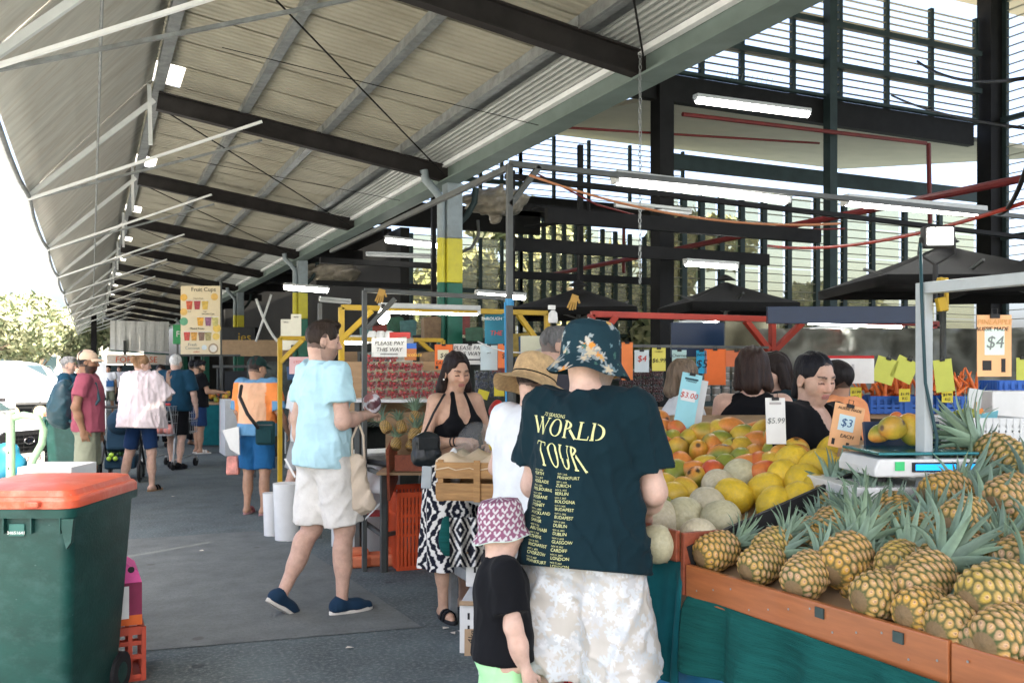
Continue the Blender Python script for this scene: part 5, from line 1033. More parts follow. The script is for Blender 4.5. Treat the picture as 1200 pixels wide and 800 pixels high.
# ================================================================= STALLS, SIGNS AND GOODS
m_board = mat('varnished_board', (.36, .115, .035), .4, var=.25, scale=5, stretch=(6, .6, 6), dirt=((.20, .055, .02), .55, 3), spec=.5, coat=.2)
m_boardr = mat('red_brown_board', (.26, .065, .03), .5, var=.3, scale=5, stretch=(6, .6, 6), dirt=((.12, .03, .015), .5, 4))
m_wood = mat('crate_wood', (.36, .20, .075), .7, var=.3, scale=6, stretch=(1, 1, 8), dirt=((.2, .1, .04), .5, 5)); m_ply = mat('plywood', (.34, .22, .12), .75, var=.2, scale=4, stretch=(1, 1, 5))
m_card = mat('cardboard', (.42, .29, .17), .85, var=.12, scale=12); m_cardlt = mat('kraft_paper', (.60, .47, .31), .8, var=.1, scale=10, bump=.2, bscale=30)
m_tealcl = cloth_mat('teal_tablecloth', (.008, .11, .125), var=.2); m_shade = mat('green_shade_cloth', (.008, .085, .075), .85, var=.22, scale=5, stretch=(1, 1, 14), bump=.6, bscale=22, spec=.15); m_tarp = mat('blue_tarpaulin', (.03, .22, .42), .45, var=.15, scale=5, bump=.3, bscale=12)
m_whitep = mat('white_plastic', (.68, .69, .67), .4, var=.05); m_paper = mat('white_card', (.72, .72, .68), .7, var=.05); m_blk = mat('black_print', (.012, .012, .012), .6, var=0)
m_orange = mat('orange_plastic', (.70, .10, .03), .45, var=.12, scale=8); m_redpl = mat('red_plastic', (.50, .03, .025), .4, var=.1, scale=8); m_bluepl = mat('blue_plastic', (.01, .10, .42), .4, var=.1, scale=8)
m_greyst = mat('stall_grey_steel', (.085, .092, .088), .55, metal=.2, var=.2, scale=7, dirt=((.10, .08, .06), .4, 6)); m_yelst = mat('stall_yellow_steel', (.44, .28, .012), .5, var=.15, scale=7); m_redst = mat('stall_red_steel', (.30, .025, .010), .5, var=.15, scale=7)
RZ = -YAW
# ---- table under the front fruit (draped), trays and boards
def sheet(rows, name, m, parent, thick=.004, smooth=True, sub=1): return MB().grid(rows).build(name, m, parent, smooth=smooth, solid=thick, sub=sub)
tb = empty('fruit_table', (0, 0, 0), 0, 'sloping front fruit table with varnished boards and teal cloth skirt', 'table')
bd = empty('x'); bpy.data.objects.remove(bd)
def yboard(name, xa, ya, xb, yb, z0, z1, m, th=.022):
    a = Vector((xa, ya, (z0 + z1) / 2)); b = Vector((xb, yb, (z0 + z1) / 2)); d = b - a
    return MB().box((0, 0, 0), (th, d.length, z1 - z0)).build(name, m, tb, bevel=.004, loc=(a + b) / 2, rot=(0, 0, math.atan2(d.y, d.x) - math.pi / 2))
e0 = Vector((1.912, 2.665)); e1 = Vector((2.0, 1.40)); dj = 1.64
fx = lambda y: e0.x + (e1.x - e0.x) * (e0.y - y) / (e0.y - e1.y)
yboard('front_board', fx(dj), dj, e0.x, e0.y, .745, .862, m_board); yboard('front_board', fx(.70) + .004, .70, fx(dj - .004) + .004, dj - .004, .742, .858, m_board)
for (u, v) in ((957, 718), (1043, 748), (1179, 668)):
    p = atX(u, v, 1.93); MB().box((0, 0, 0), (.006, .034, .03)).build('bracket', mat('dull_bracket', (.06, .09, .09), .4, metal=.6), tb, loc=(fx(p.y) - .0135, p.y, p.z)) if v > 700 else None
for i in range(14): y = 1.5 + i * .085; MB().cyl((fx(y) - .0115, y, .775 + .07 * ((i * 37) % 10) / 10), (fx(y) - .0125, y, .775 + .07 * ((i * 37) % 10) / 10), .0035, 8).build('nail_head', m_galv, tb)
yboard('side_board', 1.845, 3.25, 1.895, 2.70, .865, .975, m_boardr); MB().box((1.98, 2.685, .86), (.16, .02, .22)).build('end_board', m_boardr, tb, bevel=.003)
MB().add([(2.06, .7, .80), (1.945, 2.66, .80), (3.05, 2.66, 1.085), (3.05, .7, 1.085)], [(0, 3, 2, 1)]).build('tray_floor', m_ply, tb, solid=.015)
MB().box((2.49, 2.68, .90), (1.1, .018, .36), (0, -math.atan(.286), 0)).build('tray_divider', m_blk, tb)
# heap floor under mangoes and melons
rows = []
for v in np.linspace(646, 478, 12):
    rows.append([at(u, v + 10, heap_d(u, v) + .14) for u in np.linspace(735, 1000, 12)])
MB().grid(rows).build('heap_floor', m_card, tb, solid=.02, smooth=True)
# cloth skirt: teal cloth left, shade cloth and blue tarp right, with folds
def drape(p, q, z0, z1, name, m, amp, k, seed, gather=0.0, hang=None):
    rows = []
    for i in range(41):
        t = i / 40; row = []
        for j in range(15):
            f = j / 14; w_ = amp * (.3 + .7 * f) * min(1, f * 6) * (math.sin(k * t * 6.28 + seed) + .5 * math.sin(k * 2.3 * t * 6.28 + 2 * seed + 2 * f)); x = p[0] + (q[0] - p[0]) * t - w_ - .02 * f; y = p[1] + (q[1] - p[1]) * t + .3 * w_
            zb = hang(t) if hang else z0; row.append((x, y, z1 + (zb - z1) * f - gather * math.sin(math.pi * f) * math.sin(k * t * 6.28)))
        rows.append(row)
    return sheet(rows, name, m, tb, .004)
drape((1.865, 3.25), (1.915, 2.68), .42, .863, 'skirt_cloth', m_tealcl, .03, 3.2, .3, hang=lambda t: .46 + .06 * math.sin(5 * t))
drape((1.905, 2.66), (1.985, .8), .40, .760, 'shade_cloth', m_shade, .045, 6.3, 1.2, .05, hang=lambda t: .50 - .30 * t + .03 * math.sin(9 * t))
drape((1.93, 3.25), (2.10, .8), .01, .62, 'tarpaulin', m_tarp, .02, 3.0, 2.0)
for x, y in ((2.1, 2.5), (2.1, .9), (2.9, 2.5), (2.9, .9), (2.2, 3.9), (3.2, 4.2)): MB().box((x, y, .37), (.05, .05, .74)).build('leg', m_greyst, tb)
MB().box((2.75, 3.4, .55), (1.35, 1.5, .03)).build('table_top', m_ply, tb)
rc = MB()
def crate(name, loc, size, m, label, cat='crate', rz=0, group=None, n=7, parent=None):
    t = empty(name, loc, rz, label, cat, group); W, D, H = size; th = .012
    MB().box((0, 0, th / 2), (W, D, th)).build('base', m, t)
    for sx, sy, ln, ax in ((0, -1, W, 'x'), (0, 1, W, 'x'), (-1, 0, D, 'y'), (1, 0, D, 'y')):
        b = MB(); 
        for z, hh in ((.018, .03), (H * .45, .022), (H * .7, .022), (H - .02, .04)): b.box((0, 0, z), (ln, th, hh))
        for k in range(n + 1): x = -ln / 2 + ln * k / n; b.box((x * .985, 0, H / 2), (.02, th + .004, H - .004))
        o = b.build('side', m, t, loc=(sx * (W / 2 - th / 2), sy * (D / 2 - th / 2), 0), rot=(0, 0, 0 if ax == 'x' else math.pi / 2))
    return t
p = onground(712, 3.9); crate('plastic_crate', (p.x + .1, p.y, 0), (.5, .36, .34), m_redpl, 'red plastic crate under the fruit table behind the tour-tee man', rz=.1)
# ---- the price boards around the fruit
def card(u, v, w, h, d, col, label, lines=(), name='price_card', clip=True, roll=0, tilt=0, yaw=0, group='hand-written price cards', patches=(), th=.003, back=None):
    p = at(u, v, d); k = d / FOC; W, H = w * k, h * k; t = empty(name, p, RZ + yaw, label, 'sign', group); t.rotation_euler = (tilt, roll, RZ + yaw)
    m = mat('card_%d_%d_%d' % tuple(int(c * 255) for c in col), col, .7, var=.06, scale=10); MB().box((0, 0, 0), (W, th, H)).build('card', m, t)
    for (x, z, pw, ph, c) in patches: MB().box((x * W, -th / 2 - .0008, z * H), (pw * W, .0012, ph * H)).build('patch', mat('patch_%d_%d_%d' % tuple(int(q * 255) for q in c), c, .7, var=.03), t)
    if clip: MB().box((0, -.002, H / 2 - .004), (.030, .014, .014)).tube([(-.008, -.004, H / 2), (-.01, -.004, H / 2 + .02), (.01, -.004, H / 2 + .02), (.008, -.004, H / 2)], .0016, 5).build('clip', m_blk, t)
    for (x, z, s, txt, *rest) in lines: text(txt, s * H, rest[0] if rest else m_blk, t, Matrix.Translation((x * W, -th / 2 - .002, z * H)) @ Matrix.Rotation(R(90), 4, 'X'), shear=.15)
    return t
OR, YC, WC, LB_, GC = (.75, .16, .03), (.68, .58, .05), (.72, .72, .68), (.30, .62, .68), (.55, .66, .52)
m_pen = mat('grey_pen', (.18, .20, .19), .7, var=0); m_penb = mat('blue_pen', (.03, .10, .22), .7, var=0); m_redpen = mat('red_pen', (.5, .04, .02), .7, var=0)
PO = (.78, .42, .20)
card(1165, 405, 40, 72, 3.0, PO, 'pale orange pineapple price card reading four dollars hung from the grey bar', ((0, .38, .12, 'PINEAPPLE', mat('faint_orange', (.62, .34, .12), .8, var=0)), (-.08, .27, .09, 'AUSSIE MADE'), (0, .05, .28, '$4', m_pen)), patches=((0, .06, .58, .42, (.62, .74, .64)), (-.22, -.32, .26, .16, (.02, .02, .02)), (.26, -.32, .12, .22, (.02, .02, .02))))
card(992, 500, 36, 52, 3.72, PO, 'orange price board reading three dollars standing above the yellow melons', ((0, .40, .09, 'AUSSIE MADE'), (-.03, .08, .26, '$3', m_penb), (.05, -.22, .12, 'EACH')), patches=((-.03, .08, .52, .36, (.55, .70, .72)), (-.36, -.38, .10, .14, (.02, .02, .02)), (.12, -.42, .10, .14, (.02, .02, .02))), roll=.22, tilt=-.12, name='price_board')
card(997, 530, 30, 34, 3.80, (.42, .29, .17), 'bare brown cardboard backing below the orange board', roll=.22, tilt=-.1, clip=False, name='cardboard_sheet')
card(909, 493, 23, 54, 3.95, WC, 'white price board reading 5.99 standing in the mango heap before the seller', ((0, -.0, .17, '$5.99', m_pen), (0, .36, .06, '', m_pen)), patches=((0, .38, .6, .05, (.4, .38, .36)),), name='price_board', tilt=-.1)
card(806, 470, 24, 66, 4.75, LB_, 'pale blue price board leaning at the back of the mango heap', ((0, .1, .14, '$3.00', m_redpen), (0, .36, .05, 'MANGO')), patches=((-.02, .10, .7, .2, (.70, .72, .72)), (0, .40, .66, .03, (.02, .06, .08))), roll=.20, tilt=-.12, name='price_board')
card(815, 475, 20, 62, 4.80, (.66, .67, .66), 'white board behind the pale blue price board', roll=.20, tilt=-.12, clip=False, name='price_board')
# ---- scale with produce
t = empty('shop_scale', at(1064, 553, 3.42), RZ + .05, 'white electronic shop scale with blue displays and a steel pan', 'scale')
b = MB(); b.prism([(-.2, 0), (.2, 0), (.2, .03), (.185, .065), (-.185, .065), (-.2, .03)], -.16, .16, Matrix(((1, 0, 0), (0, 0, -1), (0, 1, 0)))); b.build('housing', m_whitep, t, bevel=.008)
MB().box((0, 0, .083), (.37, .32, .012)).build('pan', mat('pan_steel', (.05, .22, .25), .25, metal=.7), t, bevel=.004)
for x, w_ in ((.0, .17), (.135, .07)): MB().box((x + .02, -.1625, .036), (w_, .004, .034)).build('display_frame', m_blk, t); MB().box((x + .02, -.1655, .036), (w_ * .86, .003, .022)).build('display', mat('lcd', (.01, .15, .45), .3, var=0, emit=(.01, .25, .75), estr=.5), t)
MB().box((-.11, -.163, .040), (.034, .003, .032)).build('sticker', mat('green_sticker', (.05, .55, .18), .5), t)
for x in (-.15, .15): MB().cyl((x, -.1, -.02), (x, -.1, .002), .02, 10).cyl((x, .1, -.02), (x, .1, .002), .02, 10).build('foot', m_blk, t)
MB().box((.05, .15, .12), (.3, .02, .12), (-.2, 0, 0)).build('rear_display', mat('navy_plastic', (.01, .03, .07), .4), t)
sb = MB().box((0, 0, 0), (.62, .42, .09)).build('scale_plinth', m_whitep, bevel=.005, loc=at(1062, 570, 3.5) + Vector((0, 0, -.02)), rot=(0, 0, RZ + .05)); tag(sb, 'pale box the scale stands on behind the pineapples', 'box')
pq = at(1062, 576, 3.5); o = MB().box((pq.x, pq.y, .5), (.5, .36, 1.0)).build('counter_stand', m_blk); tag(o, 'dark stand carrying the scale', 'stand')
for i, (u, v, k, lab) in enumerate(((1046, 501, 'gs', 'green papaya on the scale pan, left one'), (1068, 503, 'yg', 'green-yellow papaya on the scale pan, right one'), (1032, 507, 'y', 'yellow fruit at the left end of the scale pan'), (1050, 489, 'r', 'small red tomato on top behind the papayas'))):
    o = put_fruit(k, u, v, 3.40 + .03 * i, 'papaya' if i < 2 else 'fruit', lab, 'fruit', None, (.86, .9, .7, .42)[i], 400 + i)
# ---- white post, cross bar, flood light and clamp
t = empty('stall_frame', (2.735, 2.375, 0), 0, 'pale grey steel stall post with a bar running towards the camera', 'stall frame')
MB().box((0, 0, .93), (.042, .042, 1.86)).build('post', mat('pale_grey_steel', (.42, .46, .46), .45, var=.15, scale=9, dirt=((.2, .17, .13), .35, 9)), t, bevel=.003); MB().box((0, -.78, 1.84), (.05, 1.52, .04)).build('cross_bar', MATS['pale_grey_steel'], t, bevel=.003)
MB().tube([(-.03, -.01, 2.0), (-.035, -.02, 1.8), (-.028, -.03, 1.5), (.03, -.03, 1.3), (.01, -.03, 1.1)], .006, 6).build('cable', mat('teal_cable', (.01, .05, .06), .5), t, smooth=True)
MB().box((.026, .02, 1.5), (.012, .02, .7)).build('blue_strap', m_tarp, t)
fl = at(1101, 277, 3.35); t2 = empty('flood_light', fl, RZ - .1, 'small lit flood light above the pale grey post', 'light')
MB().box((0, .02, 0), (.11, .05, .08)).build('housing', m_blk, t2, bevel=.006); MB().box((0, -.008, 0), (.088, .004, .06)).build('lens', mat('flood_lens', (1, 1, 1), .3, var=0, emit=(1, .97, .9), estr=14), t2)
MB().tube([(-.06, .02, -.0), (-.065, .03, -.06), (0, .04, -.1), (.065, .03, -.06), (.06, .02, 0)], .005, 6).cyl((0, .04, -.1), (0, .05, -.24), .01, 8).build('bracket', m_blk, t2)
cl = at(1103, 345, 3.28); t3 = empty('spring_clamp', cl, RZ, 'yellow clamp gripping the post top under the flood light', 'clamp')
MB().box((0, 0, .035), (.03, .03, .05), (0, .2, 0)).box((0, 0, -.035), (.03, .03, .05), (0, -.2, 0)).box((.018, 0, 0), (.012, .02, .12)).build('jaw', m_yelst, t3, bevel=.004); MB().cyl((0, -.02, .02), (0, .02, .02), .012, 10).build('pivot', m_blk, t3)
# ---- fluorescent fittings
m_tubeL = mat('lit_tube', (1, 1, 1), .4, var=0, emit=(1, .98, .92), estr=9); m_fit = mat('fitting_grey', (.45, .47, .46), .5)
def fluoro(u0, v0, u1, v1, Y, label, lit=True, r=.026, deep=False):
    a = atY(u0, v0, Y) if not deep else at(u0, v0, Y); b = atY(u1, v1, Y) if not deep else atY(u1, v1, a.y); c = (a + b) / 2; L = (b - a).length; t = empty('fluorescent_light', c, math.atan2((b - a).y, (b - a).x), label, 'light', 'fluorescent lights in the hall'); t.rotation_euler = (0, -math.asin((b - a).z / L), math.atan2((b - a).y, (b - a).x))
    MB().box((0, 0, .045), (L * 1.02, .10, .045)).build('housing', m_fit, t, bevel=.006); MB().cyl((-L * .49, 0, 0), (L * .49, 0, 0), r, 12).build('tube', m_tubeL if lit else m_whitep, t, smooth=40)
    for k in (-1, 1): MB().box((k * L * .5, 0, .012), (.03, .06, .05)).build('end_cap', m_whitep, t)
    return t
fluoro(816, 117, 947, 134, 9.0, 'lit fluorescent light under the clerestory beam', r=.045)
fluoro(721, 213, 922, 236, 5.05, 'longest lit fluorescent light in the middle of the hall', r=.022)
fluoro(990, 239, 1150, 252, 5.05, 'lit fluorescent light on the right over the cables', r=.018)
fluoro(803, 309, 863, 313, 9.8, 'short lit fluorescent light left of the dark umbrella', r=.03)
fluoro(722, 241, 808, 250, 11, 'unlit fluorescent fitting below the longest light', lit=False)
fluoro(452, 281, 518, 288, 15, 'lit fluorescent light left of the nearest painted column', r=.05)
fluoro(333, 336, 384, 340, 16.5, 'lit fluorescent light beside the second painted column', r=.05)
fluoro(446, 364, 560, 367, 7.6, 'long lit fluorescent light on the yellow stall frame', r=.022)
fluoro(947, 377, 1056, 382, 5.9, 'lit fluorescent light under the dark blue awning', r=.022)
fluoro(946, 392, 1003, 387, 6.8, 'small lit fluorescent light behind the blue awning light', r=.014)
fluoro(793, 384, 840, 378, 8.0, 'lit fluorescent light in front of the blue board', r=.02)
fluoro(375, 352, 410, 355, 16, 'unlit fluorescent fitting behind the walking man', lit=False)
fluoro(558, 345, 615, 349, 11.5, 'lit fluorescent light behind the nearest column', r=.03)
fluoro(430, 299, 515, 302, 17.2, 'unlit grey fitting under the gable louvres', lit=False)
fluoro(398, 400, 430, 401, 9.0, 'lit fluorescent light by the yellow frame near the walking man', r=.025)
# bulb
bp = at(449, 371, 7.2); t = empty('light_bulb', bp, 0, 'glowing round bulb on the yellow stall frame', 'light'); MB().lathe([(.005, -.06), (.03, -.05), (.05, -.015), (.05, .01), (.03, .045), (.018, .06)], 16).build('glass', mat('bulb_glass', (1, 1, 1), .3, var=0, emit=(1, .95, .8), estr=10), t, smooth=True); MB().cyl((0, 0, .06), (0, 0, .10), .016, 10).build('socket', m_blk, t)
# ---- stall frames
def fr(name, label, pts, m, w_=.04, cat='stall frame'):
    t = empty(name, (0, 0, 0), 0, label, cat)
    for nm, a, b in pts: MB().beam(a, b, w_, w_).build(nm, m, t, bevel=.003)
    return t
def gp(u, d): return onground(u, d)
A = at(597, 192, 5.5)
t = fr('stall_frame', 'tall dark grey stall frame post with a bar carrying the long lights', [('post', Vector((A.x, A.y, 0)), A), ('cross_bar', A, Vector((10.5, A.y, A.z))), ('cross_bar', A + Vector((0, 0, -.02)), Vector((A.x, 9.5, A.z))), ('brace', A + Vector((0, 0, -.25)), A + Vector((.2, 0, 0)))], m_greyst, .035)
MB().beam((A.x + .0, A.y + .05, 2.72), (10.4, A.y + .05, 2.56), .05, .03).build('cross_bar', m_dark, t)
MB().cyl((A.x, A.y, 1.93), (A.x, A.y, 1.97), .028, 8).tube([(A.x - .03, A.y, 1.95), (A.x - .035, A.y - .02, 1.6), (A.x - .03, A.y - .02, 1.3)], .006, 5).build('blue_rope', m_tarp, t)
B = at(427, 340, 7.0); C0 = at(515, 355, 7.0)
fr('stall_frame', 'grey stall frame with diagonal brace behind the strawberries', [('post', Vector((B.x, B.y, 0)), B), ('cross_bar', B, atY(600, 350, B.y)), ('brace', at(430, 385, 7.0), at(463, 350, 7.0)), ('post', Vector((B.x, B.y + 1.5, 0)), Vector((B.x, B.y + 1.5, B.z)))], m_greyst, .035)
y1 = at(400, 360, 7.7); y2 = atY(641, 362, y1.y); y2.z = y1.z
fr('stall_frame', 'yellow stall frame with angled braces above the pay signs', [('cross_bar', y1, y2), ('post', Vector((y1.x, y1.y, 0)), y1), ('post', Vector((y2.x, y2.y, 0)), y2), ('brace', at(400, 398, 7.7), at(436, 364, 7.7)), ('brace', atY(607, 368, y1.y), atY(628, 397, y1.y))], m_yelst, .045)
y1 = at(328, 396, 8.6); y2 = atY(519, 398, y1.y); y2.z = y1.z; YP = 1
fr('stall_frame', 'lower yellow stall frame beside the walking man', [('cross_bar', y1, y2), ('post', Vector((y1.x, y1.y, 0)), y1), ('post', Vector((y2.x, y2.y, 0)), y2), ('brace', at(329, 424, 8.6), at(355, 398, 8.6)), ('brace', atY(492, 400, y1.y), atY(512, 417, y1.y))], m_yelst, .04)
r1 = at(693, 368, 6.6); r2 = atY(1100, 380, r1.y); r2.z = r1.z
fr('stall_frame', 'red stall frame with crossed braces over the central stall', [('cross_bar', r1, r2), ('post', Vector((r1.x, r1.y, 0)), r1), ('post', atY(905, 432, r1.y) * 1, atY(905, 375, r1.y)), ('brace', at(703, 395, 6.6), at(722, 371, 6.6)), ('brace', atY(874, 376, r1.y), atY(901, 410, r1.y)), ('brace', atY(908, 410, r1.y), atY(940, 378, r1.y)), ('post', atY(1094, 470, r1.y), atY(1094, 380, r1.y))], m_redst, .045)
# ---- dark umbrellas / gazebos
def gazebo(u, v, Y, hw, rise, drop, label, n=4, rot=.3, eave=None):
    p = atY(u, v, Y); t = empty('market_umbrella', (p.x, p.y, 0), rot, label, 'umbrella', 'dark umbrellas over the stalls'); m = cloth_mat('charcoal_canvas', (.009, .009, .009), var=.15); zt = p.z; k = n * 8; rows = []
    for i in range(k):
        a = 2 * math.pi * i / k; q = a % (2 * math.pi / n) - math.pi / n; rr = hw / math.cos(q) * (math.cos(math.pi / n) if n > 4 else 1)
        rows.append([(rr * f * math.cos(a), rr * f * math.sin(a), zt - rise * f ** .9 - .05 * math.sin(math.pi * f) * math.cos(q * n / 2) ** 2) for f in (.02, .25, .5, .75, 1)] + [(rr * math.cos(a), rr * math.sin(a), zt - rise - drop)])
    MB().grid(rows, closed_u=True).build('canopy', m, t, smooth=35, solid=.004)
    MB().cyl((0, 0, 0), (0, 0, zt - .04), .025, 8).build('pole', m_greyst, t); MB().lathe([(.12, zt + .02), (.04, zt + .07), (.02, zt + .08)], 10).build('cap', m, t)
    for i in range(n): a = 2 * math.pi * i / n + math.pi / n; rr = hw / math.cos(math.pi / n) if n == 4 else hw; MB().beam((0, 0, zt - .35), (rr * .6 * math.cos(a), rr * .6 * math.sin(a), zt - rise * .62), .02, .02).build('rib', m_greyst, t)
    return t
gazebo(850, 330, 8.6, .62, .28, .10, 'dark square umbrella in the centre of the hall', rot=.5)
gazebo(678, 337, 9.0, .66, .26, .08, 'dark umbrella behind the floral hat, above the red frame', rot=.2)
gazebo(1105, 287, 5.0, .72, .30, .07, 'large dark umbrella behind the flood light', rot=.35)
gazebo(1225, 292, 4.4, .62, .28, .07, 'dark umbrella at the right edge', rot=.1)
# blue awnings/board
def slab(name, u, v, w, h, d, m, label, cat, dp=.05, yaw=0, roll=0):
    k = d / FOC; o = MB().box((0, 0, 0), (w * k, dp, h * k)).build(name, m, loc=at(u, v, d), rot=(0, roll, RZ + yaw), bevel=.003); return tag(o, label, cat)
m_navy = mat('navy_vinyl', (.003, .02, .06), .3, var=.15, scale=4)
slab('awning_valance', 988, 369, 176, 20, 6.6, m_navy, 'dark blue glossy awning front over the seller', 'awning', yaw=-.05)
slab('blue_board', 817, 398, 62, 40, 8.8, m_navy, 'dark blue board hanging behind the price cards', 'board')
# silver backdrop tarp behind the seller
P = []
for i in range(33):
    row = []
    for j in range(17): u = 890 + i * 10.5; v = 385 + j * 8; row.append(at(u, v, 7.6 + .10 * math.sin(i * .9 + j * .25) + .06 * math.sin(i * 2.3 - j * .5) + .05 * math.sin(j * 1.1)))
    P.append(row)
o = MB().grid(P).build('backdrop_tarp', mat('silver_tarp', (.22, .23, .20), .42, metal=.0, var=.3, scale=3, bump=.4, bscale=9), smooth=True, solid=.004); tag(o, 'crumpled silver-grey tarpaulin hung behind the seller', 'tarpaulin')
o = MB().grid([[at(850 + i * 12, 375 + j * 14, 8.2 + .12 * math.sin(i * 1.3) + .05 * j) for j in range(6)] for i in range(6)]).build('shade_sheet', mat('olive_sheet', (.20, .19, .13), .7, var=.2, scale=5), smooth=True, solid=.004); tag(o, 'olive shade sheet slung behind the red frame', 'tarpaulin')
# ---- carrot counter behind the seller
t = empty('counter_table', at(1040, 500, 6.2) * 1, RZ, 'back counter carrying the crates of carrots', 'table'); t.location.z = 0
MB().box((.15, 0, 1.24), (1.9, .5, .03)).build('table_top', m_ply, t); MB().box((.15, -.22, .95), (1.9, .02, .56)).build('front_panel', mat('dark_panel', (.03, .025, .02), .7), t)
for x in (-.75, 1.05): MB().box((x, 0, .61), (.05, .4, 1.22)).build('leg', m_greyst, t)
m_carrot = mat('carrot', (.72, .16, .03), .5, var=.2, scale=30)
for i, (u, w_) in enumerate(((1030, 46), (1066, 40), (1118, 48))):
    p = at(u, 463, 6.1); k = 6.1 / FOC; c = crate('plastic_crate', (p.x, p.y, 1.258), (w_ * k * .95, .34, .115), m_bluepl, ('blue crate of bagged carrots beside the white board', 'middle blue crate of carrots left of the pale post', 'blue crate right of the pale post')[i], rz=RZ, group='blue carrot crates', n=5)
    cb = MB(); r = random.Random(i)
    for q in range(26):
        a = Vector((r.uniform(-.45, .45) * w_ * k, r.uniform(-.14, .14), r.uniform(.06, .17))); d = Vector((r.uniform(-.5, .5), r.uniform(-.2, .2), 1 * r.uniform(.2, .9))).normalized() * .15; cb.cyl(a, a + d, .016, 7, .004)
    o = cb.build('carrot_pile', m_carrot, smooth=50, loc=(p.x, p.y, 1.26), rot=(0, 0, RZ)); tag(o, ('carrots heaped in the crate beside the white board', 'carrots heaped in the middle blue crate', 'carrots heaped in the crate right of the post')[i], 'carrots', kind='stuff')
card(993, 433, 62, 32, 5.6, WC, 'white board with a red top edge behind the seller', patches=((0, .46, 1, .1, (.5, .02, .02)), (.1, .05, .05, .3, (.45, .45, .44))), clip=False, name='white_board', th=.01)
for i, (u, v, w_, h_, ro) in enumerate(((1037, 434, 25, 30, -.3), (1060, 433, 26, 27, -.45), (1106, 440, 22, 38, .12))): card(u, v, w_, h_, 5.75, (.55, .58, .10), ('olive-yellow card tilted above the carrots, left one', 'olive-yellow card tilted above the carrots, right one', 'olive-yellow card hanging right of the pale post')[i], roll=-ro, patches=())
for i, (u, v) in enumerate(((1003, 461), (1060, 463), (1110, 464))): card(u, v, 13, 15, 5.85, YC, ('small yellow ticket by the orange price board', 'small yellow ticket on the middle carrot crate', 'small yellow ticket on the right crate')[i], ((0, .1, .3, '$1.99'), (0, -.25, .3, 'KG')), clip=False)
card(1198, 440, 14, 42, 5.8, (.55, .58, .10), 'olive card cut by the right edge of the photo')
p = at(1187, 452, 5.0); crate('plastic_crate', (p.x, p.y, p.z - .07), (.26, .2, .10), m_bluepl, 'small bright blue crate at the right edge', rz=RZ)
p = at(1180, 480, 4.8); o = MB().box((0, 0, 0), (.26, .2, .20)).build('foam_box', m_whitep, loc=(p.x, p.y, p.z), rot=(0, 0, RZ), bevel=.006); tag(o, 'white foam box below the bright blue crate', 'box')
p = at(1172, 497, 4.4); o = MB().box((0, 0, 0), (.16, .12, .045)).build('paper_stack', m_paper, loc=p, rot=(0, 0, RZ)); tag(o, 'stack of white paper at the right edge', 'paper')
p = at(1165, 520, 4.7); o = MB().box((p.x, p.y, .56), (1.3, .5, 1.12)).build('side_counter', m_ply); o.rotation_euler = (0, 0, 0); tag(o, 'plywood side counter behind the right pineapples', 'counter')
p = at(1140, 507, 3.9); crate('plastic_crate', (p.x, p.y, p.z - .06), (.34, .26, .13), m_whitep, 'pale grey slotted crate behind the topmost pineapple', rz=RZ, n=12)
pz_ = p.z - .06; o = MB().box((p.x, p.y, pz_ / 2), (.36, .26, pz_ - .002)).build('crate_stand', m_card); tag(o, 'carton stand under the pale slotted crate', 'stand')
for i, (u, v) in enumerate(((1123, 487), (1136, 486), (1130, 490))): put_fruit('g', u, v, 3.9, 'avocado', ('green avocado in the pale crate, left', 'green avocado in the pale crate, right', 'green avocado in the pale crate, lower')[i], 'avocado', 'avocados in the pale crate', .55, 500 + i)
card(1142, 469, 16, 27, 4.2, (.60, .62, .60), 'pale grey card on a stick behind the avocados', patches=((.1, -.3, .2, .5, (.4, .26, .1)),), clip=False, roll=.15)
card(1155, 490, 28, 16, 3.9, (.25, .62, .70), 'pale blue card lying on the slotted crate', clip=False, roll=-.2, tilt=.6)
card(1147, 486, 14, 12, 4.0, (.75, .25, .05), 'orange card behind the avocados', clip=False, roll=-.4)
# ---- row of price cards and punnets beyond the mangoes
rl = at(650, 404, 6.4); rr_ = atY(900, 408, rl.y); o = MB().beam(rl, Vector((rr_.x, rr_.y, rl.z)), .02, .02).build('card_rail', m_greyst); tag(o, 'thin grey rail the price cards hang from', 'rail')
for (u, v, w_, h_, c, lab, ln) in ((752, 423, 17, 26, (.55, .62, .62), 'pale grey card with a red four dollar price', ((0, .1, .4, '$4', m_redpen),)), (772, 421, 16, 27, (.70, .62, .12), 'pale yellow price card on the rail', ((0, -.05, .26, '$6.99'), (0, .33, .1, 'CHERRY'))), (796, 421, 17, 22, (.42, .60, .56), 'pale green card reading cherries', ((0, .2, .22, 'Cherries'),)), (822, 424, 12, 27, (.02, .32, .52), 'bright blue card with a five dollar price', ((0, -.1, .5, '$5'), (0, .3, .16, 'INDIA'))), (838, 430, 25, 42, (.78, .16, .03), 'large plain orange card on the rail', ()), (735, 423, 13, 44, (.78, .22, .06), 'orange card partly behind the floral hat', ()), (863, 420, 27, 19, (.62, .16, .06), 'red-orange card with a two dollar price', ((.1, -.1, .55, '$2'),))): card(u, v, w_, h_, 6.38, c, lab, ln)
ORD = ('first', 'second', 'third', 'fourth', 'fifth', 'sixth', 'seventh', 'eighth')
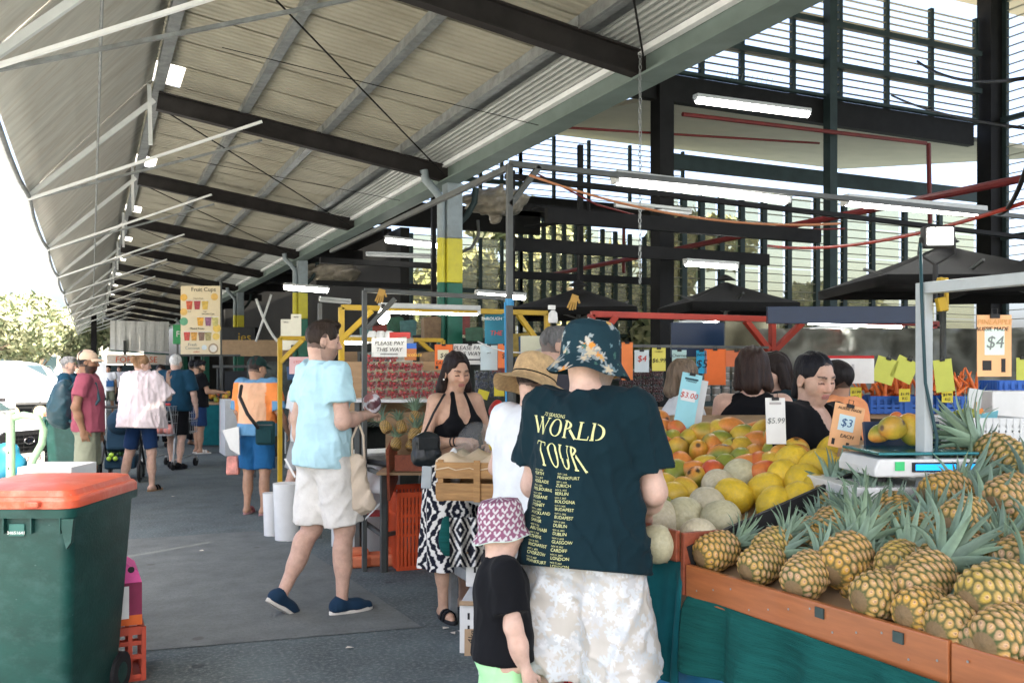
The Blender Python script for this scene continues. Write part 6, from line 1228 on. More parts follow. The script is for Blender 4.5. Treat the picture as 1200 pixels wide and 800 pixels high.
def punnets(u0, u1, v0, v1, d, nx, nz_, m, label, cat, shape='box', group=None):
    k = d / FOC; dx = (u1 - u0) / nx; dz = (v1 - v0) / nz_
    ms = None
    for i in range(nx):
        for j in range(nz_):
            p = at(u0 + dx * (i + .5), v1 - dz * (j + .5), d + .03 * ((i * 7 + j * 3) % 3) / 3); W, H = dx * k * .94, dz * k * .95
            if ms is None: ms = m(W, H)
            o = mesh_obj(*ms[:3], None, p, (0, 0, RZ + rng.uniform(-.06, .06))); tag(o, '%s, %s column, %s layer' % (label, 'leftmost' if i == 0 else 'rightmost' if i == nx - 1 else ORD[i], 'bottom' if j == 0 else ORD[j]), cat, group)
            for q in ms[3:]: mesh_obj(q[0], q[1], q[2], o)
m_clear = bpy.data.materials.new('clear_plastic'); m_clear.use_nodes = True
_n = m_clear.node_tree.nodes; _l = m_clear.node_tree.links; _b = _n['Principled BSDF']; _b.inputs['Roughness'].default_value = .08; _b.inputs['Base Color'].default_value = (.9, .92, .92, 1); _t = _n.new('ShaderNodeBsdfTransparent'); _t.inputs[0].default_value = (.93, .95, .95, 1); _mx = _n.new('ShaderNodeMixShader'); _mx.inputs[0].default_value = .06; _l.new(_t.outputs[0], _mx.inputs[1]); _l.new(_b.outputs[0], _mx.inputs[2]); _l.new(_mx.outputs[0], _n['Material Output'].inputs[0])
def punnet_mesh(col, leaf, seed, W=None):
    mb_ = mat('berry_%d' % seed, col, .35, var=.35, scale=60, spec=.5); mg_ = mat('berry_leaf', (.04, .14, .02), .6)
    def f(W, H):
        D = .10; b = MB(); b.prism([(-W / 2, -H / 2), (W / 2, -H / 2), (W / 2 * 1.04, H / 2), (-W / 2 * 1.04, H / 2)], -D / 2, D / 2, Matrix(((1, 0, 0), (0, 0, -1), (0, 1, 0)))); me = b.mesh('punnet')
        r = random.Random(seed); q = MB(); lf = MB(); R0 = H * .19
        for _ in range(26):
            c = Vector((r.uniform(-.42, .42) * W, r.uniform(-.42, .42) * D, r.uniform(-.40, .34) * H)); q.lathe([(R0 * .25, -R0 * 1.2), (R0 * .8, -R0 * .5), (R0, .0), (R0 * .8, R0 * .6), (R0 * .3, R0 * .8)], 8, c)
            if leaf and r.random() < .6: lf.lathe([(R0 * .9, R0 * .55), (R0 * .2, R0 * .95)], 5, c)
        lid = MB().box((0, 0, H / 2 + .002), (W * 1.06, D * 1.06, .006)).mesh('lid'); res = ['punnet', me, m_clear, ('fruit', q.mesh('fruit', True), mb_), ('lid', lid, m_clear)]
        if leaf: res.append(('leaves', lf.mesh('leaves'), mg_))
        return res
    return f
punnets(726, 777, 432, 470, 6.9, 4, 4, punnet_mesh((.06, .004, .008), False, 5), 'dark cherry punnet behind the floral hat', 'punnet', group='cherry punnets')
def tin(W, H):
    b = MB().lathe([(W * .40, -H / 2), (W * .47, -H * .35), (W * .47, H * .25), (W * .36, H * .4), (W * .40, H / 2)], 12); return ['jar', b.mesh('jar', 40), mat('grey_carton', (.22, .22, .20), .6, var=.2, scale=15), ('lid', MB().cyl((0, 0, H * .4), (0, 0, H * .49), W * .42, 12).mesh('lid', 40), m_whitep)]
punnets(822, 868, 428, 470, 6.9, 4, 5, tin, 'grey jar left of the sleeveless woman', 'jar', group='stacked grey jars')
for (u, v, w_) in ((751, 474, 60), (846, 474, 56)):
    p = at(u, v, 6.9); o = MB().box((p.x, p.y, (p.z - .02) / 2), (w_ * 6.9 / FOC, .4, p.z - .02)).build('display_stand', m_ply, rot=None); tag(o, 'plywood stand under the ' + ('cherry punnets' if u < 800 else 'grey jars'), 'stand')
# ---- strawberry stall
sp = at(472, 467, 7.35); t = empty('display_shelf', (sp.x, sp.y, 0), RZ, 'white-edged shelf stacked with strawberry punnets', 'shelf')
MB().box((.06, .1, sp.z - .015), (.92, .36, .025)).build('shelf_board', m_whitep, t); MB().box((-.14, .3, sp.z - .15 + .2), (1.2, .02, .5)).build('back_panel', m_ply, t)
for x in (-.36, .5): MB().box((x, .1, (sp.z - .03) / 2), (.04, .3, sp.z - .03)).build('leg', m_greyst, t)
sm = punnet_mesh((.42, .012, .012), True, 3)
PUN = None
for row, (n0, n1) in enumerate(((0, 8), (0, 8), (0, 8), (0, 5), (0, 3))):
    for i in range(n0, n1):
        W, H = .098, .068; p = at(426 + 13.6 * i + 2 * (row % 2) + 6, 461 - 10.6 * row, 7.30 + .02 * (row % 2))
        if PUN is None: PUN = sm(W, H)
        o = mesh_obj(*PUN[:3], None, p, (0, 0, RZ + rng.uniform(-.08, .08))); tag(o, 'strawberry punnet, %s in the %s layer' % ('leftmost' if i == 0 else 'rightmost' if i == n1 - 1 else ORD[i] + ' from the left', 'bottom' if row == 0 else 'top' if row == 4 else ORD[row]), 'punnet', 'strawberry punnets')
        for q in PUN[3:]: mesh_obj(q[0], q[1], q[2], o)
bl = punnet_mesh((.012, .022, .05), False, 8)
punnets(556, 588, 434, 466, 7.3, 2, 3, bl, 'blueberry punnet right of the young woman', 'punnet', group='blueberry punnets')
card(456, 407, 41, 22, 7.25, WC, 'white hand-written pay sign above the strawberries, left one', ((0, .22, .30, 'PLEASE PAY'), (0, -.12, .30, 'THIS WAY')), clip=False, patches=((.0, -.36, .5, .04, (.02, .02, .02)),), group='hand-written pay signs', name='pay_sign')
t = card(551, 415, 39, 24, 7.0, WC, 'white hand-written pay sign with an arrow above the young woman', ((-.05, .30, .28, 'PLEASE PAY'), (-.08, .02, .28, 'THIS WAY')), patches=((.12, -.26, .45, .06, (.02, .02, .02)),), group='hand-written pay signs', name='pay_sign')
MB().prism([(0, -.018), (.045, 0), (0, .018)], 0, .0015, Matrix(((1, 0, 0), (0, 0, -1), (0, 1, 0))), (.075, -.0035, -.041)).build('arrow_head', m_blk, t)
card(520, 418, 21, 29, 6.9, (.78, .16, .03), 'orange card reading four dollars each left of the young woman\'s head', ((-.03, .05, .26, '$4'), (-.05, -.25, .2, 'EACH!')), patches=((-.03, .08, .62, .4, (.70, .62, .42)), (-.38, -.42, .16, .12, (.02, .02, .02)), (.3, -.44, .16, .10, (.02, .02, .02))))
card(573, 419, 20, 29, 6.95, (.55, .66, .68), 'pale blue notice right of the arrow sign', ((0, .2, .1, 'pick'),), )
card(592, 417, 17, 28, 6.9, (.78, .20, .06), 'orange card behind the tall dark post', ((0, 0, .3, '$5'),))
card(625, 403, 30, 19, 6.55, (.68, .68, .50), 'pale cream blank card left of the grey-haired man', clip=False)
card(585, 455, 12, 18, 6.9, YC, 'yellow ticket hung near the tall dark post', clip=False); card(566, 462, 13, 10, 6.8, YC, 'yellow ticket tilted beside the young woman\'s hair', clip=False, roll=.3)
card(352, 428, 26, 20, 8.4, (.62, .40, .40), 'pink hand-written notice behind the walking man', ((0, .2, .2, 'LYCHEES', m_redpen), (0, -.15, .2, 'fresh', m_redpen)), clip=False)
for i, u in enumerate((335, 347)): card(u, 392 - 6 * i, 12, 36, 9.2 - .3 * i, (.62, .60, .48), ('cream tall notice hung on the second column', 'second cream notice nearer the walking man')[i], ((0, .4, .06, 'MENU'),), clip=False)
card(481, 414, 14, 16, 8.5, (.30, .10, .03), 'dark brown label under a blue strip behind the frames', ((0, -.1, .4, 'Chocolate', mat('gold_print', (.6, .35, .05), .5, var=0)),), patches=((0, .55, 1, .4, (.02, .08, .3)),), clip=False)
t = card(580, 385, 24, 36, 8.3, (.01, .12, .18), 'dark teal poster with red letters behind the tall post', ((0, .32, .14, 'THROUGH TO', m_whitep), (.05, -.15, .22, 'THE', m_redpen)), clip=False, name='poster', group=None)
# pineapple bin of the second stall
pb = at(470, 505, 7.0); t = empty('display_bin', (pb.x, pb.y, 0), RZ, 'brown wooden display bin of pineapples below the strawberries', 'display bin')
MB().box((.09, -.14, 1.5 - (540 - 432) * 7 / FOC + .05), (.24, .02, .12)).build('front_board', m_boardr, t); MB().box((-.08, .1, .80), (.02, .5, .40), (.2, 0, 0)).build('side_board', m_boardr, t); MB().box((.08, .12, .76), (.5, .5, .02)).build('floor', m_ply, t); MB().box((.08, .38, .95), (.5, .02, .5)).build('back_board', m_ply, t)
for x in (-.12, .3): MB().box((x, .0, .37), (.04, .04, .74)).build('leg', m_greyst, t)
for i, (u, v, ax) in enumerate(((464, 520, (.0, .8, .5)), (470, 500, (-.3, .9, .3)), (486, 489, (.0, .95, .3)), (485, 509, (.15, .85, .5)), (482, 521, (.2, .7, .5)), (494, 503, (.3, .8, .4)), (452, 500, (-.5, .8, .4)), (497, 520, (.3, .7, .5)))):
    pineapple(at(u, v, 6.95 + .03 * (i % 3)), dirv(*ax), 'pineapple in the brown bin, ' + ('front left', 'upper left', 'topmost', 'centre', 'front centre', 'right side', 'far left with only leaves showing', 'front right corner')[i], .62, i, i, 'pineapples in the brown display bin', .95, True)
# ---- steel stand, crates and bits in the aisle
tt = empty('steel_stand', (0, 0, 0), 0, 'grey angle-steel stand below the pineapple bin', 'stand')
a, b = onz(449, 670), onz(420, 645); c_, d_ = a + Vector((.55, .35, 0)), b + Vector((.6, .1, 0))
for q in (a, b, c_, d_): MB().box((q.x, q.y, .38), (.04, .04, .76)).build('leg', m_greyst, tt)
for p, q in ((a, b), (b, d_), (a, c_), (c_, d_)):
    for z in (.28, .74): MB().beam(p + Vector((0, 0, z)), q + Vector((0, 0, z)), .03, .03).build('rail', m_greyst, tt)
o = MB().box((0, 0, 0), (.62, .5, .05)).build('folded_cloth', m_blk, loc=(a + d_) / 2 + Vector((0, 0, .80)), rot=(0, 0, .3), bevel=.02); tag(o, 'black cloth folded over the steel stand', 'cloth')
p = onz(475, 664); c = crate('plastic_crate', (p.x + .10, p.y + .12, 0), (.36, .50, .60), m_orange, 'tall bright orange slotted crate beside the patterned skirt', rz=RZ + .35, n=12)
p = onz(445, 662); t = empty('barrier_foot', (p.x - .02, p.y + .05, 0), RZ + .3, 'faded orange moulded plastic barrier foot on the asphalt', 'barrier foot'); m_fo = mat('faded_orange', (.68, .20, .09), .6, var=.15, scale=6)
MB().prism([(-.26, -.10), (-.1, -.13), (-.05, -.1), (.05, -.1), (.1, -.13), (.26, -.12), (.27, .1), (.1, .12), (.05, .09), (-.05, .09), (-.1, .12), (-.26, .1)], 0, .09).build('base', m_fo, t, bevel=.02); MB().box((-.14, 0, .11), (.16, .15, .05)).build('pad', m_fo, t, bevel=.015); MB().box((.14, 0, .11), (.16, .15, .05)).build('pad', m_fo, t, bevel=.015)
p = onz(440, 640); o = MB().box((0, 0, 0), (.30, .02, .30), (-.3, 0, 0)).build('carton_flap', m_paper, loc=(p.x + .1, p.y + .25, .28), rot=(0, 0, RZ)); tag(o, 'white printed carton under the steel stand', 'carton')
o = MB().box((0, 0, 0), (.22, .14, .02)).build('red_tray', mat('dark_red_tray', (.25, .03, .03), .5), loc=at(435, 601, 7.3), rot=(.1, 0, RZ)); tag(o, 'dark red tray on the stand rail', 'tray')
o = MB().beam(at(427, 609, 7.0), at(446, 589, 7.0), .03, .012).build('plastic_strip', m_whitep); tag(o, 'white plastic strip tied to the stand', 'strip')
# white tubs by the aisle
for i, (u, v, w_, h_, dd) in enumerate(((336, 590, 32, 66, 8.3), (318, 585, 20, 50, 8.5))):
    p = onground(u, dd); k = dd / FOC; o = MB().lathe([(w_ * k * .42, 0), (w_ * k * .5, h_ * k)], 20).build('white_drum', m_whitep, smooth=40, loc=p); tag(o, ('tall white drum behind the walking man', 'smaller white drum beside the tall one')[i], 'drum')
p = onground(428, 7.9); o = MB().box((p.x, p.y, .42), (.5, .4, .84)).build('white_counter', m_whitep, bevel=.01); o.rotation_euler = (0, 0, 0); tag(o, 'white painted counter end behind the tote bag', 'counter')
p = at(437, 560, 7.4); o = MB().grid([[p + dirv(-.09 + .18 * i / 6, .12 - .24 * j / 6, .02 * math.sin(i + j)) for j in range(7)] for i in range(7)]).build('plastic_bag', m_whitep, smooth=True, solid=.003); tag(o, 'white plastic sheet hanging by the stand', 'plastic sheet')
# ---- box table next to the young woman
t = empty('steel_table', (0, 0, 0), 0, 'galvanised table with white cartons on its lower shelf', 'table'); a, b = onz(527, 727), onz(533, 700); W = Vector((.75, -.28, 0)) * .95
a = Vector((2.03, 5.28, 0)); qs = [a, a + Vector((.55, .1, 0)), a + Vector((-.03, -1.25, 0)), a + Vector((.5, -1.2, 0))]
for q in qs: MB().box((q.x, q.y, .40), (.045, .045, .80)).build('leg', m_galv, t)
for z in (.33, .80):
    for p, q in ((qs[0], qs[1]), (qs[0], qs[2]), (qs[2], qs[3]), (qs[1], qs[3])): MB().beam(p + Vector((0, 0, z)), q + Vector((0, 0, z)), .035, .06).build('rail', m_galv, t)
MB().add([q + Vector((0, 0, .835)) for q in (qs[0], qs[1], qs[3], qs[2])], [(0, 1, 2, 3)]).build('table_top', m_ply, t, solid=.01)
# wooden crate with paper on it
wc = at(558, 573, 5.05); t = empty('wooden_crate', (wc.x, wc.y, .846), RZ - .12, 'slatted wooden crate lined with brown paper on the steel table', 'crate'); W_, D_ = .36, .42
for sy, L_ in ((-1, W_), (1, W_)):
    for z in (.055, .165): MB().box((0, sy * D_ / 2, z), (L_, .014, .085)).build('slat', m_wood, t, bevel=.002)
for sx in (-1, 1):
    for z in (.055, .165): MB().box((sx * W_ / 2, 0, z), (.014, D_ - .02, .085)).build('slat', m_wood, t, bevel=.002)
    for sy in (-1, 1): MB().box((sx * (W_ / 2 - .02), sy * (D_ / 2 - .02), .11), (.03, .03, .22)).build('corner_post', m_wood, t)
MB().box((.04, -D_ / 2 - .012, .11), (.035, .012, .22)).build('batten', m_wood, t, bevel=.002); MB().box((0, 0, .01), (W_, D_, .012)).build('base', m_wood, t)
rows = [[(-.19 + .38 * i / 10, -.22 + .44 * j / 10, .215 + .03 * math.sin(i * .9) * math.sin(j * .7) + .02 * (i % 3) / 3 + (-.05 * (j == 0))) for j in range(11)] for i in range(11)]
o = MB().grid(rows).build('paper_liner', m_cardlt, t, solid=.002, smooth=True)
# bananas / grapes, red pouch, clear plastic bag with produce
bn = at(578, 512, 5.1); t = empty('bananas', bn, RZ, 'bunch of yellow bananas in the plastic bag', 'bananas')
for i in range(4): MB().tube([(.0 + .012 * i, -.02 + .012 * i, .06), (-.02 + .012 * i, -.035 + .01 * i, .0), (-.01 + .012 * i, -.03 + .01 * i, -.07)], [.006, .017, .007], 8).build('banana', mat('banana', (.66, .50, .05), .5, var=.1), t, smooth=True)
gr = MB(); r = random.Random(3)
for _ in range(60): gr.lathe([(.003, -.011), (.010, -.004), (.010, .004), (.003, .011)], 8, (r.gauss(0, .025), r.gauss(0, .02), r.gauss(0, .03)))
o = gr.build('grapes', mat('green_grapes', (.40, .46, .06), .3), smooth=True, loc=at(590, 510, 5.15)); tag(o, 'bunch of green grapes beside the bananas', 'grapes')
def soft_bag(c, size, name, m, label, cat, seed, res=.014, amp=.03, fr_=22):
    V, Q = sdf_mesh([ell((0, 0, 0), size), ell((0, 0, -size[2] * .35), np.array(size) * np.array((1.05, 1.05, .65)), k=.05)], res, .04, disp=lambda G: -amp * .5 * np.abs(clump(G, 1, fr_, seed)) + amp * .3)
    o = mesh_obj(name, np_mesh(name, V, Q), m, None, c, (0, 0, RZ)); return tag(o, label, cat)
soft_bag(at(558, 515, 5.22), (.11, .09, .10), 'plastic_bag', m_clear, 'translucent plastic bag held by the young woman', 'bag', 3, .010)
soft_bag(at(532, 545, 5.25), (.035, .03, .11), 'plastic_bag', m_whitep, 'thin white bag handle hanging from the young woman\'s hands', 'bag', 4, .008, .02)
soft_bag(at(583, 478, 6.0), (.045, .04, .06), 'red_pouch', m_redpl, 'small red packet beside the tall dark post', 'packet', 5, .008, .02)
# white cartons on the lower shelf, cardboard tag, patterned cloth
for i, (u, v, d, z, h, lab) in enumerate(((553, 0, 5.15, .0, .27, 'white carton with hand holes on the asphalt under the table'), (560, 0, 5.18, .355, .19, 'upper white carton on the table rail beside the child'), (575, 0, 4.8, .0, .26, 'white carton hidden behind the child'))):
    p = onground(u, d); t = empty('carton', (p.x + .12, p.y - .05, z + .003), RZ - .1, lab, 'carton'); MB().box((0, 0, h / 2), (.34, .40, h)).build('box', m_paper, t, bevel=.003)
    for x, zz in ((-.12, .5), (-.12, .75), (-.04, .62)): MB().box((x, -.2012, h * zz), (.012, .003, .035)).build('hand_hole', m_blk, t)
    MB().box((0, -.21, h + .005), (.34, .03, .006), (.5, 0, 0)).build('flap', m_card, t)
p = onz(555, 768); o = MB().box((0, 0, .07), (.10, .006, .14), (.05, 0, 0)).build('cardboard_tag', m_card, loc=(p.x, p.y, 0), rot=(-.2, 0, RZ)); tag(o, 'torn cardboard price tag on the ground by the cartons', 'cardboard')
text('4kg', .05, m_blk, o, Matrix.Translation((-.01, -.008, .10)) @ Matrix.Rotation(R(90), 4, 'X') @ Matrix.Rotation(R(80), 4, 'Z'))
P = [[at(527 + 40 * i / 60, 606 + 58 * j / 60, 5.0 + .05 * math.sin(i * .25) - .002 * i) for j in range(61)] for i in range(61)]; b = MB().grid(P); V = np.array(b.v); uu = np.repeat(np.arange(61), 61) / 60; vv = np.tile(np.arange(61), 61) / 60
w1 = np.abs((uu * 1.6) % 1 - .5) * 2; w2 = np.abs((vv * 1.2 + .2) % 1 - .5) * 2; dd = w1 + w2; kk = (np.abs(dd - 1) < .14) | (np.abs(dd - .5) < .09) | (dd < .12) | (np.abs(dd - 1.5) < .09); b.c = [tuple(c) for c in np.where(kk[:, None], np.array((.70, .68, .62)), np.array((.010, .012, .02)))]
o = b.build('patterned_cloth', MATS['ikat_cotton'], smooth=True, solid=.003); tag(o, 'black and white patterned cloth hung under the galvanised table', 'cloth')
soft_bag(at(524, 627, 5.35), (.045, .03, .11), 'green_bag', m_shade, 'dark green bag with a pale strap against the skirt', 'bag', 9, .009, .03)
# handbag and phone of the young woman, tote and melon of the polo man, bag of the orange man
t = empty('handbag', at(500, 525, 5.42), RZ + .3, 'black leather handbag on the young woman\'s arm', 'bag'); m_lea = mat('black_leather', (.008, .012, .014), .35, bump=.2, bscale=50); V, Q = sdf_mesh([cap((-.05, 0, -.06), (.05, 0, -.06), .045, ky=.8), cap((-.045, 0, .05), (.045, 0, .05), .03, ky=.8), ell((0, 0, 0), (.085, .035, .09))], .008, .03, disp=folds(.006, 6, .6, 40)); mesh_obj('bag_body', np_mesh('bag_body', V, Q), m_lea, t); MB().box((0, -.038, .03), (.12, .008, .07)).build('flap', m_lea, t, bevel=.004); MB().tube([(-.08, 0, .04), (-.075, 0, -.09), (0, -.005, -.105), (.075, 0, -.09), (.08, 0, .04)], .004, 6).build('piping', m_whitep, t, smooth=True)
o = MB().tube([at(497, 508, 5.42), at(508, 484, 5.42), at(520, 463, 5.52), at(521, 462, 5.66)], .008, 6).build('bag_strap', m_blk, smooth=True); tag(o, 'black strap of the handbag over the young woman\'s shoulder', 'strap')
o = MB().box((0, 0, 0), (.06, .012, .13)).build('phone_pouch', mat('pouch_grey', (.35, .40, .42), .3), loc=at(500, 559, 5.30), rot=(0, .05, RZ), bevel=.006); tag(o, 'clear phone pouch hanging below the handbag', 'pouch')
tw = (Matrix.Translation(POLO['root'].location) @ Matrix.Rotation(POLO['root'].rotation_euler.z, 4, 'Z') @ Vector(POLO['J']['elr'] * .45 + POLO['J']['wrr'] * .55)) - Vector((0, 0, .41)) + dirv(.02, 0, -.02); V, Q = sdf_mesh([cap((0, 0, .12), (0, 0, -.12), .055, .09, ky=.6), ell((0, 0, -.13), (.10, .055, .06))], .010, .03, disp=folds(.012, 4, .4, 30)); o = mesh_obj('tote_bag', np_mesh('tote_bag', V, Q), cloth_mat('cream_canvas', (.62, .52, .40)), None, tw, (0, 0, RZ)); tag(o, 'cream cotton tote bag hanging from the polo man\'s arm', 'bag')
o = MB().tube([tw + dirv(-.04, .10, 0), tw + dirv(-.045, .28, .02), tw + dirv(-.01, .36, .0)], .008, 6).tube([tw + dirv(.04, .10, 0), tw + dirv(.03, .30, .0), tw + dirv(.0, .38, .0)], .008, 6).build('tote_strap', MATS['cream_canvas'], smooth=True); tag(o, 'two cotton straps of the tote bag', 'strap')
pw = Matrix.Translation(POLO['root'].location) @ Matrix.Rotation(POLO['root'].rotation_euler.z, 4, 'Z'); wr_ = pw @ Vector(POLO['J']['wrr']); el_ = pw @ Vector(POLO['J']['elr'])
t = empty('wrapped_melon', wr_ + Vector((0, 0, .062)) + (wr_ - el_).normalized() * .07, RZ, 'wrapped melon half tucked in the polo man\'s arm', 'melon'); V, Q = sdf_mesh([ell((0, 0, 0), (.058, .055, .075))], .008, .01, disp=lambda G: -.006 * np.abs(clump(G, 1, 40, 2))); q_ = clump(V, 1, 60, 4); C = np.where((q_ > .15)[:, None], np.array((.40, .17, .17)), np.where((q_ < -.5)[:, None], np.array((.12, .05, .06)), np.array((.66, .62, .66)))); mesh_obj('fruit', np_mesh('fruit', V, Q, C), mat('wrapped_fruit', attr='col', rough=.25, var=.15, scale=30), t)
w_ = POLO['root'].matrix_world; o = MB().box((0, 0, 0), (.012, .004, .13)).build('paper_slip', m_paper, loc=at(340, 548, 5.6), rot=(0, -.5, RZ)); tag(o, 'white paper slip in the polo man\'s hanging hand', 'paper')
t = empty('sling_bag', at(311, 507, 9.45), RZ, 'dark green sling bag on the orange-shirted man\'s hip', 'bag'); m_dgn = cloth_mat('dark_green_nylon', (.012, .045, .05)); MB().box((0, 0, 0), (.20, .08, .25)).build('bag_body', m_dgn, t, bevel=.03); MB().box((0, -.045, -.03), (.16, .03, .15)).build('pocket', m_dgn, t, bevel=.012); MB().box((0, -.048, .085), (.17, .008, .012)).build('zip', m_greyst, t)
o = MB().tube([at(283, 452, 9.5), at(281, 465, 9.3), at(290, 485, 9.3), at(303, 502, 9.3)], .018, 6).build('bag_strap', m_blk, smooth=True); tag(o, 'dark strap across the orange-shirted man\'s back', 'strap')
o = MB().prism([(-.08, .1), (.09, .14), (.10, -.16), (.0, -.1)], -.012, .012, Matrix(((1, 0, 0), (0, 0, -1), (0, 1, 0)))).build('paper_bag', m_paper, loc=at(270, 515, 9.6), rot=(0, 0, RZ)); tag(o, 'white paper bag held by the orange-shirted man', 'bag'); mat('red_white_bag', (.62, .25, .2), .5, var=.5, scale=9); o = MB().prism([(-.06, .1), (.06, .1), (.07, -.1), (-.07, -.1)], -.04, .04, Matrix(((1, 0, 0), (0, 0, -1), (0, 1, 0)))).build('shopping_bag', MATS['red_white_bag'], loc=at(273, 545, 9.8), rot=(0, 0, RZ), bevel=.02); tag(o, 'red and white shopping bag by the orange-shirted man', 'bag')
# ================================================================= LEFT SIDE AND BACKGROUND
m_bin = mat('bin_green', (.004, .042, .034), .45, var=.25, scale=4, dirt=((.04, .11, .10), .45, 7), stretch=(1, 1, 1.4), bump=.15, bscale=60, spec=.4, spots=((.10, .16, .15), .4, 14, .06)); m_lid = mat('bin_lid_orange', (.56, .085, .035), .38, var=.18, scale=4, dirt=((.62, .28, .2), .55, 9), spec=.5, spots=((.3, .2, .16), .5, 12, .07))
def wheelie_bin(loc, rz, label, number=True):
    t = empty('wheelie_bin', loc, rz, label, 'bin'); b = MB(); n = []
    def ring(w, d, z, r=.05):
        pts = []
        for cx, cy, a0 in ((1, 1, 0), (-1, 1, 90), (-1, -1, 180), (1, -1, 270)):
            for k in range(5): a = R(a0 + 90 * k / 4); pts.append((cx * (w / 2 - r) + r * math.cos(a), cy * (d / 2 - r) + r * math.sin(a), z))
        return pts
    L = [ring(.44, .50, .02), ring(.45, .52, .10), ring(.535, .645, .90), ring(.54, .65, .955), ring(.575, .69, .957), ring(.58, .70, .995), ring(.56, .68, .997)]
    k = len(L[0]); vs = [q for r in L for q in r]; fs = [(i * k + j, i * k + (j + 1) % k, (i + 1) * k + (j + 1) % k, (i + 1) * k + j) for i in range(len(L) - 1) for j in range(k)] + [tuple(range(k - 1, -1, -1)), tuple(range((len(L) - 1) * k, len(L) * k))]
    b.add(vs, fs).build('body', m_bin, t, smooth=35)
    for x in (-.20, -.085, .0, .115, .235): MB().box((x, -.338, .925), (.006, .028, .065)).build('rib', m_bin, t)
    for x in (-.26, .26): MB().prism([(-.03, 0), (.03, 0), (.02, -.10), (.0, -.13)], -.012, .012, Matrix(((1, 0, 0), (0, 0, -1), (0, 1, 0))), (x, -.335, .955)).build('gusset', m_bin, t)
    if number:
        MB().box((.045, -.329, .905), (.066, .006, .052), (-.06, 0, 0)).build('number_plate', mat('bin_plate', (.03, .12, .10), .5), t, bevel=.008); text('24651641', .019, m_paper, t, Matrix.Translation((.045, -.3335, .893)) @ Matrix.Rotation(R(86), 4, 'X'))
    lid = MB(); rows = []
    for (f, z) in ((1.0, .998), (1.0, 1.03), (.965, 1.045), (.93, 1.048), (.90, 1.072), (.80, 1.080), (.4, 1.086), (.02, 1.087)): rows.append(ring(.585 * f, .70 * f, z, .07 * f))
    vs = [q for r in rows for q in r]; fs = [(i * k + j, i * k + (j + 1) % k, (i + 1) * k + (j + 1) % k, (i + 1) * k + j) for i in range(len(rows) - 1) for j in range(k)] + [tuple(range(k - 1, -1, -1)), tuple(range((len(rows) - 1) * k, len(rows) * k))]
    lo = MB().add(vs, fs).build('lid', m_lid, t, smooth=35); MB().box((.13, -.355, 1.02), (.06, .05, .028)).build('lid_handle', m_lid, lo, bevel=.008); MB().box((-.13, -.355, 1.02), (.06, .05, .028)).build('lid_handle', m_lid, lo, bevel=.008)
    MB().cyl((-.24, .34, .98), (.24, .34, .98), .018, 10).build('handle_bar', m_bin, t, smooth=40)
    for x in (-.22, .22): w_ = MB().cyl((x - .025, .24, .10), (x + .025, .24, .10), .10, 20).build('wheel', m_soleB, t, smooth=40); MB().cyl((x - .027, .24, .10), (x + .027, .24, .10), .05, 14).build('hub', m_bin, w_, smooth=40)
    return t
p = onground(54, 4.14); wheelie_bin(p, RZ, 'dark green wheelie bin with an orange lid filling the lower left corner').scale = (1, 1, .97)
p = onground(87, 10.9); wheelie_bin(p, RZ - .12, 'second green wheelie bin behind the bearded man\'s legs', False).scale = (.82, .8, 1)
p = onground(152, 4.66); crate('milk_crate', (p.x - .10, p.y, 0), (.32, .30, .27), mat('brick_red_plastic', (.40, .055, .025), .5, var=.12), 'brick-red milk crate on the asphalt beside the front bin', rz=RZ + .45, n=5)
t = empty('carton', (p.x - .10, p.y, .275), RZ + .45, 'pink and maroon fruit carton standing on the milk crate', 'carton'); m_mar = mat('maroon_carton', (.20, .02, .06), .7); m_pk = mat('pink_carton', (.72, .10, .32), .7); m_oc = mat('orange_carton', (.62, .12, .02), .7)
MB().box((0, 0, .13), (.30, .26, .16)).build('sleeve', m_mar, t); MB().box((0, 0, .025), (.302, .262, .05)).build('lower_band', m_oc, t); MB().prism([(-.15, .21), (.15, .21), (.13, .27), (.05, .33), (-.1, .33), (-.15, .28)], -.125, .125, Matrix(((1, 0, 0), (0, 0, -1), (0, 1, 0)))).build('inner_box', m_pk, t)
MB().box((.02, -.1325, .115), (.14, .003, .16)).build('label', m_paper, t); text('L', .05, mat('green_pen', (.04, .2, .1), .6, var=0), t, Matrix.Translation((.01, -.136, .13)) @ Matrix.Rotation(R(90), 4, 'X')); MB().cyl((.1, -.126, .275), (.1, -.12, .275), .016, 12).build('hand_hole', m_blk, t)
MB().box((.1515, 0, .115), (.003, .14, .15)).build('label', m_paper, t); text('L', .06, MATS['green_pen'], t, Matrix.Translation((.155, 0, .13)) @ Matrix.Rotation(R(90), 4, 'Z') @ Matrix.Rotation(R(90), 4, 'X'))
# hand truck with cartons behind the bin
m_lg = mat('pale_green_paint', (.40, .62, .36), .45, var=.12, dirt=((.15, .2, .14), .5, 12)); p = onground(40, 5.25); t = empty('hand_truck', p, RZ, 'pale green tubular hand truck behind the front bin', 'hand truck')
MB().tube([(-.135, 0, .05), (-.135, 0, 1.30)], .024, 10).build('upright', m_lg, t, smooth=40); MB().tube([(-.115, 0, 1.27), (-.06, 0, 1.285), (.02, 0, 1.27), (.055, 0, 1.20), (.045, 0, 1.12), (-.005, 0, 1.03), (-.035, 0, .95), (-.04, 0, .8), (-.04, 0, .05)], .021, 10).build('handle', m_lg, t, smooth=40)
MB().box((-.05, -.12, .03), (.4, .26, .012)).build('toe_plate', m_lg, t); MB().cyl((-.26, .06, .12), (-.21, .06, .12), .12, 18).build('wheel', m_soleB, t, smooth=40); MB().cyl((.1, .06, .12), (.15, .06, .12), .12, 18).build('wheel', m_soleB, t, smooth=40); MB().cyl((-.24, .06, .12), (.13, .06, .12), .012, 8).build('axle', m_greyst, t)
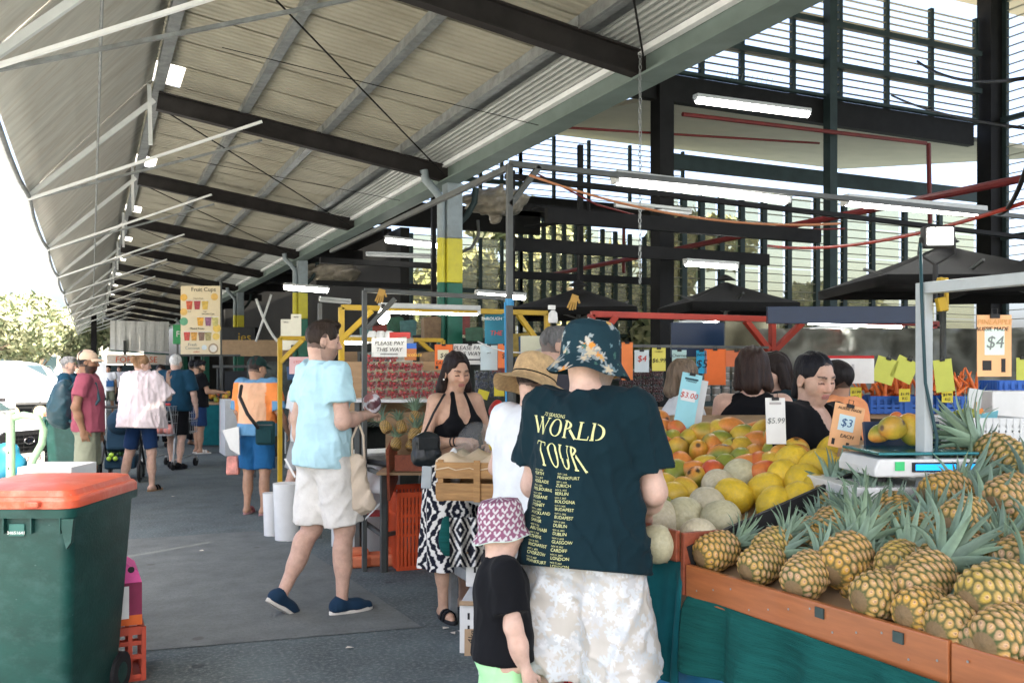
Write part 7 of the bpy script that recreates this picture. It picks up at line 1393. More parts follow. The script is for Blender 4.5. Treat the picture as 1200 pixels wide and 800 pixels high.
for z in (.3, .6): MB().beam((-.135, 0, z), (-.04, 0, z), .03, .03).build('rung', m_lg, t)
for i in range(4): MB().cyl((-.135, -.0243, .8 + .09 * i), (-.135, -.0255, .8 + .09 * i), .005, 8).build('rivet_hole', m_blk, t)
for i, (z, lab) in enumerate(((.0, 'lowest carton hidden behind the front bin'), (.36, 'middle carton hidden behind the front bin'), (.72, 'white and pink carton on top of the stack behind the front bin'))):
    q = onground(68, 5.05); t = empty('carton', (q.x, q.y, z + .002), RZ, lab, 'carton'); h = .355 if i < 2 else .30; MB().box((0, 0, h / 2), (.29, .3, h)).build('box', m_paper, t, bevel=.003)
    if i == 2:
        MB().prism([(-.145, 0), (.02, 0), (-.02, .10), (-.08, .20), (-.145, .25)], 0, .002, Matrix(((1, 0, 0), (0, 0, -1), (0, 1, 0))), (0, -.1505, .02)).build('pink_print', mat('pink_print', (.72, .38, .42), .7), t); MB().prism([(-.026, 0), (.026, 0), (0, .045)], 0, .002, Matrix(((1, 0, 0), (0, 0, -1), (0, 1, 0))), (.115, -.1505, .225)).build('emblem', mat('grey_print', (.25, .35, .32), .7), t); text('Libor', .032, MATS['grey_print'], t, Matrix.Translation((.05, -.153, .235)) @ Matrix.Rotation(R(90), 4, 'X') @ Matrix.Rotation(math.pi, 4, 'Y')); MB().box((-.02, -.1515, .232), (.04, .002, .016)).build('emblem', m_blk, t)
soft_bag(at(6, 545, 6.2), (.12, .1, .16), 'rubbish_bag', mat('blue_bag', (.01, .10, .16), .25), 'dark blue plastic bag at the left edge', 'bag', 5, .016, .04); p = onground(6, 6.2); o = MB().box((p.x, p.y, .38), (.3, .3, .74)).build('stool_box', m_card); tag(o, 'carton under the dark blue bag at the left edge', 'carton')
# ---- cars (front towards -Y of their own frame)
m_carw = mat('white_car_paint', (.52, .53, .53), .25, var=.03, coat=.6); m_carglass = mat('car_glass', (.03, .05, .055), .05, var=0, spec=.8); m_tyre = mat('tyre', (.015, .015, .016), .8); m_rim = mat('alloy', (.4, .4, .41), .3, metal=.8); m_blackpl = mat('black_trim', (.015, .016, .017), .5); m_chrome = mat('chrome', (.7, .7, .7), .12, metal=1, var=0); m_lens = mat('lamp_glass', (.55, .58, .58), .1, metal=.3)
def car(loc, rz, label, col=None, kind='hatch', full=True):
    t = empty('parked_car', loc, rz, label, 'car'); W = .89 if kind == 'hatch' else .95; hz = 0 if kind == 'hatch' else .22; m = col or m_carw
    prof = [(-2.0, .42), (-2.02, .62), (-1.94, .78), (-1.3, .93), (-1.0, .98), (-.35, 1.40), (.3, 1.48), (1.4, 1.44), (1.95, 1.05), (2.0, .6), (1.98, .35), (-1.9, .28)]
    if kind != 'hatch': prof = [(y * 1.12, z + hz + (.06 if -1.4 < y < -.9 else 0)) for y, z in prof]; prof[2] = (prof[2][0], prof[2][1] + .12); prof[1] = (prof[1][0], prof[1][1] + .06)
    xs = [-1, -.97, -.86, -.5, 0, .5, .86, .97, 1]; rows = []
    for x in xs:
        k = abs(x); row = []
        for (y, z) in prof: yy = y + (.12 * k ** 3 if y < -1.5 else (-.1 * k ** 3 if y > 1.5 else 0)); tz = z - .03 * k ** 4 - (.05 * k ** 6); xx = x * W * (1 - (.16 * max(0, z - .98 - hz) / .5)) ; row.append((xx, yy, tz))
        row.append(row[0]); rows.append(row)
    b = MB().grid(rows); n = len(prof) + 1
    b.f.append(tuple(range(n - 1))); b.mi.append(0); b.f.append(tuple(len(xs[:-1]) * n + q for q in range(n - 2, -1, -1))); b.mi.append(0)
    b.build('body', m, t, smooth=28, bevel=.015)
    MB().add([(-W * .80, -1.05, 1.01 + hz), (W * .80, -1.05, 1.01 + hz), (W * .70, -.40, 1.39 + hz), (-W * .70, -.40, 1.39 + hz)], [(0, 1, 2, 3)]).build('windscreen', m_carglass, t, solid=.012)
    for sx in (-1, 1):
        MB().add([(sx * W * .995, -.75, 1.02 + hz), (sx * W * .995, 1.4, 1.04 + hz), (sx * W * .885, 1.2, 1.38 + hz), (sx * W * .885, -.2, 1.38 + hz)], [(0, 1, 2, 3)]).build('side_window', m_carglass, t, solid=.02)
        for y in (-1.3, 1.3):
            w_ = MB().cyl((sx * (W - .19), y * (1 if kind == 'hatch' else 1.1), .32 + hz * .4), (sx * (W + .01), y * (1 if kind == 'hatch' else 1.1), .32 + hz * .4), .32 + hz * .35, 24).build('wheel', m_tyre, t, smooth=40); MB().cyl((sx * (W - .1), y * (1 if kind == 'hatch' else 1.1), .32 + hz * .4), (sx * (W + .018), y * (1 if kind == 'hatch' else 1.1), .32 + hz * .4), .2, 16).build('rim', m_rim, w_, smooth=40)
        mi = MB().box((sx * (W + .09), -.75, 1.05 + hz), (.16, .08, .11)).build('mirror', m, t, bevel=.02); MB().box((sx * (W + .09), -.712, 1.05 + hz), (.13, .006, .085)).build('mirror_glass', m_chrome, mi)
        hl = MB().prism([(-.2, -.03), (.17, -.06), (.2, .06), (.0, .07), (-.2, .04)] if sx > 0 else [(.2, -.03), (.2, .04), (0, .07), (-.2, .06), (-.17, -.06)], -.03, .05, Matrix(((1, 0, 0), (0, 0, -1), (0, 1, 0))), (sx * W * .70, prof[1][0] + .08, .74 + hz)).build('headlight', m_lens, t, bevel=.01)
        MB().cyl((sx * W * .70, prof[1][0] + .06, .74 + hz), (sx * W * .70, prof[1][0] + .03, .74 + hz), .045, 14).build('bulb', m_chrome, hl)
    yf = prof[1][0]
    if kind == 'hatch':
        g = MB().prism([(-.36, -.14), (.36, -.14), (.44, .10), (.36, .15), (-.36, .15), (-.44, .10)], 0, .03, Matrix(((1, 0, 0), (0, 0, -1), (0, 1, 0))), (0, yf + .015, .66)).build('grille', m_blackpl, t)
        for z in (.56, .61, .66, .71, .76): MB().box((0, yf - .02, z), (.72, .014, .012)).build('grille_bar', m_blackpl, g)
        for x in np.arange(-.32, .33, .08): MB().box((x, yf - .018, .66), (.01, .01, .25)).build('grille_bar', m_blackpl, g)
        em = MB().tube([(.075 * math.cos(a), yf - .028, .69 + .042 * math.sin(a)) for a in np.linspace(0, 6.283, 25)[:-1]], .006, 6, closed=True).build('emblem', m_chrome, g, smooth=True); MB().beam((-.035, yf - .028, .655), (-.018, yf - .028, .725), .012, .008).beam((.018, yf - .028, .655), (.035, yf - .028, .725), .012, .008).beam((-.026, yf - .028, .685), (.026, yf - .028, .695), .010, .008).build('emblem_letter', m_chrome, em)
        MB().box((0, yf - .01, .40), (1.5, .06, .16)).build('lower_grille', m_blackpl, t, bevel=.02); pl_ = MB().box((.02, yf - .045, .475), (.37, .012, .13)).build('number_plate', m_paper, t); text('522 8HS', .075, mat('plate_ink', (.12, .02, .05), .6, var=0), pl_, Matrix.Translation((.02, yf - .054, .475)) @ Matrix.Rotation(R(90), 4, 'X'))
    else:
        bb = MB(); 
        for z, w_ in ((.62, 1.5), (.98, 1.35)): bb.tube([(-w_ / 2, yf + .05, z), (-w_ / 2 + .1, yf - .10, z), (w_ / 2 - .1, yf - .10, z), (w_ / 2, yf + .05, z)], .035, 8)
        for x in (-.65, -.3, .3, .65): bb.cyl((x, yf - .1, .6), (x * .95, yf - .1, 1.02), .03, 8)
        bb.box((0, yf - .05, .58), (1.8, .14, .26)); bb.build('bull_bar', m_blackpl, t, smooth=40); MB().box((0, yf - .0, .86), (1.1, .06, .24)).build('grille', m_blackpl, t)
        for x in (-.12, .28): lp = MB().cyl((x, yf - .12, .86), (x, yf - .20, .86), .115, 20).build('spot_lamp', m_blackpl, t, smooth=40); MB().cyl((x, yf - .20, .86), (x, yf - .205, .86), .10, 20).build('lens', mat('amber_cover', (.62, .52, .30), .3), lp)
        MB().box((-.45, yf - .12, 1.06), (.5, .06, .06)).build('light_bar', m_chrome, t); MB().tube([(-W - .03, -1.2, 1.1), (-W - .03, -.9, 1.35), (-W + .05, -.5, 1.72)], .035, 8).lathe([(.05, 1.72), (.07, 1.78), (.06, 1.86), (.02, 1.88)], 10, (-W + .05, -.5, 0)).build('snorkel', m_blackpl, t, smooth=40); MB().box((0, yf - .14, .58), (.37, .012, .12)).build('number_plate', m_paper, t)
    return t
q = at(31, 508, 11.0); car((q.x - 2.0 * math.sin(.85), q.y + 2.0 * math.cos(.85), 0), .85, 'white small car with a black grille nose-on behind the hand truck')
q = at(30, 470, 14.6); car((q.x - .1 - .5, q.y + 2.3, 0), .22, 'pale four-wheel drive with bull bar and round spot lamps', kind='4wd')
for i, (u, d, k, rz, lab) in enumerate(((-60, 17, 'hatch', .3, 'white parked car at the far left edge of the lot'), (40, 24, 'hatch', .1, 'white parked car behind the four-wheel drive'), (70, 31, 'hatch', .15, 'pale parked car near the smaller tree'), (20, 33, '4wd', .1, 'large white parked car under the trees'), (-20, 27, 'hatch', .2, 'white parked car left of the four-wheel drive'))): g_ = onground(u, d); car((g_.x, g_.y, 0), rz, lab, kind=k)
# ---- pram
g_ = onz(137, 566); m_pram = cloth_mat('pram_navy', (.012, .035, .06)); t = empty('pram', (g_.x + .05, g_.y + .15, 0), RZ + .25, 'dark blue pram with produce in its basket beside the pink-topped woman', 'pram')
for x, y, r_ in ((-.26, -.1, .15), (.26, -.1, .15), (-.22, .55, .11), (.22, .55, .11)): w_ = MB().tube([(x, y + r_ * .88 * math.cos(a), r_ + r_ * .88 * math.sin(a)) for a in np.linspace(0, 6.283, 21)[:-1]], r_ * .14, 6, closed=True).build('wheel', m_tyre, t, smooth=True); MB().cyl((x - .02, y, r_), (x + .02, y, r_), r_ * .6, 14).build('rim', m_greyst, w_, smooth=40)
for x in (-.24, .24): MB().tube([(x, .5, .2), (x, .2, .5), (x, -.15, .85), (x * .9, -.32, 1.04)], .016, 8).tube([(x, -.1, .15), (x, .25, .55)], .016, 8).build('frame', m_blackpl, t, smooth=40)
MB().cyl((-.23, -.32, 1.04), (.23, -.32, 1.04), .018, 8).build('handle', m_blackpl, t); MB().box((0, .2, .26), (.40, .55, .16)).build('basket', m_pram, t, bevel=.03); MB().box((0, .12, .62), (.38, .16, .44), (-.4, 0, 0)).box((0, .3, .5), (.38, .34, .12)).build('seat', m_pram, t, bevel=.04); V, Q = sdf_mesh([ell((0, .2, .80), (.21, .26, .2)), ell((0, .35, .70), (.18, .26, .18), k=.01, op='-')], .015, .01); mesh_obj('hood', np_mesh('hood', V, Q), m_pram, t)
r = random.Random(4); lf = MB()
for _ in range(120): c = Vector((r.uniform(-.17, .17), r.uniform(-.05, .35), r.uniform(.33, .46))); d = Vector((r.gauss(0, 1), r.gauss(0, 1), r.gauss(0, 1) + .6)).normalized(); s_ = d.cross(Vector((.3, .2, 1))).normalized() * .02; lf.add([c, c + d * .03 + s_, c + d * .07, c + d * .03 - s_], [(0, 1, 2, 3)])
o = lf.build('leafy_greens', mat('greens', (.04, .12, .03), .6, var=.3)); o.location = t.location; o.rotation_euler = t.rotation_euler; tag(o, 'leafy greens piled in the pram basket', 'greens', kind='stuff')
for i, (x, z) in enumerate(((-.1, .38), (-.05, .33), (-.13, .33))): o = MB().lathe([(.005, -.035), (.028, -.02), (.036, 0), (.028, .022), (.005, .034)], 14).build('apple', mat('green_apple', (.30, .48, .05), .3), smooth=True, loc=t.matrix_world @ Vector((0, 0, 0)) if False else Vector(t.location) + Matrix.Rotation(RZ + .25, 3, 'Z') @ Vector((x, -.1, z))); tag(o, 'green apple in the pram basket, ' + ('top', 'middle', 'lower')[i] + ' one', 'apple', 'green apples in the pram')
# ---- shopping trolley
g_ = onz(197, 548); m_tr = mat('trolley_wire', (.45, .46, .46), .35, metal=.7); t = empty('shopping_trolley', (g_.x, g_.y, 0), RZ - .15, 'wire shopping trolley with a red handle beyond the pink-topped woman', 'trolley')
for sx in (-1, 1):
    b = MB()
    for i in range(13): y = -.35 + .75 * i / 12; b.cyl((sx * .26, y, .52), (sx * .29, y, .98), .004, 4)
    for z in (.55, .72, .85, .98): b.cyl((sx * (.26 + .03 * (z - .52) / .46), -.37, z), (sx * (.26 + .03 * (z - .52) / .46), .42, z), .006, 5)
    b.build('basket_side', m_tr, t); MB().tube([(sx * .25, -.3, .15), (sx * .25, -.25, .5), (sx * .25, -.42, 1.0)], .013, 6).tube([(sx * .25, -.3, .15), (sx * .24, .4, .18)], .013, 6).build('frame', m_tr, t)
    for y in (-.3, .4): w_ = MB().cyl((sx * .25 - .015, y, .065), (sx * .25 + .015, y, .065), .065, 14).build('wheel', m_tyre, t, smooth=40); MB().box((sx * .25, y, .12), (.05, .03, .08)).build('caster', m_tr, w_)
for y in (-.37, .42):
    b = MB(); [b.cyl((x, y, .53), (x * 1.1, y, .98), .004, 4) for x in np.linspace(-.25, .25, 9)]; [b.cyl((-.27, y, z), (.27, y, z), .006, 5) for z in (.55, .75, .98)]; b.build('basket_end', m_tr, t)
MB().box((0, 0, .535), (.5, .74, .012)).build('basket_floor', m_tr, t); MB().cyl((-.28, -.44, 1.01), (.28, -.44, 1.01), .02, 10).build('handle', m_redpl, t, smooth=40)
for i, (x, y) in enumerate(((-.1, -.1), (.1, -.15), (0, .15))): soft_bag(Vector((g_.x, g_.y, .62)) + Matrix.Rotation(RZ, 3, 'Z') @ Vector((x, y, 0)), (.10, .09, .08), 'shopping_bag', mat('red_white_bag'), ('red and white bag in the trolley, left', 'red and white bag in the trolley, right', 'red and white bag at the trolley front')[i], 'bag', 20 + i, .016, .02)
# ---- backpack on the maroon man
m_bp = mat('backpack_nylon', (.012, .045, .06), .4, var=.25, scale=8, bump=.3, bscale=14); mw = Matrix.Translation(MAROON['root'].location) @ Matrix.Rotation(MAROON['root'].rotation_euler.z, 4, 'Z'); s_ = MAROON['s']
t = empty('backpack', mw @ Vector((0, -.22 * s_, 1.18 * s_)), MAROON['root'].rotation_euler.z, 'dark teal backpack worn by the bearded man', 'backpack'); V, Q = sdf_mesh([ell((0, -.02, 0), (.16, .13, .26)), ell((0, -.10, -.09), (.13, .09, .15), k=.04)], .012, .04, disp=folds(.008, 3, .5, 30)); mesh_obj('pack', np_mesh('pack', V, Q), m_bp, t)
for sx in (-1, 1): MB().tube([(sx * .09, .06, .16), (sx * .10, .16, .28), (sx * .11, .32, .22), (sx * .13, .36, .05), (sx * .13, .22, -.14), (sx * .1, .06, -.18)], .018, 6).build('strap', m_bp, t, smooth=True)
# ---- shutter end, lease sign, far awning
zt = atY(130, 381, 44).z; t = empty('roller_shutter', (0, 44, 0), 0, 'pale hanging shutter sheet with a green lower edge at the canopy end', 'shutter'); x0, x1 = atY(129, 400, 44).x, atY(198, 400, 44).x
for i in range(12): xa = x0 + (x1 - x0) * i / 12; MB().box((xa + (x1 - x0) / 24, .03 * (i % 2), 3.0), ((x1 - x0) / 12 * .98, .03, 1.35)).build('panel', m_white_st, t)
MB().beam((x0 - .1, -.03, 2.36), (x1, -.03, 2.2), .05, .07).build('edge', mat('dark_green_edge', (.01, .10, .07), .5), t); MB().box((x0 + .6, -.1, 1.4), (.12, .12, 2.8)).build('post', m_greyst, t)
t = empty('lease_sign', atY(160, 421, 43.5), 0, 'white and orange lease sign below the far shutter', 'sign'); MB().box((0, 0, 0), (2.4, .05, .42)).build('board', mat('cream_sign', (.75, .68, .58), .6), t); text('FOR LEASE', .36, mat('orange_print', (.75, .12, .02), .6, var=0), t, Matrix.Translation((0, -.04, -.02)) @ Matrix.Rotation(R(90), 4, 'X')); MB().box((0, .2, -.45), (3.6, .5, .4)).build('awning', mat('dark_awning', (.02, .04, .045), .6), t)
o = MB().box((-2, 62, 1.8), (10, .4, 3.6)).build('far_building', mat('far_render', (.62, .58, .52), .8, var=.1, scale=.6)); tag(o, 'pale low building beyond the far end of the car park', 'building'); 
for x in (-5, -2.5, 0): MB().box((x, 61.78, 1.5), (1.2, .06, 1.6)).build('window', m_carglass, o)
# far white panels and pillar on the left
for i, (u, d, w_, h_, m, lab) in enumerate(((115, 22, .35, 1.6, m_white_st, 'white notice stand behind the bearded man'), (114, 20, .28, .9, m_whitep, 'small white stand with orange marks'))): p = onground(u, d); o = MB().box((p.x, p.y, h_ / 2 + .1), (w_, .1, h_)).build('notice_stand', m); tag(o, lab, 'stand')
o = MB().box((*onground(110, 38).xy, 1.9), (.22, .22, 3.8)).build('post', m_dark); tag(o, 'dark post at the canopy end above the beige cap', 'post')
# ---- fruit cups banner and juice stall
bp_ = at(235, 375, 17.0); t = empty('fruit_banner', bp_, RZ, 'tall cream menu banner of fruit cups hanging at the juice stall', 'sign'); k = 17 / FOC; W, H = 46 * k, 80 * k
MB().box((0, 0, 0), (W, .02, H)).build('board', mat('banner_cream', (.70, .60, .40), .6, var=.04), t); F = Matrix(((1, 0, 0), (0, 0, -1), (0, 1, 0)))
def T_(x, z, s, txt, m=m_blk): text(txt, s * H, m, t, Matrix.Translation((x * W, -.013, z * H)) @ Matrix.Rotation(R(90), 4, 'X'), extrude=.001)
T_(.08, .445, .085, 'Fruit Cups'); T_(-.05, .315, .028, 'Classic Cups'); T_(.2, .09, .03, 'Smoothie Cups'); T_(-.08, -.125, .042, 'Mixed Fruits'); T_(-.2, -.36, .06, 'Fresh', m_pen); T_(-.2, -.41, .06, 'Coconut', m_pen); T_(-.1, -.465, .035, 'chilled', m_redpen); T_(-.28, .125, .022, 'Small'); T_(.12, .125, .022, 'Large')
def cup(x, z, c): 
    w_, h_ = .085 * W, .065 * H; MB().prism([(-w_ * .72, -h_), (w_ * .72, -h_), (w_, h_), (-w_, h_)], 0, .003, F, (x * W, -.0112, z * H)).build('cup_picture', mat('cup_%d' % int(c[0] * 1000 + c[1] * 100 + c[2] * 10), c, .5, var=.4, scale=25), t)
    MB().box((x * W, -.0145, z * H + h_), (w_ * 2.1, .002, .012)).build('cup_rim', m_paper, t)
for x, c in ((-.28, (.55, .10, .04)), (-.08, (.35, .04, .05)), (.12, (.62, .42, .08))): cup(x, .22, c)
for x, c in ((.0, (.70, .35, .03)), (.2, (.25, .10, .18)), (.38, (.5, .45, .15))): cup(x, -.02, c)
for x, c in ((-.34, (.5, .06, .04)), (-.16, (.6, .3, .05)), (.03, (.2, .12, .08)), (.2, (.35, .3, .12))): cup(x, -.235, c)
for x, z, r_, c in ((-.42, .33, .07, (.72, .42, .08)), (.36, .34, .07, (.72, .45, .12)), (-.42, -.02, .08, (.12, .35, .2)), (-.42, .12, .07, (.72, .45, .1)), (.42, -.12, .08, (.72, .5, .1)), (.40, -.24, .07, (.7, .5, .12)), (.33, -.415, .10, (.35, .26, .16)), (.33, -.415, .07, (.75, .72, .64)), (.1, -.40, .05, (.6, .68, .7))): MB().prism([(r_ * W * 1.3 * math.cos(a), r_ * W * 1.3 * math.sin(a)) for a in np.linspace(0, 6.283, 19)[:-1]], 0, .0015 + .001 * (c[0] > .74), F, (x * W, -.0105, z * H)).build('fruit_picture', mat('fp_%d_%d' % (int(c[0] * 1000), int(c[1] * 100)), c, .6, var=.15), t)
MB().cyl((W / 2, .03, -1.9), (W / 2, .03, H / 2 + .1), .025, 8).build('pole', m_greyst, t); MB().cyl((-W * .6, .03, -H / 2 - .02), (W * 1.0, .03, -H / 2 - .02), .02, 8).build('rail', m_greyst, t)
# juice stall counter and goods, fruit shelf the shoppers reach for
p = onground(262, 18.5); t = empty('fruit_stall', p, RZ, 'cloth-draped stall of fruit where the black-tee man stands', 'stall'); MB().box((.45, 0, .86), (1.7, .9, .04)).build('table_top', m_ply, t); MB().box((.45, -.42, .44), (1.65, .03, .80)).build('skirt', m_tealcl, t)
for x in (-.3, 1.2): MB().box((x, .2, .43), (.05, .05, .86)).build('leg', m_greyst, t)
r = random.Random(9)
for i in range(34):
    k_ = r.choice(['o', 'y', 'r', 'g', 'yg']); o = mesh_obj('mango', MG[k_], None, None, Vector(p) + Matrix.Rotation(RZ, 3, 'Z') @ Vector((r.uniform(-.3, 1.2), r.uniform(-.4, .2), .93 + .06 * (i % 3))), (r.random() * 6, r.random() * 6, 0), .95); tag(o, 'fruit on the draped stall under the banner', 'fruit', 'fruit on the draped stall')
for i in range(7):
    p2 = onground(300 + i * 3, 16.5 - .1 * i); o = MB().lathe([(.035, 0), (.035, .16), (.014, .20), (.014, .23)], 10).build('bottle', (m_whitep, m_redpl, m_card)[i % 3], smooth=40, loc=(p2.x, p2.y, 1.0)); tag(o, 'small bottle on the counter behind the orange-shirted man, ' + ('first', 'second', 'third', 'fourth', 'fifth', 'sixth', 'last')[i] + ' from the left', 'bottle', 'bottles on the juice counter')
p2 = onground(306, 16.6); o = MB().box((p2.x + .1, p2.y + .25, .5), (1.5, .8, .99)).build('juice_counter', m_white_st); tag(o, 'white juice counter behind the orange-shirted man', 'counter')
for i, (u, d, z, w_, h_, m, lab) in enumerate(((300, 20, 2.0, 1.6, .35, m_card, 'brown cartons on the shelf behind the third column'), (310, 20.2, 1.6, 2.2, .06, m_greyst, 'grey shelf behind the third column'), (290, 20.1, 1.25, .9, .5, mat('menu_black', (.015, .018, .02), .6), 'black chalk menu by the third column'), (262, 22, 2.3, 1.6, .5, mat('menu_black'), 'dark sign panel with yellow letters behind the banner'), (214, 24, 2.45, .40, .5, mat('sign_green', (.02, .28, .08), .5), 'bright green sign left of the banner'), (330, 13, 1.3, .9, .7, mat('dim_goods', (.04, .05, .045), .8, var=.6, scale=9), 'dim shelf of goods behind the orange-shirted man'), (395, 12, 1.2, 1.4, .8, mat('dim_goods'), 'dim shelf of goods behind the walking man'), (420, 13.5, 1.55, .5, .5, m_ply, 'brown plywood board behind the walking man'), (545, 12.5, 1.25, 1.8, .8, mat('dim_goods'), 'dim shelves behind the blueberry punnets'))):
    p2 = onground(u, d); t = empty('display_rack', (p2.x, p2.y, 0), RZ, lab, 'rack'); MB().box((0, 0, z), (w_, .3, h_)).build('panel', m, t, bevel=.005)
    for x in (-w_ / 2 + .03, w_ / 2 - .03): MB().box((x, .1, z / 2), (.04, .04, z)).build('leg', m_greyst, t)
    if 'letters' in lab: text("ies", .3, m_yelst, t, Matrix.Translation((.55, -.16, z)) @ Matrix.Rotation(R(90), 4, 'X'))
    if 'green sign' in lab: text('FR', .22, m_paper, t, Matrix.Translation((0, -.16, z)) @ Matrix.Rotation(R(90), 4, 'X'))
# shelf goods that fill the dim middle of the hall: individual cartons, tubs and hanging bags
goods = [(u, v, d) for (u, v, d) in ((300, 452, 15.5), (312, 454, 15.2), (322, 448, 15), (348, 445, 11), (358, 452, 11), (505, 400, 11), (494, 408, 11.5), (478, 396, 12), (540, 392, 12), (556, 400, 11), (610, 418, 9), (618, 428, 9), (690, 440, 8), (702, 436, 8.2), (712, 446, 8), (432, 398, 12), (446, 402, 12), (462, 398, 12), (640, 440, 9), (660, 446, 9), (470, 430, 9), (505, 432, 9), (530, 444, 8.5), (676, 428, 9), (588, 442, 9.5))]
pal = [(.2, .03, .02), (.03, .1, .06), (.25, .18, .03), (.02, .07, .16), (.3, .28, .24), (.15, .09, .04), (.02, .02, .02), (.06, .16, .16)]
for i, (u, v, d) in enumerate(goods):
    p2 = at(u, v, d); h_ = .16 + .06 * (i % 3); o = MB().prism([(-.1, 0), (.1, 0), (.11, h_), (.06, h_ * 1.08), (-.11, h_)], -.07, .07, Matrix(((1, 0, 0), (0, 0, -1), (0, 1, 0)))).build('packet', mat('packet_%d' % (i % 8), pal[i % 8], .5, var=.35, scale=14), loc=p2, rot=(0, 0, RZ + .2 * (i % 3)), bevel=.008); tag(o, '%s packet among the dim goods behind the frames, %s' % (('red', 'green', 'yellow', 'blue', 'cream', 'brown', 'black', 'teal')[i % 8], 'left of the walking man' if u < 370 else (('high above the strawberries, left end' if u < 450 else 'high above the strawberries') if v < 403 else 'just above the strawberries') if u < 520 else (('left of the tall dark post, upper' if v < 395 else 'left of the tall dark post, lower') if u < 595 else 'right of the tall dark post') if u < 630 else 'left of the floral hat'), 'packet', 'packets on the dim shelves')
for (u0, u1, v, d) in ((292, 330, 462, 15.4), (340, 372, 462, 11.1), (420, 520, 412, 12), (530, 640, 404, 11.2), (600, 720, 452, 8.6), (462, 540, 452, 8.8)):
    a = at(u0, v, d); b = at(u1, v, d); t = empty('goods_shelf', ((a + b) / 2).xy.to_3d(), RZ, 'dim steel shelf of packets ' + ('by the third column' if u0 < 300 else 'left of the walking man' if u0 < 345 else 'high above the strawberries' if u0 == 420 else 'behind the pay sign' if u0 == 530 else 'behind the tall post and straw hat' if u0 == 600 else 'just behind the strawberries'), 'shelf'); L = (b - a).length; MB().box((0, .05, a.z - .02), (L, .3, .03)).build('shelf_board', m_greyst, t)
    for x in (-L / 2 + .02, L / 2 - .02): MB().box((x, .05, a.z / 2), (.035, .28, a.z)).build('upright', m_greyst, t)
    MB().box((0, .19, a.z * .55), (L, .02, a.z * 1.0)).build('back_panel', mat('dim_back', (.035, .04, .036), .8, var=.5, scale=3), t)  # panel colour darkened to imitate the dimness of the hall
# white kettles/jugs on the yellow frame
for i in range(3): p2 = at(436 + 10 * i, 395, 9.0); t = empty('white_jug', p2, RZ, 'white jug on the shelf above the pay sign, ' + ('left', 'middle', 'right')[i], 'jug', 'white jugs'); MB().lathe([(.04, -.06), (.05, -.03), (.045, .03), (.03, .06)], 12).build('body', m_whitep, t, smooth=40); MB().tube([(.03, 0, .05), (.07, 0, .03), (.06, 0, -.03), (.04, 0, -.04)], .008, 6).build('handle', m_whitep, t, smooth=True)
p2 = at(469, 393, 9.0); o = MB().box((0, 0, 0), (.2, .1, .06)).build('red_tin', m_redpl, loc=p2, rot=(0, 0, RZ)); tag(o, 'dark red tin on the shelf above the pay sign', 'tin')
# ---- plastic wrap bundles near the column heads, chain, cables, fan
m_wrap = mat('dusty_wrap', (.19, .17, .13), .45, var=.35, scale=6, bump=.6, bscale=14)
def wrap(c, size, lab, seed):
    V, Q = sdf_mesh([ell((0, 0, 0), size), ell((size[0] * .4, 0, -size[2] * .2), np.array(size) * np.array((.7, 1, 1.0))), cap((0, 0, -size[2] * .6), (.05, 0, -size[2] * 1.5), .10, .03)], .022, .08, disp=lambda G: -.05 * np.abs(clump(G, 1, 12, seed, (1, 1, 2.5))) - .02 * np.abs(clump(G, 1, 34, seed + 1, (1, 1, 2))) + .02); o = mesh_obj('plastic_wrap', np_mesh('plastic_wrap', V, Q), m_wrap, None, c, (0, 0, RZ)); return tag(o, lab, 'plastic sheet')
wrap(at(578, 236, 11.6), (.36, .22, .14), 'dusty plastic bundle hung right of the nearest column head', 3); wrap(at(388, 318, 19.5), (.55, .25, .18), 'dusty plastic bundle hung by the second column head', 5)
o = MB().tube([at(560, 258, 11.6), at(561, 275, 11.6), at(553, 290, 11.6), at(540, 296, 11.5)], .02, 6).build('drain_hose', m_greyst, smooth=True); tag(o, 'dark drain hose from the plastic bundle to the column', 'hose')
ch = empty('chain', (0, 0, 0), 0, 'hanging steel chain in front of the hall louvres', 'chain'); top = at(750, 66, 7.0)
lk = None; n = 42
for i in range(n):
    z = top.z - i * .042
    if lk is None: lk = MB().tube([(.011 * math.cos(a), 0, .024 * math.sin(a)) for a in np.linspace(0, 6.283, 13)[:-1]], .0035, 5, closed=True).build('link', m_galv, ch, loc=(top.x, top.y, z), smooth=True)
    else: dup(lk, loc=(top.x + .002 * math.sin(i), top.y, z), rot=(0, 0, math.pi / 2 * (i % 2)), parent=ch)
f_ = at(690, 256, 12.0); t = empty('ceiling_fan', f_, 0, 'dark ceiling fan hanging in the middle of the hall', 'fan'); MB().lathe([(.05, -.1), (.16, -.08), (.18, 0), (.08, .06), (.03, .1)], 18).build('motor', m_greyst, t, smooth=40); MB().cyl((0, 0, .08), (0, 0, .7), .02, 8).build('rod', m_dark, t)
for i in range(4): a = i * math.pi / 2 + .4; MB().box((.62 * math.cos(a), .62 * math.sin(a), .0), (.95, .13, .01), (.15, 0, a)).build('blade', m_dark, t)
def cable(pts, r, m, lab, name='cable'): o = MB().tube(pts, r, 5).build(name, m, smooth=True); return tag(o, lab, 'cable')
def sag(a, b, s, n=14): return [a.lerp(b, i / n) - Vector((0, 0, s * 4 * (i / n) * (1 - i / n))) for i in range(n + 1)]
cable(sag(at(1200, 150, 6), at(1045, 112, 10.5), .05), .012, m_dark, 'dark cable slung from the right edge to the clerestory'); cable(sag(at(1200, 92, 6), at(1075, 72, 10.8), .1), .014, m_dark, 'upper dark cable across the clerestory at right'); cable(sag(at(1200, 238, 3.8), at(900, 288, 7), .08), .010, m_redst, 'orange extension cable slung behind the flood light')
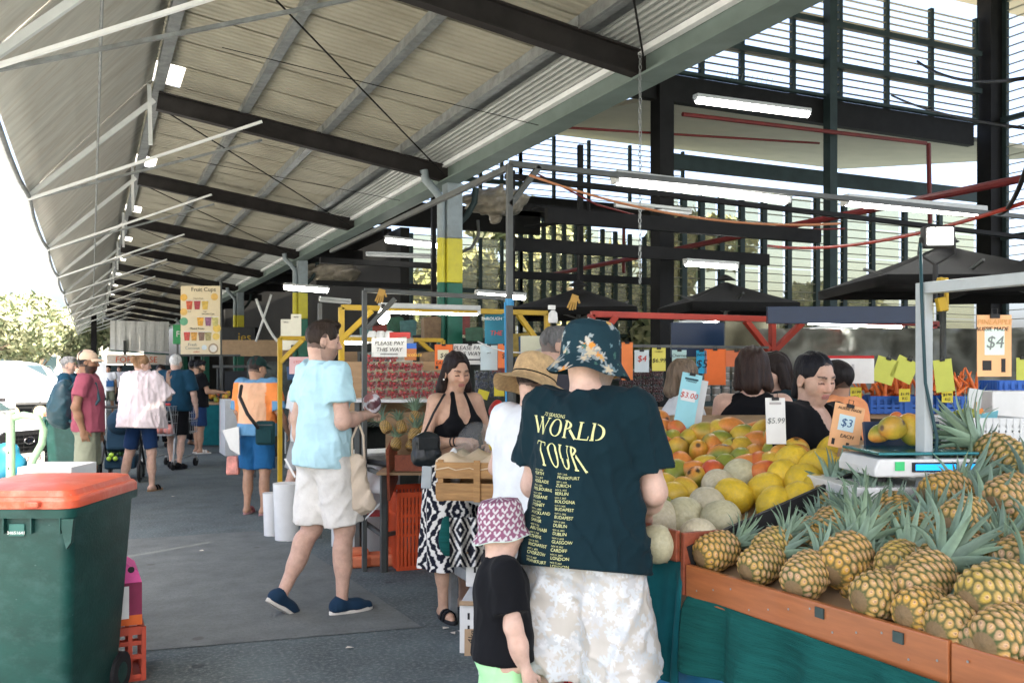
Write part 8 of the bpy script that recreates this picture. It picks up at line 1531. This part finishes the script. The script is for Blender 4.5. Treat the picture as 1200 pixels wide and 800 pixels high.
cable(sag(at(1170, 250, 4.2), at(1205, 190, 3.4), .05), .01, m_dark, 'dark cable rising at the right edge'); cable(sag(at(560, 400, 6.2), at(690, 372, 6.5), .15), .005, m_whitep, 'thin white cord looping across the frames'); cable(sag(at(300, 350, 19), at(325, 400, 19), .1), .03, m_white_st, 'pale rope triangle in the dim hall, left strand'); cable([at(318, 345, 19), at(300, 400, 19)], .025, m_white_st, 'pale rope triangle in the dim hall, right strand'); cable(sag(at(620, 205, 5.4), at(985, 262, 5.6), .10), .008, mat('tan_cable', (.4, .17, .08), .6), 'tan cable drooping from the tall post')
for (u, v, d, lab) in ((447, 343, 7.0, 'gold glove hooked on the grey frame'), (673, 350, 6.4, 'tan gloves hooked on the frame above the floral hat')): tag(MB().box((0, 0, 0), (.05, .018, .055)).cyl((-.02, 0, -.02), (-.026, 0, -.075), .007, 6).cyl((-.006, 0, -.02), (-.008, 0, -.085), .007, 6).cyl((.008, 0, -.02), (.01, 0, -.08), .007, 6).cyl((.02, 0, -.02), (.027, 0, -.07), .007, 6).cyl((.022, 0, .01), (.045, 0, -.02), .008, 6).build('work_glove', mat('tan_glove', (.40, .24, .06), .8), loc=at(u, v, d), rot=(0, .3, RZ)), lab, 'glove')
b_ = at(648, 370, 6.5); t = empty('spray_bottle', b_, 0, 'small white spray bottle hanging from the frame', 'bottle'); MB().lathe([(.03, -.05), (.035, -.03), (.03, .02), (.012, .04)], 12).build('bottle', m_whitep, t, smooth=40); MB().box((-.01, 0, .06), (.05, .02, .03)).build('trigger', m_whitep, t)
# ================================================================= the print on the tour tee
m_print = mat('print_yellow', (.66, .66, .30), .8, var=.12, scale=80)
bvh = None
me = TEE['shirt'].data; bvh = BVHTree.FromPolygons([v.co.copy() for v in me.vertices], [tuple(p.vertices) for p in me.polygons])
def on_back(me, M):                       # lay flat artwork on the back of the shirt
    bm = bmesh.new(); bm.from_mesh(me); bmesh.ops.triangulate(bm, faces=bm.faces[:]); long_ = [e for e in bm.edges if e.calc_length() > .02]
    if long_: bmesh.ops.subdivide_edges(bm, edges=long_, cuts=2)
    for v in bm.verts:
        q = M @ v.co; hit = bvh.ray_cast(Vector((q.x, -1.0, q.z)), Vector((0, 1, 0)))
        v.co = Vector((q.x, (hit[0].y if hit[0] else -.14) - .0022, q.z))
    o = bpy.data.meshes.new('print'); bm.to_mesh(o); bm.free(); return o
BC = TEE['T'](0, 0, 1.28); bz = float(BC[2]); bs = TEE['s']
def BM(x, z, rot=-.06): return Matrix.Translation((x, 0, bz + z)) @ Matrix.Rotation(rot, 4, 'Y') @ Matrix.Rotation(R(90), 4, 'X')
def glyphs(word, h, m, M, name, warp=None):
    # serif capitals drawn as pen strokes with thick and thin parts
    G = {'W': (1.25, [((0, 1), (.35, 0), .16), ((.35, 0), (.60, .85), .06), ((.58, 1), (.9, 0), .16), ((.9, 0), (1.2, 1), .06)], [(-.12, .14, 1), (.48, .70, 1), (1.08, 1.32, 1)]), 'R': (.86, [((.12, 0), (.12, 1), .15), ((.42, .5), (.86, 0), .15)], [(-.03, .28, 0), (-.03, .2, 1), (.76, .98, 0)]), 'L': (.70, [((.12, 0), (.12, 1), .15), ((.1, .03), (.66, .03), .06), ((.66, 0), (.70, .24), .05)], [(-.03, .28, 1), (-.03, .2, 0)]), 'D': (.92, [((.12, 0), (.12, 1), .15)], [(-.03, .2, 1), (-.03, .2, 0)]), 'O': (.98, [], []), 'T': (.86, [((.43, 0), (.43, 1), .15), ((.0, .97), (.86, .97), .06), ((.0, .97), (-.01, .74), .05), ((.86, .97), (.87, .74), .05)], [(.28, .58, 0)]), 'U': (.90, [((.12, .34), (.12, 1), .15), ((.78, .34), (.78, 1), .06)], [(-.03, .28, 1), (.66, .90, 1)])}
    ARC = {'R': [(.12, .74, .42, .24, -90, 90)], 'D': [(.30, .5, .55, .47, -90, 90)], 'O': [(.49, .5, .45, .50, 0, 360)], 'U': [(.45, .36, .33, .34, 180, 360)]}
    b = MB(); x = 0
    def quad(p, q, w_):
        p = Vector((p[0], p[1], 0)); q = Vector((q[0], q[1], 0)); d = (q - p).normalized(); nn = Vector((-d.y, d.x, 0)) * w_ / 2; k = 6
        P_ = [[p.lerp(q, i / k) + nn + Vector((x, 0, 0)), p.lerp(q, i / k) - nn + Vector((x, 0, 0))] for i in range(k + 1)]; b.grid(P_)
    for ch in word:
        wd, st, sf = G[ch]
        for p, q, w_ in st: quad(p, q, w_)
        for a0, a1, y in sf: quad((a0, .025 if y == 0 else .975), (a1, .025 if y == 0 else .975), .05)
        for (cx, cy, rx, ry, a0, a1) in ARC.get(ch, []):
            rows = []; k = 28
            for i in range(k + 1): a = R(a0 + (a1 - a0) * i / k); th = .055 + .115 * abs(math.cos(a)) ** 1.5; rows.append([Vector((x + cx + rx * math.cos(a), cy + ry * math.sin(a), 0)), Vector((x + cx + (rx - th) * math.cos(a), cy + (ry - th * .75) * math.sin(a), 0))])
            b.grid(rows)
        x += wd + .12
    V = []
    for q in b.v:
        xx, yy = (q[0] - x / 2) * h * .92, q[1] * h
        if warp: xx, yy = warp(xx, yy)
        V.append((xx, yy, 0))
    b.v = V; me = on_back(b.mesh(name), M); return mesh_obj(name, me, m_print, TEE['root'])
LX = -.045
glyphs('WORLD', .058, m_print, BM(LX + .012, .052, .085), 'shirt_print')
glyphs('TOUR', .050, m_print, BM(LX - .018, -.020, .085), 'shirt_print', warp=lambda x, y: (x * .98 + max(0, .022 - y) * 0 + (0 if y > .030 else (.030 - y) * .9), y if y > .030 else .030 - (.030 - y) * 2.0))
def pt(s, size, x, z, rot=.05): text(s, size, m_print, TEE['root'], BM(x, z, rot), align='LEFT', name='shirt_print', wrap=on_back)
pt('72 SEASONS', .0165, LX - .088, .128, .085)
c1 = ['PERTH', 'ADELAIDE', 'MELBOURNE', 'BRISBANE', 'SYDNEY', 'AUCKLAND', 'SAKHIR', 'ABU DHABI', 'ATHENS', 'BUCHAREST', 'CHORZOW', 'FRANKFURT']; c2 = ['FRANKFURT', 'ZURICH', 'BERLIN', 'BOLOGNA', 'BUDAPEST', 'BUDAPEST', 'DUBLIN', 'DUBLIN', 'GLASGOW', 'CARDIFF', 'LONDON', 'LONDON']
for i in range(12):
    for cs, x in ((c1, LX - .108), (c2, LX - .012)):
        z = -.072 - i * .0258 - (.008 if x > LX - .05 else 0); pt(cs[i], .0145, x, z, .02); pt('NOV %d, 2025' % (1 + 2 * i), .0072, x, z + .0115, .02)
finish_text()
